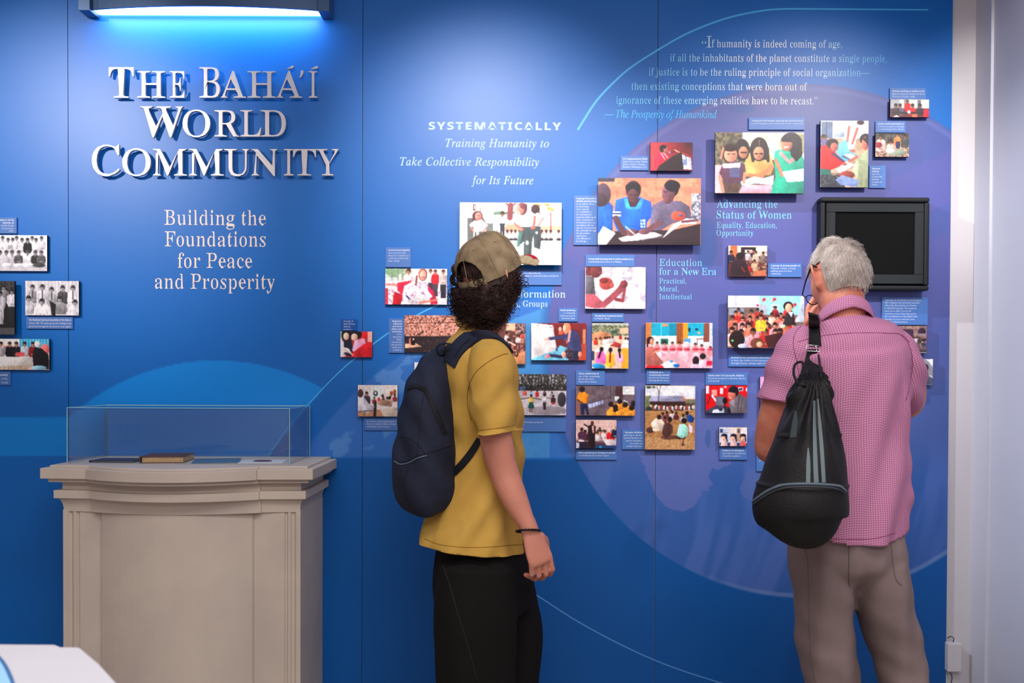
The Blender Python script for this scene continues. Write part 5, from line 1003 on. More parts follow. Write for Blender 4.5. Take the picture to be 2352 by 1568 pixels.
mb.prism(q, 1.0537, 1.0562); q2 = [(-.905 + .024 * math.cos(k * PI / 12), -.245 + .014 * math.sin(k * PI / 12)) for k in range(24)]; mb.prism(q2, 1.0562, 1.0575)
sl_ = link('oval_seal', mb.mesh(), M['plum']); tag(sl_, 'plum-coloured oval seal lying on the white sheet', 'seal')
# ------------------------------------------------------------------ near pedestal, cut by the lower left corner
ped2 = empty('display_pedestal', (-.78, -2.72, 0), 'white-topped display pedestal cut off by the lower left corner', 'pedestal')
M['pale_stone'] = mat('pale_stone', (196, 194, 198), .5, .35, var=.03, scale=6)
zt2 = 1.044
o_ = [PZ(u, v, zt2) for u, v in ((-150, 1477), (128, 1479), (141, 1484.5), (184, 1485), (228, 1522), (272, 1570), (318, 1640), (350, 1720))]
pl = [(p.x, p.y) for p in o_] + [(-.40, -3.15), (-1.15, -3.15), (-1.15, o_[0].y)]
cxm = sum(p[0] for p in pl) / len(pl); cym = sum(p[1] for p in pl) / len(pl)
def shrink(k): return [(cxm + (p[0] - cxm) * k, cym + (p[1] - cym) * k) for p in pl][::-1]
for nm, z0, z1, k in (('top_slab', 1.008, zt2, 1.0), ('moulding', .992, 1.008, .95), ('recessed_neck', .966, .992, .90), ('cornice', .94, .966, .94), ('shaft', .1, .94, .86), ('plinth', 0, .1, .93)):
    me = evalmods(MB().prism(shrink(k), z0, z1).mesh(), [('BEVEL', dict(width=.003, segments=2, limit_method='ANGLE', angle_limit=.4))])
    link(nm, me, M['pale_stone'], ped2)
M['ice_card'] = mat('ice_blue_card', (150, 200, 232), .3, .5); M['deep_card'] = mat('deep_blue_card', (52, 100, 150), .3, .5)
disc = empty('round_label', PZ(-60, 1600, zt2), 'curved blue label on the near white pedestal, at the lower left corner', 'label')
def curve_card(pts, z0, z1, name, m_):
    q = [PZ(u, v, zt2) for u, v in spl(pts, 24)]; q = [(p.x, p.y) for p in q]
    e0, e1 = q[-1], q[0]; q = q + [(e1[0] - .25, e0[1]), (e1[0] - .25, e1[1])]
    link(name, MB().prism(q[::-1], zt2 + z0, zt2 + z1).mesh(), m_, disc)
curve_card([(-60, 1490), (-30, 1496), (-4, 1507), (12, 1524), (25, 1548), (36, 1580), (44, 1640)], .0003, .002, 'rim', M['deep_card'])
curve_card([(-60, 1497), (-32, 1503), (-10, 1514), (4, 1531), (16, 1555), (27, 1586), (34, 1640)], .002, .0032, 'face', M['ice_card'])
# ================================================================== people
M['skin'] = mat('skin', (214, 142, 120), .5, .35, var=.06, scale=14, bump=.15, bscale=320)
M['skin2'] = mat('skin_ruddy', (224, 150, 122), .5, .35, rgb2=(206, 112, 92), scale=16, bump=.15, bscale=300)
for k_ in ('skin', 'skin2'):
    b_ = M[k_].node_tree.nodes['Principled BSDF']; b_.inputs['Subsurface Weight'].default_value = .12; b_.inputs['Subsurface Radius'].default_value = (.012, .004, .002)
M['eye'] = mat('eye_white', (230, 226, 222), .2, .5); M['iris'] = mat('iris', (60, 44, 34), .2, .5); M['lip'] = mat('lip', (176, 88, 82), .45, .4)
M['yellow_cotton'] = mat('yellow_cotton', (212, 170, 84), .85, .15, rgb2=(200, 156, 72), scale=9, bump=.35, bscale=420, dist=.0015)
M['yellow_seam'] = mat('yellow_seam', (150, 112, 48), .9, .1)
M['black_cotton'] = mat('black_cotton', (26, 24, 24), .9, .12, bump=.3, bscale=300)
M['taupe'] = mat('taupe_cotton', (150, 132, 130), .85, .2, rgb2=(130, 114, 112), scale=7, bump=.4, bscale=380, dist=.0015)
M['navy_canvas'] = mat('navy_canvas', (40, 46, 66), .8, .25, rgb2=(30, 34, 50), scale=10, bump=.3, bscale=500)
M['navy_dark'] = mat('dark_trim', (18, 20, 28), .7, .3)
M['black_nylon'] = mat('black_nylon', (20, 20, 22), .6, .35, rgb2=(13, 13, 15), scale=14, bump=.4, bscale=160, dist=.002)
M['black_web'] = mat('black_webbing', (26, 26, 28), .7, .3, bump=.3, bscale=600)
M['grey_stripe'] = mat('grey_stripe', (112, 128, 132), .6, .3)
M['piping'] = mat('blue_grey_piping', (92, 108, 122), .5, .4)
M['chrome'] = mat('chrome', (210, 210, 212), .18, .6, metal=1.0)
M['khaki'] = mat('khaki_cap', (158, 140, 112), .88, .15, rgb2=(116, 98, 74), scale=22, bump=.5, bscale=380, dist=.0015)
M['khaki_light'] = mat('khaki_frayed', (196, 178, 148), .9, .1, rgb2=(160, 140, 108), scale=90, bump=.4, bscale=400)
M['red_patch'] = mat('red_patch', (176, 30, 44), .8, .2)
M['hair_dark'] = mat('dark_curly_hair', (62, 42, 36), .6, .25, rgb2=(34, 22, 20), scale=40)
M['hair_grey'] = mat('grey_hair', (246, 238, 232), .5, .4, rgb2=(182, 168, 156), scale=26)
M['shoe'] = mat('dark_shoe', (30, 28, 30), .5, .4); M['sole'] = mat('rubber_sole', (200, 196, 190), .7, .3); M['shoe2'] = mat('brown_shoe', (84, 60, 44), .5, .4)
# pink shirt: woven check of pale threads
pk = bpy.data.materials.new('pink_check'); pk.use_nodes = True; nt = pk.node_tree; b_ = nt.nodes['Principled BSDF']
tc = nt.nodes.new('ShaderNodeTexCoord'); at_ = nt.nodes.new('ShaderNodeAttribute'); at_.attribute_name = 'weave'; sp_ = nt.nodes.new('ShaderNodeSeparateXYZ'); nt.links.new(at_.outputs['Vector'], sp_.inputs[0])
def thread(sock, period, off, w):
    a = nt.nodes.new('ShaderNodeMath'); a.operation = 'MULTIPLY_ADD'; a.inputs[1].default_value = 1 / period; a.inputs[2].default_value = off; nt.links.new(sock, a.inputs[0])
    f = nt.nodes.new('ShaderNodeMath'); f.operation = 'FRACT'; nt.links.new(a.outputs[0], f.inputs[0])
    l = nt.nodes.new('ShaderNodeMath'); l.operation = 'LESS_THAN'; l.inputs[1].default_value = w; nt.links.new(f.outputs[0], l.inputs[0]); return l.outputs[0]
no = nt.nodes.new('ShaderNodeTexNoise'); no.inputs['Scale'].default_value = 9; nt.links.new(tc.outputs['Object'], no.inputs['Vector'])
xx = nt.nodes.new('ShaderNodeMath'); xx.operation = 'MULTIPLY_ADD'; xx.inputs[1].default_value = .0; nt.links.new(sp_.outputs['Y'], xx.inputs[0]); nt.links.new(sp_.outputs['X'], xx.inputs[2])
x2 = nt.nodes.new('ShaderNodeMath'); x2.operation = 'MULTIPLY_ADD'; x2.inputs[1].default_value = .008; nt.links.new(no.outputs['Fac'], x2.inputs[0]); nt.links.new(xx.outputs[0], x2.inputs[2])
z2 = nt.nodes.new('ShaderNodeMath'); z2.operation = 'MULTIPLY_ADD'; z2.inputs[1].default_value = .008; nt.links.new(no.outputs['Fac'], z2.inputs[0]); nt.links.new(sp_.outputs['Z'], z2.inputs[2])
t1 = thread(x2.outputs[0], .0060, 100.2, .28); t2 = thread(z2.outputs[0], .0060, 100.4, .28)
mxx = nt.nodes.new('ShaderNodeMath'); mxx.operation = 'ADD'; nt.links.new(t1, mxx.inputs[0]); nt.links.new(t2, mxx.inputs[1])
hf = nt.nodes.new('ShaderNodeMath'); hf.operation = 'MULTIPLY'; hf.inputs[1].default_value = .5; nt.links.new(mxx.outputs[0], hf.inputs[0])
rp = nt.nodes.new('ShaderNodeValToRGB'); rp.color_ramp.elements[0].color = lin((192, 108, 152)); rp.color_ramp.elements[1].color = lin((228, 188, 214)); nt.links.new(hf.outputs[0], rp.inputs[0]); nt.links.new(rp.outputs[0], b_.inputs['Base Color'])
b_.inputs['Roughness'].default_value = .85; b_.inputs['Specular IOR Level'].default_value = .15
bp_ = nt.nodes.new('ShaderNodeBump'); bp_.inputs['Strength'].default_value = .25; bp_.inputs['Distance'].default_value = .001; nt.links.new(hf.outputs[0], bp_.inputs['Height']); nt.links.new(bp_.outputs[0], b_.inputs['Normal'])
M['pink'] = pk

def vn3(v, s, seed=0):
    """cheap 3-d noise from two value-noise slices, -1..1"""
    x, y, z = v[:, 0] * s, v[:, 1] * s, v[:, 2] * s
    return (vnoise(x + z * .37, y - z * .61, seed) + vnoise(y * .83 + 7, z + x * .29, seed + 9) + vnoise(z - 3, x * .9 - y * .2, seed + 17)) * 2 / 3 - 1
def Q(pts, Y):
    """frame points (u, v, dy) -> world points around depth Y"""
    return [P(p[0], p[1], Y + (p[2] if len(p) > 2 else 0)) for p in pts]
def weave(me, fn):
    v, n = getv(me); u, w = fn(v, n); a = me.attributes.new('weave', 'FLOAT_VECTOR', 'POINT')
    a.data.foreach_set('vector', np.stack([u, u * 0, w], -1).astype(np.float32).ravel())
def limb(mb, pts, Y, radii_px, n=18, m=None, **k):
    """pts (u,v,dy); radii in frame px (or pairs px, metres)"""
    ctrl = [list(p) + [0] * (3 - len(p)) + (list(r) if isinstance(r, (tuple, list)) else [r, None or -1]) for p, r in zip(pts, radii_px)]
    q = spl(ctrl, m or len(pts) * 4)
    W = [P(c[0], c[1], Y + c[2]) for c in q]
    R = []
    for c in q:
        a = c[3] / S(Y + c[2]); R.append((a, c[4] if c[4] > 0 else a))
    mb.tube(W, R, n, up=(0, 1, 0.01), **k)      # side axis lies across the view, second axis is depth
def hand(mb, wrist, d, l, n, curl, thumb_side=1, s=1.0, spread=.02):
    """palm and five fingers. d: towards fingers, l: across (towards the thumb), n: palm side"""
    d = Vector(d).normalized(); n = Vector(n); n = (n - d * n.dot(d)).normalized(); l = Vector(l); l = (l - d * l.dot(d) - n * l.dot(n)).normalized()
    w = Vector(wrist)
    mb.tube([w - d * .03 * s, w + d * .005 * s, w + d * .035 * s, w + d * .07 * s, w + d * .092 * s], [(.026 * s, .019 * s), (.028 * s, .018 * s), (.036 * s, .0165 * s), (.040 * s, .0145 * s), (.037 * s, .011 * s)], 14, up=tuple(n)) if False else None
    rows = []; V = []; Fc = []
    prof = [(-.035, .026, .020), (.0, .027, .018), (.03, .035, .0165), (.06, .040, .0145), (.085, .040, .0125), (.094, .034, .009)]
    for a, ww, tt in prof:
        for k in range(14):
            an = 2 * PI * k / 14; V.append(w + d * a * s + l * ww * s * math.cos(an) + n * tt * s * math.sin(an))
    for i in range(len(prof) - 1):
        for k in range(14): Fc.append((i * 14 + k, i * 14 + (k + 1) % 14, (i + 1) * 14 + (k + 1) % 14, (i + 1) * 14 + k))
    V.append(w - d * .05 * s); V.append(w + d * .1 * s); a_, b2 = len(V) - 2, len(V) - 1
    for k in range(14): Fc.append((a_, (k + 1) % 14, k)); Fc.append((b2, 70 + k, 70 + (k + 1) % 14))
    mb.add(V, Fc)
    L = [(.044, .026, .020), (.048, .030, .021), (.045, .028, .021), (.036, .021, .018)]
    for i, (off, seg) in enumerate(zip((.031, .0105, -.0105, -.0305), L)):
        p = w + d * (.084 - abs(off) * .12) * s + l * off * s; dd = (d + l * off * spread * 30).normalized()
        pts = [p - dd * .02 * s, p]; rad = [.0098 * s, .0098 * s]; ang = 0
        for j, sg in enumerate(seg):
            ang += curl[i][j] if isinstance(curl[i], (list, tuple)) else curl[i]
            q = dd * math.cos(ang) + n * math.sin(ang)
            pts.append(pts[-1] + q * sg * s * .55); rad.append((.0086 - .0006 * j) * s); pts.append(pts[-1] + q * sg * s * .45); rad.append((.0090 - .0008 * j) * s)
        mb.tube(pts, rad, 8, cap=.9)
    t0 = w + d * .018 * s + l * .024 * s; dd = (d * .62 + l * .62 + n * .45).normalized()
    pts = [t0, t0 + dd * .03 * s]; e = (d * .86 + l * .2 + n * .5).normalized(); pts.append(pts[-1] + e * .028 * s); e2 = (d * .85 - l * .05 + n * .5).normalized(); pts.append(pts[-1] + e2 * .024 * s)
    mb.tube(pts, [.013 * s, .0115 * s, .0098 * s, .0085 * s], 8, cap=.9)
def head_pts(n=36, m=44):
    """closed head, local frame: face +Y, right ear +X, up +Z, origin at the centre of the skull"""
    V = []; 
    for i in range(n + 1):
        th = PI * i / n; z0 = math.cos(th)
        for k in range(m):
            ph = 2 * PI * k / m; x = math.sin(th) * math.cos(ph); y = math.sin(th) * math.sin(ph); z = z0
            X, Y, Z = x * .075, y * .096, z * .115
            f = max(0, y)
            if z < 0:
                X *= 1 - .30 * (-z) ** 1.4; Y = Y * (1 - .10 * (-z)) if y > 0 else Y * (1 - .42 * (-z) ** 1.1)
                if y > 0: Y += .012 * (-z) ** 1.0 * f
            if y > 0:
                # brow, eye sockets, nose, lips, chin
                ax = abs(x)
                Y += .006 * math.exp(-((z - .16) / .07) ** 2) * math.exp(-(ax / .5) ** 4) * f
                Y -= .012 * math.exp(-((z - .02) / .10) ** 2) * math.exp(-((ax - .40) / .20) ** 2)
                Y += .030 * math.exp(-((z + .24) / .085) ** 2) * math.exp(-(ax / .16) ** 2) + .014 * math.exp(-((z + .06) / .15) ** 2) * math.exp(-(ax / .11) ** 2)
                Y += .007 * math.exp(-((z + .47) / .045) ** 2) * math.exp(-(ax / .26) ** 2) + .006 * math.exp(-((z + .56) / .045) ** 2) * math.exp(-(ax / .22) ** 2)
                Y -= .005 * math.exp(-((z + .515) / .02) ** 2) * math.exp(-(ax / .3) ** 2)
                Y += .012 * math.exp(-((z + .80) / .12) ** 2) * math.exp(-(ax / .35) ** 2)
                X += .005 * math.copysign(1, x) * math.exp(-((z + .12) / .16) ** 2) * math.exp(-((ax - .75) / .25) ** 2)
            V.append(Vector((X, Y, Z)))
    F_ = []
    for i in range(n):
        for k in range(m): F_.append((i * m + k, (i + 1) * m + k, (i + 1) * m + (k + 1) % m, i * m + (k + 1) % m))
    return V, F_
def head_matrix(c, yaw, pitch, roll=0):
    """yaw: 0 looks at the wall (+Y), positive turns to the right of the frame; pitch positive looks down"""
    return Matrix.Translation(c) @ Matrix.Rotation(-yaw, 4, 'Z') @ Matrix.Rotation(-pitch, 4, 'X') @ Matrix.Rotation(roll, 4, 'Y')
def add_head(mb, Mh, s=1.0, neck=None):
    V, Fc = head_pts(); mb.add([Mh @ (v * s) for v in V], Fc)
    for sx in (1, -1):   # ears: curved rims with a lobe
        pts = [Vector((sx * x, y * 1.1, z * 1.12)) * s for x, y, z in ((.070, .004, .022), (.081, -.006, .034), (.090, -.016, .030), (.093, -.020, .014), (.086, -.014, -.006), (.076, -.004, -.026), (.070, .004, -.030))]
        mb.tube([Mh @ p for p in pts], [.0052 * s, .0055 * s, .0055 * s, .0055 * s, .0052 * s, .007 * s, .005 * s], 8)
        mb.tube([Mh @ (Vector((sx * x, y, z)) * s) for x, y, z in ((.066, .0, .018), (.079, -.010, .012), (.078, -.008, -.006), (.068, .0, -.020))], [.008 * s] * 4, 8)
def face_parts(Mh, par, s=1.0):
    for sx in (1, -1):
        V, Fc = [], []
        c = Vector((sx * .031, .0765, .003)) * s
        for nm, r, off, m_ in (('eye', .0118, 0, M['eye']), ('iris', .0062, .0068, M['iris'])):
            mb = MB(); n_ = 10
            for i in range(n_ + 1):
                for k in range(14):
                    th = PI * i / n_; ph = 2 * PI * k / 14
                    mb.v.append(tuple(Mh @ (c + Vector((0, off * s, 0)) + Vector((math.sin(th) * math.cos(ph), math.sin(th) * math.sin(ph), math.cos(th))) * r * s)))
            for i in range(n_):
                for k in range(14): mb.f.append((i * 14 + k, (i + 1) * 14 + k, (i + 1) * 14 + (k + 1) % 14, i * 14 + (k + 1) % 14))
            if nm == 'eye': eo = link('eye', mb.mesh(), m_, par, True)
            else: link('iris', mb.mesh(), m_, eo, True)
    mb = MB(); mb.tube([Mh @ (Vector((x, .101 - abs(x) * .55 - .002, -.0585 - abs(x) * .08)) * s) for x in (-.022, -.012, 0, .012, .022)], [.0016 * s, .0034 * s, .0042 * s, .0034 * s, .0016 * s], 8)
    link('lips', mb.mesh(), M['lip'], par, True)
def strands(rows, rad, sides=3):
    """one mesh of many thin tapered strands; rows: list of point lists"""
    V = []; Fc = []
    for pts in rows:
        n = len(pts); base = len(V)
        for i, p in enumerate(pts):
            t = (Vector(pts[min(i + 1, n - 1)]) - Vector(pts[max(i - 1, 0)])).normalized()
            a = t.cross(Vector((.3, .2, 1))).normalized(); b = t.cross(a)
            r = rad * (1 - .75 * i / (n - 1)) 
            for k in range(sides):
                an = 2 * PI * k / sides; V.append(Vector(p) + a * (r * math.cos(an)) + b * (r * math.sin(an)))
        for i in range(n - 1):
            for k in range(sides): Fc.append((base + i * sides + k, base + i * sides + (k + 1) % sides, base + (i + 1) * sides + (k + 1) % sides, base + (i + 1) * sides + k))
    return pyd(V, Fc)
def shoe(par, x, y, yaw, m_, s=1.0):
    c, sn = math.cos(-yaw), math.sin(-yaw)
    def T(p): return (x + (p[0] * c - p[1] * sn) * s, y + (p[0] * sn + p[1] * c) * s, p[2] * s)
    mb = MB(); prof = [(-.09, .030, .030, .055), (-.06, .036, .045, .06), (0, .038, .045, .05), (.06, .044, .035, .04), (.12, .046, .026, .034), (.16, .036, .018, .028), (.175, .016, .010, .022)]
    V = []; n = 14
    for (yy, w, h, zc) in prof:
        for k in range(n):
            an = 2 * PI * k / n; V.append(T((w * math.cos(an), yy, max(.012, zc + h * math.sin(an)))))
    Fc = [(i * n + k, i * n + (k + 1) % n, (i + 1) * n + (k + 1) % n, (i + 1) * n + k) for i in range(len(prof) - 1) for k in range(n)]
    Fc += [tuple(range(n - 1, -1, -1)), tuple((len(prof) - 1) * n + k for k in range(n))]
    so = link('shoe', evalmods(pyd(V, Fc), [('SUBSURF', dict(levels=1))]), m_, par, True)
    q = [(-.035, -.095), (.035, -.095), (.042, -.04), (.048, .08), (.045, .13), (.025, .178), (-.02, .18), (-.044, .13), (-.046, .08), (-.04, -.04)]
    link('sole', MB().prism([T((a, b, 0))[:2] for a, b in q], 0.001, .018 * s).mesh(), M['sole'], so)

# ------------------------------------------------------------------ young man in the yellow T-shirt
YA = -.68
ym = empty('person', (P(1120, 1891, YA).x, YA, 0), 'young man in yellow T-shirt and tan cap, dark curly hair, navy backpack', 'person')
Hc = P(1127, 648, YA); yawA, pitA = math.radians(42), math.radians(-14)
MH = head_matrix(Hc, yawA, pitA, math.radians(-3)); sA = .97
body = MB(); add_head(body, MH, sA)
limb(body, [(1124, 690, .0), (1122, 735, 0), (1112, 775, -.0), (1104, 820, -.01)], YA, [44, 43, 47, (52, .08)])
limb(body, [(1105, 790, 0), (1110, 840, 0), (1112, 950, 0), (1108, 1100, 0), (1105, 1230, 0), (1110, 1300, 0)], YA, [(50, .10), (62, .13), (66, .13), (58, .11), (58, .10), (60, .11)])
NA = -.20   # near arm depth
limb(body, [(1128, 835, NA + .03), (1130, 920, NA), (1140, 1010, NA - .01), (1156, 1080, NA), (1180, 1140, NA - .01), (1206, 1195, NA - .02), (1219, 1222, NA - .025)], YA, [46, 40, 38, 34, 31, 22, (19, .022)])
limb(body, [(1118, 850, .19), (1125, 950, .21), (1132, 1050, .21), (1155, 1140, .2), (1180, 1215, .19)], YA, [40, 36, 32, 28, 20])
wr = P(1219, 1222, YA + NA - .025)
hand(body, wr, (.34, -.05, -.94), (.82, .52, .25), (-.52, .85, -.1), [(.30, .75, .5), (.38, .8, .5), (.44, .82, .5), (.52, .85, .5)], s=1.0, spread=.045)
wr2 = P(1180, 1215, YA + .19)
hand(body, wr2, (.2, .05, -.97), (.55, -.6, 0), (-.6, .1, -.1), [(.5, .6, .4)] * 4, s=.96)
for dy, u0 in ((-.09, 1110), (.09, 1128)):
    limb(body, [(u0, 1310, dy), (u0 - 8, 1450, dy), (u0 - 6, 1640, dy), (u0 - 8, 1860, dy)], YA, [50, 48, 40, 30])
bme = blend(body, .0033, 4, .5)
link('body', bme, M['skin'], ym, True)
face_parts(MH, ym, sA)
# T-shirt
sh_ = MB()
limb(sh_, [(1105, 742, 0), (1104, 775, 0), (1098, 815, 0), (1100, 880, 0), (1104, 960, 0), (1106, 1050, 0), (1098, 1130, 0), (1090, 1200, 0), (1084, 1245, 0), (1084, 1275, 0), (1084, 1310, 0)], YA,
     [(44, .062), (62, .10), (80, .155), (92, .175), (94, .175), (94, .17), (100, .18), (112, .19), (121, .20), (124, .20), (124, .20)], n=36, m=44, recess=.02)
slv = MB(); limb(sh_, [(1112, 806, .02), (1124, 824, NA * .6), (1128, 850, NA * .85)], YA, [40, 40, 38], n=20)
limb(slv, [(1108, 800, -.03), (1124, 818, NA * .6), (1130, 845, NA), (1130, 900, NA - .01), (1137, 960, NA - .015), (1142, 992, NA - .015), (1146, 1022, NA - .015)], YA, [38, 46, 53, 55, 49, (45, .06), (45, .06)], n=24, m=28, recess=.02)
limb(sh_, [(1104, 800, .05), (1108, 830, .14), (1114, 900, .21), (1124, 985, .23)], YA, [44, 50, 50, 46], n=20, m=18, recess=.02)
sme = blend(sh_, .0055, 6, .5); slm = blend(slv, .005, 5, .5)
def folds_tee(v, n):
    z = v[:, 2]; x = v[:, 0]; y = v[:, 1]; zh = P(1100, 1264, YA).z
    low = sst(1.25, .85, z); ang = np.arctan2(y - YA, x - P(1100, 1000, YA).x)
    d = low * .0085 * np.sin(ang * 9 + 1.2 * np.sin(z * 7)) * (0.6 + .4 * np.sin(ang * 4))
    arm = sst(YA - .12, YA - .2, y)
    d = d * (1 - arm) + .0030 * vn3(v, 16, 3) + .0045 * vn3(v * np.array([1, 1, .45]), 11, 7)
    d += (1 - arm) * sst(1.45, 1.3, z) * sst(.95, 1.15, z) * .0055 * np.sin((x * .8 + z * 1.3) * 36 + 2 * vn3(v, 5, 2))
    d += .0022 * (1 - np.abs(vn3(v * np.array([1, 1, .7]), 26, 12)) * 2)
    d += arm * .0060 * np.sin((x * 1.5 - z) * 42 + 2.5 * vn3(v, 6, 5)) * sst(1.45, 1.25, z)
    return d
displace(sme, folds_tee); displace(slm, folds_tee)
pa, pb = P(952, 1236, YA), P(1206, 1262, YA); sl = (pb.z - pa.z) / (pb.x - pa.x)
crop(sme, pa, Vector((sl, 0, -1)).normalized())
armY = YA - .105
pa, pb = P(1100, 996, YA + NA), P(1184, 988, YA + NA)
sl = (pb.z - pa.z) / (pb.x - pa.x); crop(slm, pa, Vector((sl, 0, -1)).normalized()); slm = shell(slm, .0016)
na_, nb_ = P(1046, 741, YA), P(1162, 793, YA); sl = (nb_.z - na_.z) / (nb_.x - na_.x)
crop(sme, na_, Vector((-sl, 0, 1)).normalized(), lambda c: c.z > P(1100, 800, YA).z and c.x < P(1168, 800, YA).x)
sme = shell(sme, .0016)
tee = link('t_shirt', sme, M['yellow_cotton'], ym, True); link('sleeve', slm, M['yellow_cotton'], tee, True)
_a, _b = MB(), None; _v = [tuple(v.co) for v in sme.vertices] + [tuple(v.co) for v in slm.vertices]; _f = [tuple(p.vertices) for p in sme.polygons] + [tuple(i + len(sme.vertices) for i in p.vertices) for p in slm.polygons]
bt = BVHTree.FromPolygons(_v, _f); bts = bvh(sme)
seam(bt, [(1166, 812), (1150, 816), (1120, 832), (1092, 856), (1076, 890), (1074, 930), (1082, 965)], .0013, M['yellow_seam'], 'shoulder_seam', tee, 40, .0004)
seam(bt, [(1100, 988), (1120, 986), (1150, 982), (1182, 976)], .0009, M['yellow_seam'], 'sleeve_stitch', tee, 24, .0003)
seam(bt, [(975, 1237), (1010, 1250), (1060, 1256), (1120, 1256), (1165, 1252), (1200, 1250)], .0009, M['yellow_seam'], 'hem_stitch', tee, 50, .0003)
# crew collar
mb = MB(); cc = P(1104, 765, YA)
ring = [cc + Vector((.073 * math.cos(t), .070 * math.sin(t), -.034 * math.cos(t))) for t in [2 * PI * k / 36 for k in range(36)]]
V = []; Fc = []
for k, p in enumerate(ring):
    t = (ring[(k + 1) % 36] - ring[k - 1]).normalized(); o = (p - cc).normalized()
    for j in range(8):
        a = 2 * PI * j / 8; V.append(p + o * .0045 * math.cos(a) + Vector((0, 0, 1)) * .0105 * math.sin(a))
for k in range(36):
    for j in range(8): Fc.append((k * 8 + j, k * 8 + (j + 1) % 8, ((k + 1) % 36) * 8 + (j + 1) % 8, ((k + 1) % 36) * 8 + j))
link('collar', pyd(V, Fc), M['yellow_cotton'], tee, True)
# wide black trousers
tr_ = MB()
limb(tr_, [(1108, 1225, 0), (1106, 1262, 0), (1108, 1330, 0), (1110, 1400, 0)], YA, [(94, .15), (104, .16), (114, .165), (108, .165)], n=30)
limb(tr_, [(1096, 1300, -.09), (1092, 1400, -.095), (1090, 1500, -.10), (1094, 1600, -.10), (1098, 1740, -.10), (1100, 1868, -.10)], YA, [92, 98, 94, 90, 84, (78, .10)], n=26, m=26, recess=.02)
limb(tr_, [(1130, 1300, .08), (1146, 1400, .085), (1156, 1470, .09), (1154, 1580, .09), (1152, 1740, .09), (1150, 1868, .09)], YA, [88, 92, 96, 88, 80, (74, .10)], n=26, m=26, recess=.02)
tme = blend(tr_, .008, 5, .5)
displace(tme, lambda v, n: .006 * np.sin(np.arctan2(v[:, 1] - YA, v[:, 0] + .12) * 7 + v[:, 2] * 4) * sst(1.0, .5, v[:, 2]) + .004 * vn3(v, 9, 4))
trs = link('trousers', tme, M['black_cotton'], ym, True); btt = bvh(tme)
seam(btt, [(1012, 1282), (1032, 1340), (1052, 1410), (1074, 1480), (1096, 1560)], .0012, mat('trouser_seam', (52, 50, 50), .9, .1), 'side_seam', trs, 40, .0004)
shoe(ym, P(1100, 1891, YA - .1).x, YA - .12, math.radians(62), M['shoe'], 1.0); shoe(ym, P(1150, 1891, YA + .1).x, YA + .09, math.radians(50), M['shoe'], 1.0)
# bracelet
mb = MB(); wc = P(1213, 1219, YA + NA - .025); dd = Vector((.34, -.05, -.93)).normalized(); a_ = dd.cross(Vector((0, 1, 0))).normalized(); b2 = dd.cross(a_)
pts = [wc + a_ * .031 * math.cos(t) + b2 * .030 * math.sin(t) + dd * .012 * math.cos(t + .6) for t in [2 * PI * k / 40 for k in range(41)]]
mb.tube(pts, [.0028 + .0010 * (k % 2) for k in range(41)], 6)
link('bracelet', mb.mesh(), M['navy_dark'], ym, True)
# curly hair: bulk plus curls
rngA = random.Random(11)
hb = MB(); hv, hf = head_pts(24, 30)
hb.add([MH @ (Vector((v.x * 1.10, v.y * 1.06 - .006, v.z * 1.05)) * sA) for v in hv if True], hf)
MHi = MH.inverted()
# lumps of hair following the photographed outline (u, v, dy, radius px)
for u, v, dy, r in ((1056, 668, -.02, 24), (1060, 695, -.02, 25), (1075, 715, -.03, 26), (1095, 722, -.07, 30), (1122, 712, -.09, 32), (1148, 700, -.08, 28), (1110, 690, -.09, 36), (1085, 690, -.07, 32), (1150, 672, -.07, 32), (1172, 650, -.04, 26), (1182, 664, -.01, 18), (1188, 640, .0, 16), (1080, 675, -.06, 30), (1120, 672, -.07, 34), (1050, 620, .05, 18), (1046, 642, .02, 18), (1150, 655, -.06, 28), (1100, 735, -.03, 24), (1128, 728, -.06, 24)):
    c = P(u, v, YA + dy); rr_ = r / S(YA + dy) * .86
    n_, m_ = 8, 12; k0 = len(hb.v)
    for i in range(n_ + 1):
        for k in range(m_):
            th = PI * i / n_; ph = 2 * PI * k / m_; hb.v.append((c.x + rr_ * math.sin(th) * math.cos(ph), c.y + rr_ * math.sin(th) * math.sin(ph), c.z + rr_ * math.cos(th)))
    for i in range(n_):
        for k in range(m_): hb.f.append((k0 + i * m_ + k, k0 + (i + 1) * m_ + k, k0 + (i + 1) * m_ + (k + 1) % m_, k0 + i * m_ + (k + 1) % m_))
MC = head_matrix(P(1128, 634, YA), math.radians(40), math.radians(-26), math.radians(-4)); MCi = MC.inverted()
hb.add([MC @ Vector((v.x / .075 * .0895, v.y / .096 * .1035, v.z / .115 * .112)) for v in hv], hf)
hme = blend(hb, .006, 4, .5)
MC = head_matrix(P(1128, 634, YA), math.radians(40), math.radians(-26), math.radians(-4)); MCi = MC.inverted()
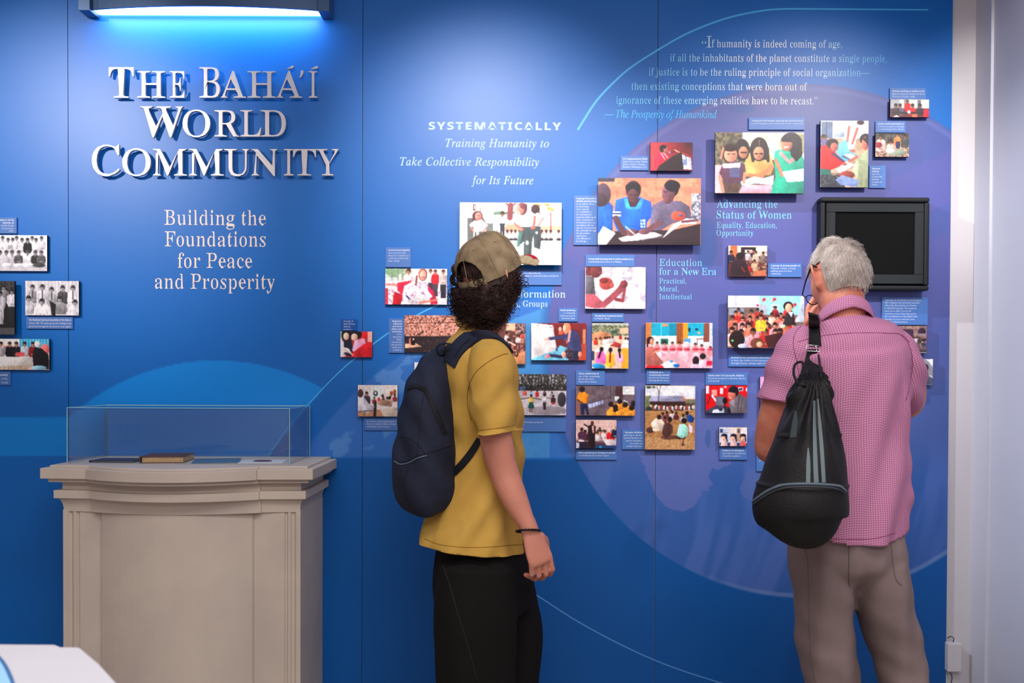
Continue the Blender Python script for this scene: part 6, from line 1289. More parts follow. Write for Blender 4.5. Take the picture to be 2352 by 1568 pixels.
# cut the bulk away from the face and under the jaw
bmx = bmesh.new(); bmx.from_mesh(hme)
kill = [v for v in bmx.verts if (lambda q: q.y > .040 and q.z < .035 or q.z < -.050 and q.y > .008)(MHi @ v.co) or (lambda q: q.z > .010 and .97 < (q.x / .0925) ** 2 + (q.y / .106) ** 2 + (q.z / .120) ** 2 < 1.5)(MCi @ v.co)]
bmesh.ops.delete(bmx, geom=kill, context='VERTS'); bmx.to_mesh(hme); bmx.free()
displace(hme, lambda v, n: .007 * vn3(v, 60, 5) + .004 * vn3(v, 120, 8))
hair = link('hair', hme, M['hair_dark'], ym, True)
hv_, hn_ = getv(hme); rows = []
idx = [i for i in range(len(hv_)) if (lambda q: q.z < .004 or (q.y < -.05 and q.z < .045 and abs(q.x) < .05))(MCi @ Vector(hv_[i]))]
for i in rngA.sample(idx, min(1500, len(idx))):
    p = Vector(hv_[i]); nn = Vector(hn_[i]); 
    g = (Vector((rngA.uniform(-.5, .5), rngA.uniform(-.5, .5), -1)) + nn * rngA.uniform(.1, .5)).normalized()
    a = g.cross(nn); a = a.normalized() if a.length > .01 else Vector((1, 0, 0)); b = g.cross(a)
    R0 = rngA.uniform(.004, .0085); L = rngA.uniform(.018, .04); turns = rngA.uniform(1.0, 2.2); ph = rngA.uniform(0, 6)
    rows.append([p + nn * .001 + g * (L * t) + a * R0 * (math.cos(ph + turns * 2 * PI * t) - math.cos(ph)) + b * R0 * (math.sin(ph + turns * 2 * PI * t) - math.sin(ph)) for t in [k / 11 for k in range(12)]])
for k in range(46):   # loose curls on the outline
    u, v = rngA.choice([(1042, 620), (1040, 640), (1038, 668), (1040, 690), (1046, 712), (1058, 728), (1200, 640), (1204, 655), (1196, 628), (1044, 655)])
    c = P(u + rngA.uniform(-5, 8), v + rngA.uniform(-9, 9), YA + rngA.uniform(-.05, .02)); R0 = rngA.uniform(.006, .011); ph = rngA.uniform(0, 6); tw = rngA.uniform(-1, 1)
    rows.append([c + Vector((R0 * math.cos(ph + 5.2 * t), R0 * tw * math.sin(ph + 3 * t), R0 * math.sin(ph + 5.2 * t) - .012 * t)) for t in [j / 13 for j in range(14)]])
ch = link('curls', strands(rows, .00115, 4), M['hair_dark'], hair, True); ch['kind'] = 'stuff'
# cap
def cp(x, y, z): return MC @ Vector((x, y, z))
NP, NR = 216, 60; V = []; keep = {}
def crown(ph, t):
    """ph azimuth (0 = front +Y), t 0 at the rim .. 1 at the button"""
    a = t * PI / 2; rx, ry, rz = .0925, .106, .120
    e = .80; cr = math.cos(a) ** e if a < PI / 2 else 0
    x = rx * cr * math.sin(ph); y = ry * cr * math.cos(ph); z = .004 + rz * math.sin(a) ** .92
    y += .006 * math.cos(ph) * math.sin(2 * a); z += .012 * math.sin(2 * a) * max(0, math.cos(ph)) 
    seam_ = min(abs(((ph / (PI / 3)) % 1) - 0), abs(((ph / (PI / 3)) % 1) - 1)); g = -.0016 * math.exp(-(seam_ / .03) ** 2) * cr
    w = .0022 * math.sin(ph * 5 + 3 * t) * math.sin(a * 2) + .0016 * math.sin(ph * 13 + 5 * t)
    r = 1 + (g + w) / .1
    return x * r, y * r, z
def hole(ph, t):
    d = math.atan2(math.sin(ph - PI), math.cos(ph - PI)); return (d / .62) ** 2 + ((t - .10) / .34) ** 2 < 1 and t > .10 - .02
Vc = []; Fc = []
for i in range(NR + 1):
    for k in range(NP): Vc.append(cp(*crown(2 * PI * k / NP, i / NR)))
for i in range(NR):
    for k in range(NP):
        if not hole(2 * PI * (k + .5) / NP, (i + .5) / NR): Fc.append((i * NP + k, i * NP + (k + 1) % NP, (i + 1) * NP + (k + 1) % NP, (i + 1) * NP + k))
cme = evalmods(pyd(Vc, Fc), [('SOLIDIFY', dict(thickness=.0018, offset=1))])
displace(cme, lambda v, n: .0016 * vn3(v, 34, 3) + .0014 * vn3(v, 70, 6))
cap = link('cap', cme, M['khaki'], ym, True); cap['label'] = 'worn tan baseball cap with a frayed peak'
# sweatband rim and stitched rows
for t_, r_ in ((.015, .0016), (.075, .0007), (.12, .0007)):
    pts = [cp(*(c * (1.012 if j < 2 else 1) for j, c in enumerate(crown(2 * PI * k / 90, t_)))) for k in range(91) if not (t_ > .05 and hole(2 * PI * k / 90, t_))]
    pts.sort(key=lambda p: 0) 
    if t_ < .05:
        mb = MB(); mb.tube(pts, [r_] * len(pts), 6); link('rim', mb.mesh(), M['khaki'], cap, True)
for k6 in range(6):
    ph = k6 * PI / 3
    pts = [cp(*(c * (1.008 if j < 2 else 1.004) for j, c in enumerate(crown(ph, t)))) for t in [i / 20 for i in range(21)] if not hole(ph, t)]
    if len(pts) > 4: mb = MB(); mb.tube(pts, [.0012] * len(pts), 5); link('panel_seam', mb.mesh(), M['khaki'], cap, True)
mb = MB(); mb.tube([cp(0, 0, .113), cp(0, 0, .1215)], [(.008, .008), (.006, .006)], 12, cap=.4); link('button', mb.mesh(), mat('cap_button', (150, 140, 122), .8, .2), cap, True)
for ph, t in ((.5, .62), (-.5, .62), (1.57, .58), (-1.57, .58), (2.6, .6)):
    x, y, z = crown(ph, t); c = Vector((x, y, z)); nn = c.normalized(); a = nn.cross(Vector((0, 0, 1))).normalized(); b = nn.cross(a)
    mb = MB(); mb.tube([MC @ (c * 1.012 + nn * .002 + a * .003 * math.cos(q) + b * .003 * math.sin(q)) for q in [2 * PI * k / 10 for k in range(11)]], [.0009] * 11, 5); link('eyelet', mb.mesh(), M['khaki_light'], cap, True)
# rear strap with buckle
L_, R_s = [], []
for k in range(21):
    d = -.66 + 1.32 * k / 20; x, y, z = crown(PI + d, .02); s_ = 1.02; L_.append(cp(x * s_, y * s_, z + .010)); R_s.append(cp(x * s_, y * s_, z - .010))
link('rear_strap', evalmods(ribbon_mesh(L_, R_s, .0022), [('BEVEL', dict(width=.0004, segments=1))]), M['khaki'], cap, True)
bx_, by_, bz_ = crown(PI - .42, .02); 
mb = MB(); c = Vector((bx_ * 1.045, by_ * 1.045, bz_)); nn = Vector((bx_, by_, 0)).normalized(); a = nn.cross(Vector((0, 0, 1))).normalized(); b = Vector((0, 0, 1))
mb.tube([MC @ (c + a * x + b * z) for x, z in ((-.011, -.013), (.011, -.013), (.011, .013), (-.011, .013), (-.011, -.013))], [.0016] * 5, 6); link('buckle', mb.mesh(), mat('aged_brass', (150, 134, 92), .35, .5, metal=.8), cap, True)
# peak
V = []; Fc = []; na, nr = 24, 8
for i in range(nr + 1):
    for k in range(na + 1):
        ph = (-1.02 + 2.04 * k / na); t = i / nr
        x0, y0 = .092 * math.sin(ph), .103 * math.cos(ph)
        xo = .083 * math.sin(ph * 1.35) if abs(ph) < 1.16 else x0; yo = .100 + .076 * math.cos(ph * 1.45) ** .6 if math.cos(ph * 1.45) > 0 else .100
        x = x0 * (1 - t) + xo * t; y = y0 * (1 - t) + yo * t; z = .010 - .010 * t - 2.6 * x * x * (.6 + .8 * t) + .010 * (1 - t)
        V.append(cp(x, y, z))
for i in range(nr):
    for k in range(na): Fc.append((i * (na + 1) + k, i * (na + 1) + k + 1, (i + 1) * (na + 1) + k + 1, (i + 1) * (na + 1) + k))
pme = pyd(V, Fc); edgep = [Vector(V[nr * (na + 1) + k]) for k in range(na + 1)]; inner = [Vector(V[(nr - 2) * (na + 1) + k]) for k in range(na + 1)]
link('peak', evalmods(pme, [('SUBSURF', dict(levels=1)), ('SOLIDIFY', dict(thickness=.004, offset=0))]), M['khaki_light'], cap, True)
upv = (MC.to_3x3() @ Vector((0, 0, 1))).normalized()
fr_ = []
for k in range(260):
    t = rngA.uniform(0, na - .01); i = int(t); p = edgep[i].lerp(edgep[i + 1], t - i); o = Vector((rngA.uniform(-1, 1), rngA.uniform(-1, 1), rngA.uniform(-1, .6))) * .004
    fr_.append([p + upv * .001, p + o * .6, p + o * 1.2])
fo = link('frayed_edge', strands(fr_, .0006), M['khaki_light'], cap, True); fo['kind'] = 'stuff'
link('red_patch', ribbon_mesh([p + upv * .0026 for p in edgep[12:21]], [p + upv * .0028 for p in inner[12:21]], .0006), M['red_patch'], cap)
# frayed torn seam above the peak
fr_ = []
for k in range(420):
    ph = rngA.uniform(.5, 1.5); x, y, z = crown(ph, rngA.uniform(.02, .16)); p = cp(x * 1.02, y * 1.02, z); o = MC.to_3x3() @ Vector((rngA.uniform(-.3, .3), rngA.uniform(-.3, .3), rngA.uniform(-1, 1))) * .008
    fr_.append([p - o * .5, p, p + o * .5])
fo = link('frayed_threads', strands(fr_, .00045), M['khaki_light'], cap, True); fo['kind'] = 'stuff'
# ------------------------------------------------------------------ navy backpack on the young man
def hitf(tree, u, v, off, Yd):
    h = hit(tree, u, v, off); return h if h is not None else P(u, v, Yd)
def strap(tree, Lp, Rp, th, off, Yd, m, name, par, n=30, fix=None):
    a, b = spl(Lp, n), spl(Rp, n); A = []; B = []
    for p, q in zip(a, b):
        A.append(hitf(tree, p[0], p[1], off, Yd)); B.append(hitf(tree, q[0], q[1], off, Yd))
    for it in range(3):      # even out the depth along the strap
        for row in (A, B):
            for i in range(1, n - 1): row[i] = row[i - 1] * .25 + row[i] * .5 + row[i + 1] * .25
    me = evalmods(ribbon_mesh(A, B, th), [('BEVEL', dict(width=th * .35, segments=2, limit_method='ANGLE'))])
    return link(name, me, m, par, True), A, B
bp = empty('backpack', P(985, 1000, YA - .1), 'dark navy backpack worn by the young man in the yellow T-shirt', 'backpack')
bb_ = MB()
limb(bb_, [(1022, 798, .02), (1012, 822, 0), (1000, 860, -.02), (990, 900, -.04), (984, 950, -.05), (981, 1010, -.06), (980, 1070, -.06), (982, 1110, -.06), (984, 1140, -.055), (986, 1160, -.05), (988, 1172, -.05)], YA,
     [(13, .03), (30, .07), (50, .11), (60, .135), (66, .15), (73, .16), (80, .16), (80, .155), (73, .14), (54, .11), (30, .07)], n=36, m=44, cap=.4)
bpm = blend(bb_, .006, 5, .5)
displace(bpm, lambda v, n: .0060 * vn3(v * np.array([1, 1, .6]), 12, 3) + .002 * vn3(v, 40, 8) + .0034 * np.sin((v[:, 0] * 1.4 + v[:, 2] * .8) * 55 + 3 * vn3(v, 5, 2)))
bag = link('bag_body', bpm, M['navy_canvas'], bp, True); bb2 = bvh(bpm)
strap(bb2, [(938, 886), (958, 881), (975, 889)], [(936, 897), (957, 892), (973, 900)], .003, .0006, YA - .15, M['navy_dark'], 'trim_band', bp, 16)
strap(bb2, [(970, 890), (985, 925), (1002, 965), (1018, 1000)], [(979, 888), (996, 922), (1014, 962), (1028, 996)], .0022, .0004, YA - .15, M['navy_dark'], 'trim_band', bp, 24)
seam(bb2, [(906, 1058), (920, 1066), (940, 1062), (958, 1052), (980, 1046)], .0022, M['piping'], 'zip', bp, 30, .001)
seam(bb2, [(906, 1054), (920, 1061), (940, 1057), (962, 1046), (1000, 1035), (1040, 1022)], .0012, M['navy_dark'], 'seam_line', bp, 40, .0004)
seam(bb2, [(975, 892), (966, 950), (962, 1000), (958, 1050)], .0010, M['navy_dark'], 'seam_line', bp, 30, .0003)
seam(bb2, [(920, 1002), (950, 1012), (975, 1040), (985, 1052)], .0010, M['navy_dark'], 'seam_line', bp, 30, .0003)
seam(bb2, [(940, 1160), (930, 1130), (930, 1100), (938, 1075)], .0010, M['navy_dark'], 'seam_line', bp, 30, .0003)
strap(bt, [(1022, 828), (1034, 800), (1058, 774), (1090, 757), (1125, 763), (1155, 784), (1172, 806)], [(1046, 846), (1060, 818), (1088, 792), (1116, 777), (1142, 781), (1162, 794), (1175, 812)], .007, .001, YA - .15, M['navy_canvas'], 'shoulder_strap', bp, 34)
seam(bt, [(1050, 822), (1062, 801), (1086, 780), (1112, 769), (1140, 775)], .0012, M['navy_dark'], 'strap_stitching', bp, 30, .0115)
strap(bt, [(1096, 1004), (1080, 1030), (1060, 1056), (1038, 1080)], [(1108, 1010), (1094, 1038), (1074, 1066), (1048, 1092)], .004, .002, YA - .17, M['navy_dark'], 'lower_strap', bp, 20)
mb = MB(); mb.tube([P(u, v, YA - .09 + d) for u, v, d in spl([(1024, 812, 0), (1010, 814, -.01), (1004, 806, -.015), (1006, 794, -.015), (1016, 790, -.01), (1028, 789, 0), (1030, 796, .005)], 26)], [(.0045, .0022)] * 26, 8)
link('grab_loop', mb.mesh(), M['navy_dark'], bp, True)
mb = MB(); mb.tube([P(1034, 790, YA - .1), P(1028, 800, YA - .1), P(1022, 815, YA - .095)], [.006, .009, .007], 8); link('strap_knot', mb.mesh(), M['navy_dark'], bp, True)

# ------------------------------------------------------------------ grey-haired man in the pink shirt
YB = -1.0
om = empty('person', (P(1945, 2012, YB).x, YB, 0), 'grey-haired man in pink checked shirt and grey trousers, seen from behind', 'person')
HB = P(1927, 643, YB + .03); MHB = head_matrix(HB, math.radians(-12), math.radians(26), math.radians(2)); sB = .93
body = MB(); add_head(body, MHB, sB)
limb(body, [(1932, 668, .02), (1936, 700, .0), (1940, 740, -.01), (1942, 800, -.01)], YB, [50, 49, 50, (56, .07)])
limb(body, [(1943, 770, 0), (1944, 830, 0), (1944, 950, 0), (1944, 1080, 0), (1944, 1200, 0), (1944, 1290, 0)], YB, [(70, .07), (112, .105), (110, .11), (104, .11), (108, .12), (100, .12)])
limb(body, [(1832, 795, 0), (1812, 870, .01), (1788, 940, .02), (1770, 1000, .05), (1768, 1030, .08), (1790, 960, .16), (1830, 850, .24), (1862, 770, .27)], YB, [44, 44, 42, 36, 33, 34, 28, (22, .022)], n=16)
hand(body, P(1862, 772, YB + .27), (.16, .1, .95), (-.8, .3, .1), (.6, -.7, .1), [(.5, .6, .4)] * 4, s=1.0)
limb(body, [(2056, 800, 0), (2080, 860, .03), (2090, 905, .07), (2080, 930, .12), (2030, 915, .22), (1975, 895, .28)], YB, [44, 40, 36, 32, 28, (22, .022)], n=16)
hand(body, P(1970, 893, YB + .285), (-.95, .2, .1), (0, .5, .8), (-.1, -1, .4), [(.5, .6, .4)] * 4, s=1.0)
for dx, u0 in ((-1, 1890), (1, 2022)):
    limb(body, [(u0, 1270, 0), (u0 + (14 if dx < 0 else 38), 1500, .0), (u0 + (36 if dx < 0 else 70), 1720, .0), (u0 + (42 if dx < 0 else 76), 1975, 0)], YB, [56, 38, 34, 28])
bmeB = blend(body, .0045, 5, .5); link('body', bmeB, M['skin2'], om, True); face_parts(MHB, om, sB)
# shirt
sb = MB()
limb(sb, [(1941, 726, -.02), (1942, 745, -.015), (1944, 766, -.01), (1946, 800, 0), (1948, 860, 0), (1950, 930, 0), (1948, 1000, 0), (1946, 1080, 0), (1944, 1160, 0), (1940, 1215, 0), (1938, 1250, 0), (1938, 1290, 0)], YB,
     [(52, .062), (86, .10), (118, .128), (136, .148), (137, .155), (133, .15), (127, .145), (137, .15), (138, .155), (135, .155), (133, .155), (133, .155)], n=44, m=50, recess=.02)
sl1, sl2 = MB(), MB()
limb(sb, [(1870, 776, -.005), (1846, 796, 0), (1828, 826, 0)], YB, [(36, .058), (42, .066), (42, .066)], n=22)
limb(sb, [(2020, 780, -.005), (2048, 806, 0), (2062, 834, .01)], YB, [(38, .06), (44, .066), (44, .066)], n=22)
limb(sl1, [(1868, 774, -.005), (1843, 792, 0), (1822, 834, 0), (1806, 876, .01), (1792, 916, .015), (1782, 950, .018)], YB, [(34, .05), (48, .07), (52, .075), (52, .075), (49, .072), (48, .07)], n=26, m=28, recess=.02)
limb(sl2, [(2022, 775, -.005), (2050, 800, 0), (2068, 840, .01), (2076, 880, .04), (2070, 915, .09)], YB, [(36, .05), (48, .07), (50, .072), (44, .07), (34, .062)], n=26, m=24, recess=.02)
sbm = blend(sb, .0055, 6, .5); sm1 = blend(sl1, .005, 5, .5); sm2 = blend(sl2, .005, 5, .5)
def folds_pink(v, n):
    x, y, z = v[:, 0], v[:, 1], v[:, 2]; xc = P(1944, 900, YB).x; X = x - xc
    fc = np.clip(np.abs(n[:, 1]) * 1.3 - .2, 0, 1)
    d = .0030 * vn3(v * np.array([1.2, 1, .4]), 10, 3) + .0012 * vn3(v, 30, 8)
    m = sst(1.42, 1.30, z)
    d += fc * m * .0062 * np.sin(X * 62 - (z - 1.2) * 16 + 2.2 * vn3(v, 4, 5)) * np.exp(-((X - .05) / .16) ** 2)
    d += fc * sst(1.12, .95, z) * .0040 * np.sin(X * 44 + 1.5 * vn3(v, 4, 6))
    d += .006 * np.exp(-((X - .12 - (1.35 - z) * .12) / .010) ** 2) * m
    arm = sst(-.09, -.13, X) + sst(.13, .16, X)
    d += np.clip(arm, 0, 1) * .0036 * np.sin((X * .9 + z * 1.35) * 50 + 1.5 * vn3(v, 5, 9)) * sst(1.46, 1.40, z)
    return d
displace(sbm, folds_pink); displace(sm1, folds_pink); displace(sm2, folds_pink)
# shirt tail: lowest in the middle, rounded up at the sides
def tail(v, n):
    x = v[:, 0] - P(1944, 1200, YB).x; return x
b_m = bmesh.new(); b_m.from_mesh(sbm); xc_ = P(1950, 1200, YB).x; z0_ = P(1960, 1253, YB - .15).z
bmesh.ops.delete(b_m, geom=[f for f in b_m.faces if f.calc_center_median().z < z0_ + .032 * (abs(f.calc_center_median().x - xc_) / .15) ** 2.6], context='FACES')
bmesh.ops.smooth_vert(b_m, verts=[v for v in b_m.verts if v.is_boundary], factor=.5); bmesh.ops.smooth_vert(b_m, verts=[v for v in b_m.verts if v.is_boundary], factor=.5); b_m.to_mesh(sbm); b_m.free()
pa, pb = P(1743, 914, YB), P(1838, 930, YB); sl = (pb.z - pa.z) / (pb.x - pa.x)
crop(sm1, pa, Vector((sl, 0, -1)).normalized()); sm1 = shell(sm1, .0016)
sbm = shell(sbm, .0016)
shirt = link('shirt', sbm, M['pink'], om, True); weave(sbm, lambda v, n: (v[:, 0] + 0 * v[:, 1], v[:, 2] + .8 * v[:, 1]))
for mm, p0, p1 in ((sm1, P(1832, 800, YB), P(1782, 950, YB)), (sm2, P(2050, 800, YB), P(2076, 890, YB + .04))):
    ax = np.array((p1 - p0).normalized()); o0 = np.array(p0); cr = np.cross(ax, [0, 1, 0]); cr /= np.linalg.norm(cr)
    def wf(v, n, ax=ax, o0=o0, cr=cr):
        d = v - o0; w = d @ ax; q = d - w[:, None] * ax; return np.arctan2(q @ cr, -q[:, 1]) * .062, w
    weave(mm, wf); link('sleeve', mm, M['pink'], shirt, True)
_v = []; _f = []
for mm in (sbm, sm1, sm2):
    k0 = len(_v); _v += [tuple(v.co) for v in mm.vertices]; _f += [tuple(i + k0 for i in p.vertices) for p in mm.polygons]
bs_ = BVHTree.FromPolygons(_v, _f)
M['pink_seam'] = mat('pink_seam', (150, 76, 112), .9, .1)
seam(bs_, [(1831, 786), (1860, 777), (1889, 771), (1935, 766), (1990, 764), (2037, 765), (2068, 768), (2090, 786)], .0010, M['pink_seam'], 'yoke_seam', shirt, 60, .0003)
seam(bs_, [(1846, 744), (1828, 762), (1822, 790), (1830, 830), (1838, 880), (1842, 915)], .0009, M['pink_seam'], 'armhole_seam', shirt, 40, .0003)
seam(bs_, [(2068, 768), (2088, 792), (2096, 830), (2090, 880), (2080, 920)], .0009, M['pink_seam'], 'armhole_seam', shirt, 40, .0003)
seam(bs_, [(1850, 1224), (1900, 1236), (1960, 1238), (2010, 1236), (2055, 1224)], .0008, M['pink_seam'], 'hem_stitch', shirt, 50, .0003)
seam(bs_, [(1746, 908), (1775, 918), (1805, 920), (1834, 916)], .0008, M['pink_seam'], 'cuff_stitch', shirt, 30, .0003)
# folded collar around the neck
V = []; Fc = []; nc = P(1941, 712, YB - .005); NN = 40
for k in range(NN + 1):
    t = -PI * .92 + 2 * PI * .92 * k / NN        # 0 = back of the neck, towards the camera
    dx, dy = math.sin(t), -math.cos(t); drop = (1 - math.cos(t)) * .5
    top = nc + Vector((dx * .062, dy * .058 + .012, .040 - .085 * drop - .012 * math.sin(t) ** 2 ))
    mid = nc + Vector((dx * .070, dy * .068 + .010, .036 - .088 * drop))
    low = nc + Vector((dx * .078, dy * .082 + .008, .004 - .085 * drop - .012 * abs(math.sin(t))))
    stand = nc + Vector((dx * .058, dy * .055 + .012, -.03 - .07 * drop))
    V += [stand, top, mid, low]
for k in range(NN):
    for j in range(3): Fc.append((4 * k + j, 4 * k + j + 1, 4 * k + 5 + j, 4 * k + 4 + j))
cm_ = evalmods(pyd(V, Fc), [('SUBSURF', dict(levels=2)), ('SOLIDIFY', dict(thickness=.0022, offset=0))])
weave(cm_, lambda v, n: (np.arctan2(v[:, 0] - nc.x, -(v[:, 1] - nc.y)) * .068, v[:, 2] + .3 * (v[:, 1] - nc.y))); link('collar', cm_, M['pink'], shirt, True)
# trousers
tb = MB()
limb(tb, [(1942, 1200, 0), (1944, 1235, 0), (1950, 1290, 0), (1954, 1322, 0)], YB, [(124, .135), (130, .14), (135, .135), (128, .10)], n=30)
limb(tb, [(1884, 1290, 0), (1890, 1345, 0), (1891, 1400, .0), (1894, 1460, 0), (1903, 1520, .0), (1914, 1570, 0), (1926, 1700, 0), (1932, 1860, 0), (1934, 1985, 0)], YB, [(68, .12), (67, .115), (64, .105), (69, .095), (67, .09), (62, .085), (60, .08), (56, .075), (54, .07)], n=26, m=34, recess=.02)
limb(tb, [(2010, 1290, 0), (2021, 1345, 0), (2031, 1400, 0), (2048, 1450, 0), (2060, 1500, .0), (2076, 1570, 0), (2092, 1700, 0), (2098, 1860, 0), (2100, 1985, 0)], YB, [(70, .12), (69, .115), (64, .105), (60, .095), (58, .09), (57, .085), (56, .08), (54, .075), (54, .07)], n=26, m=34, recess=.02)
tbm = blend(tb, .0065, 10, .5)
displace(tbm, lambda v, n: .0035 * vn3(v * np.array([1, 1, .5]), 12, 3) + .0038 * np.sin((v[:, 0] * .55 + v[:, 2] * 1.2) * 60 + 4 * vn3(v, 5, 6)) * sst(1.0, .7, v[:, 2]) * (.35 + .65 * vn3(v, 4, 2) ** 2 * 2) + .0030 * np.sin(v[:, 0] * 90 + 2 * vn3(v, 4, 8)))
tro = link('trousers', tbm, M['taupe'], om, True); bt2 = bvh(tbm); tsm = mat('taupe_seam', (108, 96, 94), .9, .1)
seam(bt2, [(1950, 1252), (1950, 1290), (1950, 1335), (1952, 1348)], .0012, tsm, 'back_seam', tro, 30, .0004)
seam(bt2, [(2046, 1246), (2050, 1290), (2058, 1330), (2072, 1345)], .0010, tsm, 'pocket_seam', tro, 30, .0004)
seam(bt2, [(1846, 1240), (1856, 1300), (1858, 1400), (1862, 1500), (1872, 1566)], .0009, tsm, 'leg_seam', tro, 40, .0003)
shoe(om, P(1934, 2012, YB).x, YB + .0, math.radians(-8), M['shoe2'], 1.05); shoe(om, P(2100, 2012, YB).x, YB, math.radians(14), M['shoe2'], 1.05)
# grey hair
rngB = random.Random(4)
hv, hf = head_pts(40, 48); mbh = MB()
MBi = MHB.inverted(); hl = lambda q: (q.z > -.062 + max(0, q.y + .02) * 1.5) and (q.y < .055 or q.z > .055) and not (abs(q.x) > .060 and q.y > -.028 and q.z < .032)
Vh = [MHB @ Vector((v.x * .985, v.y * .98 - .001, v.z * .98 + .001)) for v in hv]
Fh = [f for f in hf if all(hl(hv[i]) for i in f)]
hme = pyd(Vh, Fh); bmx = bmesh.new(); bmx.from_mesh(hme); bmesh.ops.delete(bmx, geom=[v for v in bmx.verts if not v.link_faces], context='VERTS'); bmesh.ops.recalc_face_normals(bmx, faces=bmx.faces); bmx.to_mesh(hme); bmx.free()
M['hair_base'] = mat('grey_hair_base', (206, 192, 182), .7, .2, rgb2=(160, 146, 134), scale=30)
gh = link('hair', hme, M['hair_base'], om, True)
crownp = Vector((.012, -.050, .098)); rows = []
cum = [i for i in range(len(hv)) if hv[i].z > -.085 and not (hv[i].y > .06 and hv[i].z < .06)]
for k in range(7500):
    v = hv[rngB.choice(cum)] + Vector((rngB.uniform(-.005, .005), rngB.uniform(-.006, .006), rngB.uniform(-.006, .006)))
    q = Vector((v.x * .985, v.y * .98, v.z * .98))
    if not hl(v) and rngB.random() < .75: continue
    nn = Vector((q.x / .075 ** 2, q.y / .096 ** 2, q.z / .115 ** 2)).normalized()
    if abs(v.x) > .050 and v.y > -.045 and v.z < .045: continue
    low = sst(-.01, -.075, np.array(v.z)); 
    g = (q - crownp); g = (g - nn * g.dot(nn)); g = g.normalized() if g.length > .01 else Vector((1, 0, 0))
    g = (g + Vector((rngB.uniform(-.35, .35), rngB.uniform(-.35, .35), rngB.uniform(-.35, .2)))).normalized(); g = (g - nn * g.dot(nn)).normalized()
    L = rngB.uniform(.014, .030) * (1 - .72 * float(low)); lift = rngB.uniform(.05, .28)
    near = (q - crownp).length < .045
    if near: lift += rngB.uniform(0, .4)
    rows.append([MHB @ (q + g * (L * t) + nn * (L * lift * math.sin(t * PI * .6) - L * L * t * t * 3.6)) for t in (0, .3, .65, 1)])
for k in range(40):   # wisps standing up at the crown
    q = crownp + Vector((rngB.uniform(-.05, .04), rngB.uniform(-.02, .06), 0)); q.z = .113 * math.sqrt(max(.05, 1 - (q.x / .075) ** 2 - (q.y / .096) ** 2)); a = rngB.uniform(-1, 1)
    rows.append([MHB @ (q + Vector((a * .022 * t - .004, .01 * t, .020 * t - .012 * t * t))) for t in (0, .25, .5, .75, 1)])
st = link('strands', strands(rows, .00055, 3), M['hair_grey'], gh, True); st['kind'] = 'stuff'
# spectacles
gls = empty('spectacles_placeholder', HB, '', ''); bpy.data.objects.remove(gls)
def hb_(x, y, z): return MHB @ Vector((x, y, z))
mb = MB()
for sx in (1, -1):
    ring = [hb_(sx * .031 + .019 * math.cos(t), .104 - .004 * math.cos(t) * sx, -.004 + .015 * math.sin(t)) for t in [2 * PI * k / 24 for k in range(25)]]
    mb.tube(ring, [.0016] * 25, 6)
mb.tube([hb_(-.010, .110, .0), hb_(0, .112, .004), hb_(.010, .110, .0)], [.0016] * 3, 6)
for sx in (1, -1):
    mb.tube([hb_(sx * .050, .103, .002), hb_(sx * .064, .092, .004), hb_(sx * .074, .05, .014), hb_(sx * .078, .0, .032), hb_(sx * .079, -.014, .032), hb_(sx * .078, -.030, .018)], [.0014, .0018, .0020, .0026, .0038, .0034], 8)
so = link('spectacles', evalmods(mb.mesh(), [('REMESH', dict(mode='VOXEL', voxel_size=.0009))]), M['dark_plastic'], om, True)

# ------------------------------------------------------------------ black drawstring bag on his shoulder
YG = YB - .26
dbg = empty('drawstring_bag', P(1850, 1050, YG), 'black drawstring sports bag with three grey stripes on the man\'s left shoulder'.replace("the man's left", 'one'), 'bag')
dbg['label'] = 'black drawstring bag with three grey stripes, hanging from one shoulder'
gb = MB()
limb(gb, [(1872, 862, .03), (1866, 885, .02), (1861, 920, .0), (1857, 965, 0), (1856, 1010, 0), (1852, 1060, 0), (1846, 1110, 0), (1840, 1150, 0), (1836, 1180, 0), (1838, 1206, 0), (1836, 1224, .01)], YG,
     [(24, .03), (34, .045), (48, .06), (61, .075), (72, .085), (88, .10), (98, .11), (107, .115), (106, .11), (84, .09), (46, .06)], n=44, m=54, cap=.35)
gbm = blend(gb, .0045, 4, .5)
def folds_bag(v, n):
    x, z = v[:, 0], v[:, 2]; zt = P(1860, 870, YG).z; xt = P(1868, 870, YG).x
    up = sst(P(1860, 1105, YG).z, P(1860, 900, YG).z, z); ang = (x - xt) / np.maximum(.03, (zt - z) + .03)
    d = up * .0075 * np.sin(ang * 24 + 2 * vn3(v, 8, 3)) + .0022 * vn3(v, 28, 5) * (.4 + up)
    d += .004 * np.exp(-((z - P(1850, 1112, YG).z) / .004) ** 2)
    return d
displace(gbm, folds_bag)
link('bag_body', gbm, M['black_nylon'], dbg, True); bg = bvh(gbm)
def strip_poly(tree, Lp, Rp, m, name, par, n=22, off=.0014, th=.0006):
    return strap(tree, Lp, Rp, th, off, YG - .09, m, name, par, n)
strip_poly(bg, [(1855, 1028), (1852, 1060), (1851, 1108)], [(1857, 1028), (1861, 1060), (1861, 1108)], M['grey_stripe'], 'stripe', dbg)
strip_poly(bg, [(1867, 920), (1866, 980), (1867, 1050), (1869, 1108)], [(1871, 920), (1874, 980), (1877, 1050), (1880, 1108)], M['grey_stripe'], 'stripe', dbg)
strip_poly(bg, [(1878, 916), (1880, 980), (1884, 1050), (1887, 1108)], [(1881, 916), (1888, 980), (1893, 1050), (1896, 1108)], M['grey_stripe'], 'stripe', dbg)
strip_poly(bg, [(1826, 942), (1820, 970), (1814, 1006)], [(1830, 944), (1832, 970), (1830, 1004)], mat('dark_grey_patch', (62, 72, 78), .7, .2), 'grey_patch', dbg)
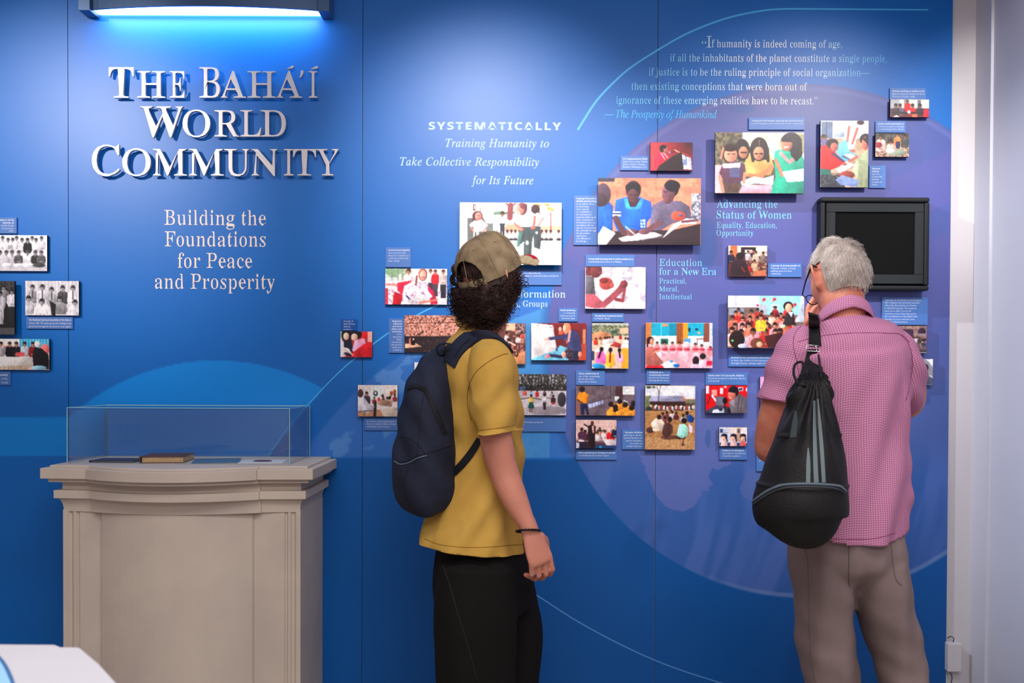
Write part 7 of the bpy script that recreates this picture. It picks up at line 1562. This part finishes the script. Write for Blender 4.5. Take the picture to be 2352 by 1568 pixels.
seam(bg, [(1730, 1152), (1745, 1140), (1770, 1124), (1800, 1114), (1850, 1111), (1900, 1113), (1928, 1117), (1942, 1127)], .0036, M['piping'], 'piping', dbg, 60, .001)
seam(bg, [(1732, 1158), (1748, 1146), (1772, 1131), (1800, 1121), (1850, 1118), (1900, 1120), (1926, 1124), (1940, 1134)], .0026, mat('zip_grey', (58, 62, 68), .5, .4), 'zip', dbg, 60, .001)
# side pockets
for pts in ([(1786, 1001), (1800, 999), (1813, 1001)], [(1918, 1001), (1926, 999), (1932, 1001)]):
    q = [P(u, v, YG - .05) for u, v in spl(pts, 10)]; mb = MB(); mb.tube(q, [(.0025, .006)] * 10, 8); link('pocket_edge', mb.mesh(), M['black_web'], dbg, True)
a = P(1942, 1162, YG - .02); b_ = P(1946, 1180, YG - .02)
link('zip_pull', MB().box(a.x - .001, b_.x, YG - .022, YG - .02, b_.z, a.z).mesh(), M['black_web'], dbg)
# webbing strap over the shoulder
strap(bs_, [(1857, 724), (1857, 740), (1858, 765), (1857, 795)], [(1880, 730), (1883, 745), (1886, 768), (1888, 795)], .003, .003, YB - .10, M['black_web'], 'shoulder_strap', dbg, 20)
def free_strap(Lp, Rp, m, name, th=.003, n=20):
    A = [P(*p) for p in spl([(a, b, Y) for a, b, Y in Lp], n)]; B = [P(*p) for p in spl([(a, b, Y) for a, b, Y in Rp], n)]
    return link(name, evalmods(ribbon_mesh(A, B, th), [('BEVEL', dict(width=th * .3, segments=1))]), m, dbg, True)
Ys = hitf(bs_, 1870, 795, .004, YB - .15).y - .006
free_strap([(1854, 802, Ys), (1846, 840, Ys - .02), (1834, 885, YG - .03)], [(1884, 802, Ys), (1880, 840, Ys - .02), (1868, 890, YG - .04)], M['black_web'], 'shoulder_strap')
free_strap([(1868, 804, Ys + .004), (1874, 840, Ys - .016), (1880, 880, YG - .03)], [(1889, 802, Ys + .004), (1889, 840, Ys - .016), (1892, 880, YG - .03)], M['black_web'], 'shoulder_strap')
free_strap([(1856, 722, YB - .045), (1856, 719, YB + .02), (1862, 735, YB + .12)], [(1880, 728, YB - .045), (1880, 726, YB + .02), (1886, 742, YB + .12)], M['black_web'], 'shoulder_strap')
def wire(pts, r, name, m):
    q = [P(*p) for p in pts]; mb = MB(); mb.tube(q, [r] * len(q), 8); return link(name, mb.mesh(), m, dbg, True)
yb_ = Ys - .006
wire([(1853, 792, yb_), (1889, 794, yb_), (1889, 808, yb_), (1852, 805, yb_), (1853, 792, yb_)], .0013, 'buckle', M['chrome'])
wire([(1874, 793, yb_ - .002), (1876, 807, yb_ - .002), (1855, 806, yb_ - .002)], .0013, 'buckle_bar', M['chrome'])
wire([p for p in [tuple(x) for x in spl([(1832, 882, YG - .03), (1823, 858, YG - .02), (1826, 838, YG), (1836, 831, YG + .01), (1845, 836, YG + .01), (1840, 862, YG - .02)], 24)]], .0032, 'cord_loop', M['black_web'])
wire([tuple(x) for x in spl([(1886, 870, YG - .03), (1884, 845, YG), (1880, 815, Ys - .01)], 10)], .0026, 'cord', M['black_web'])
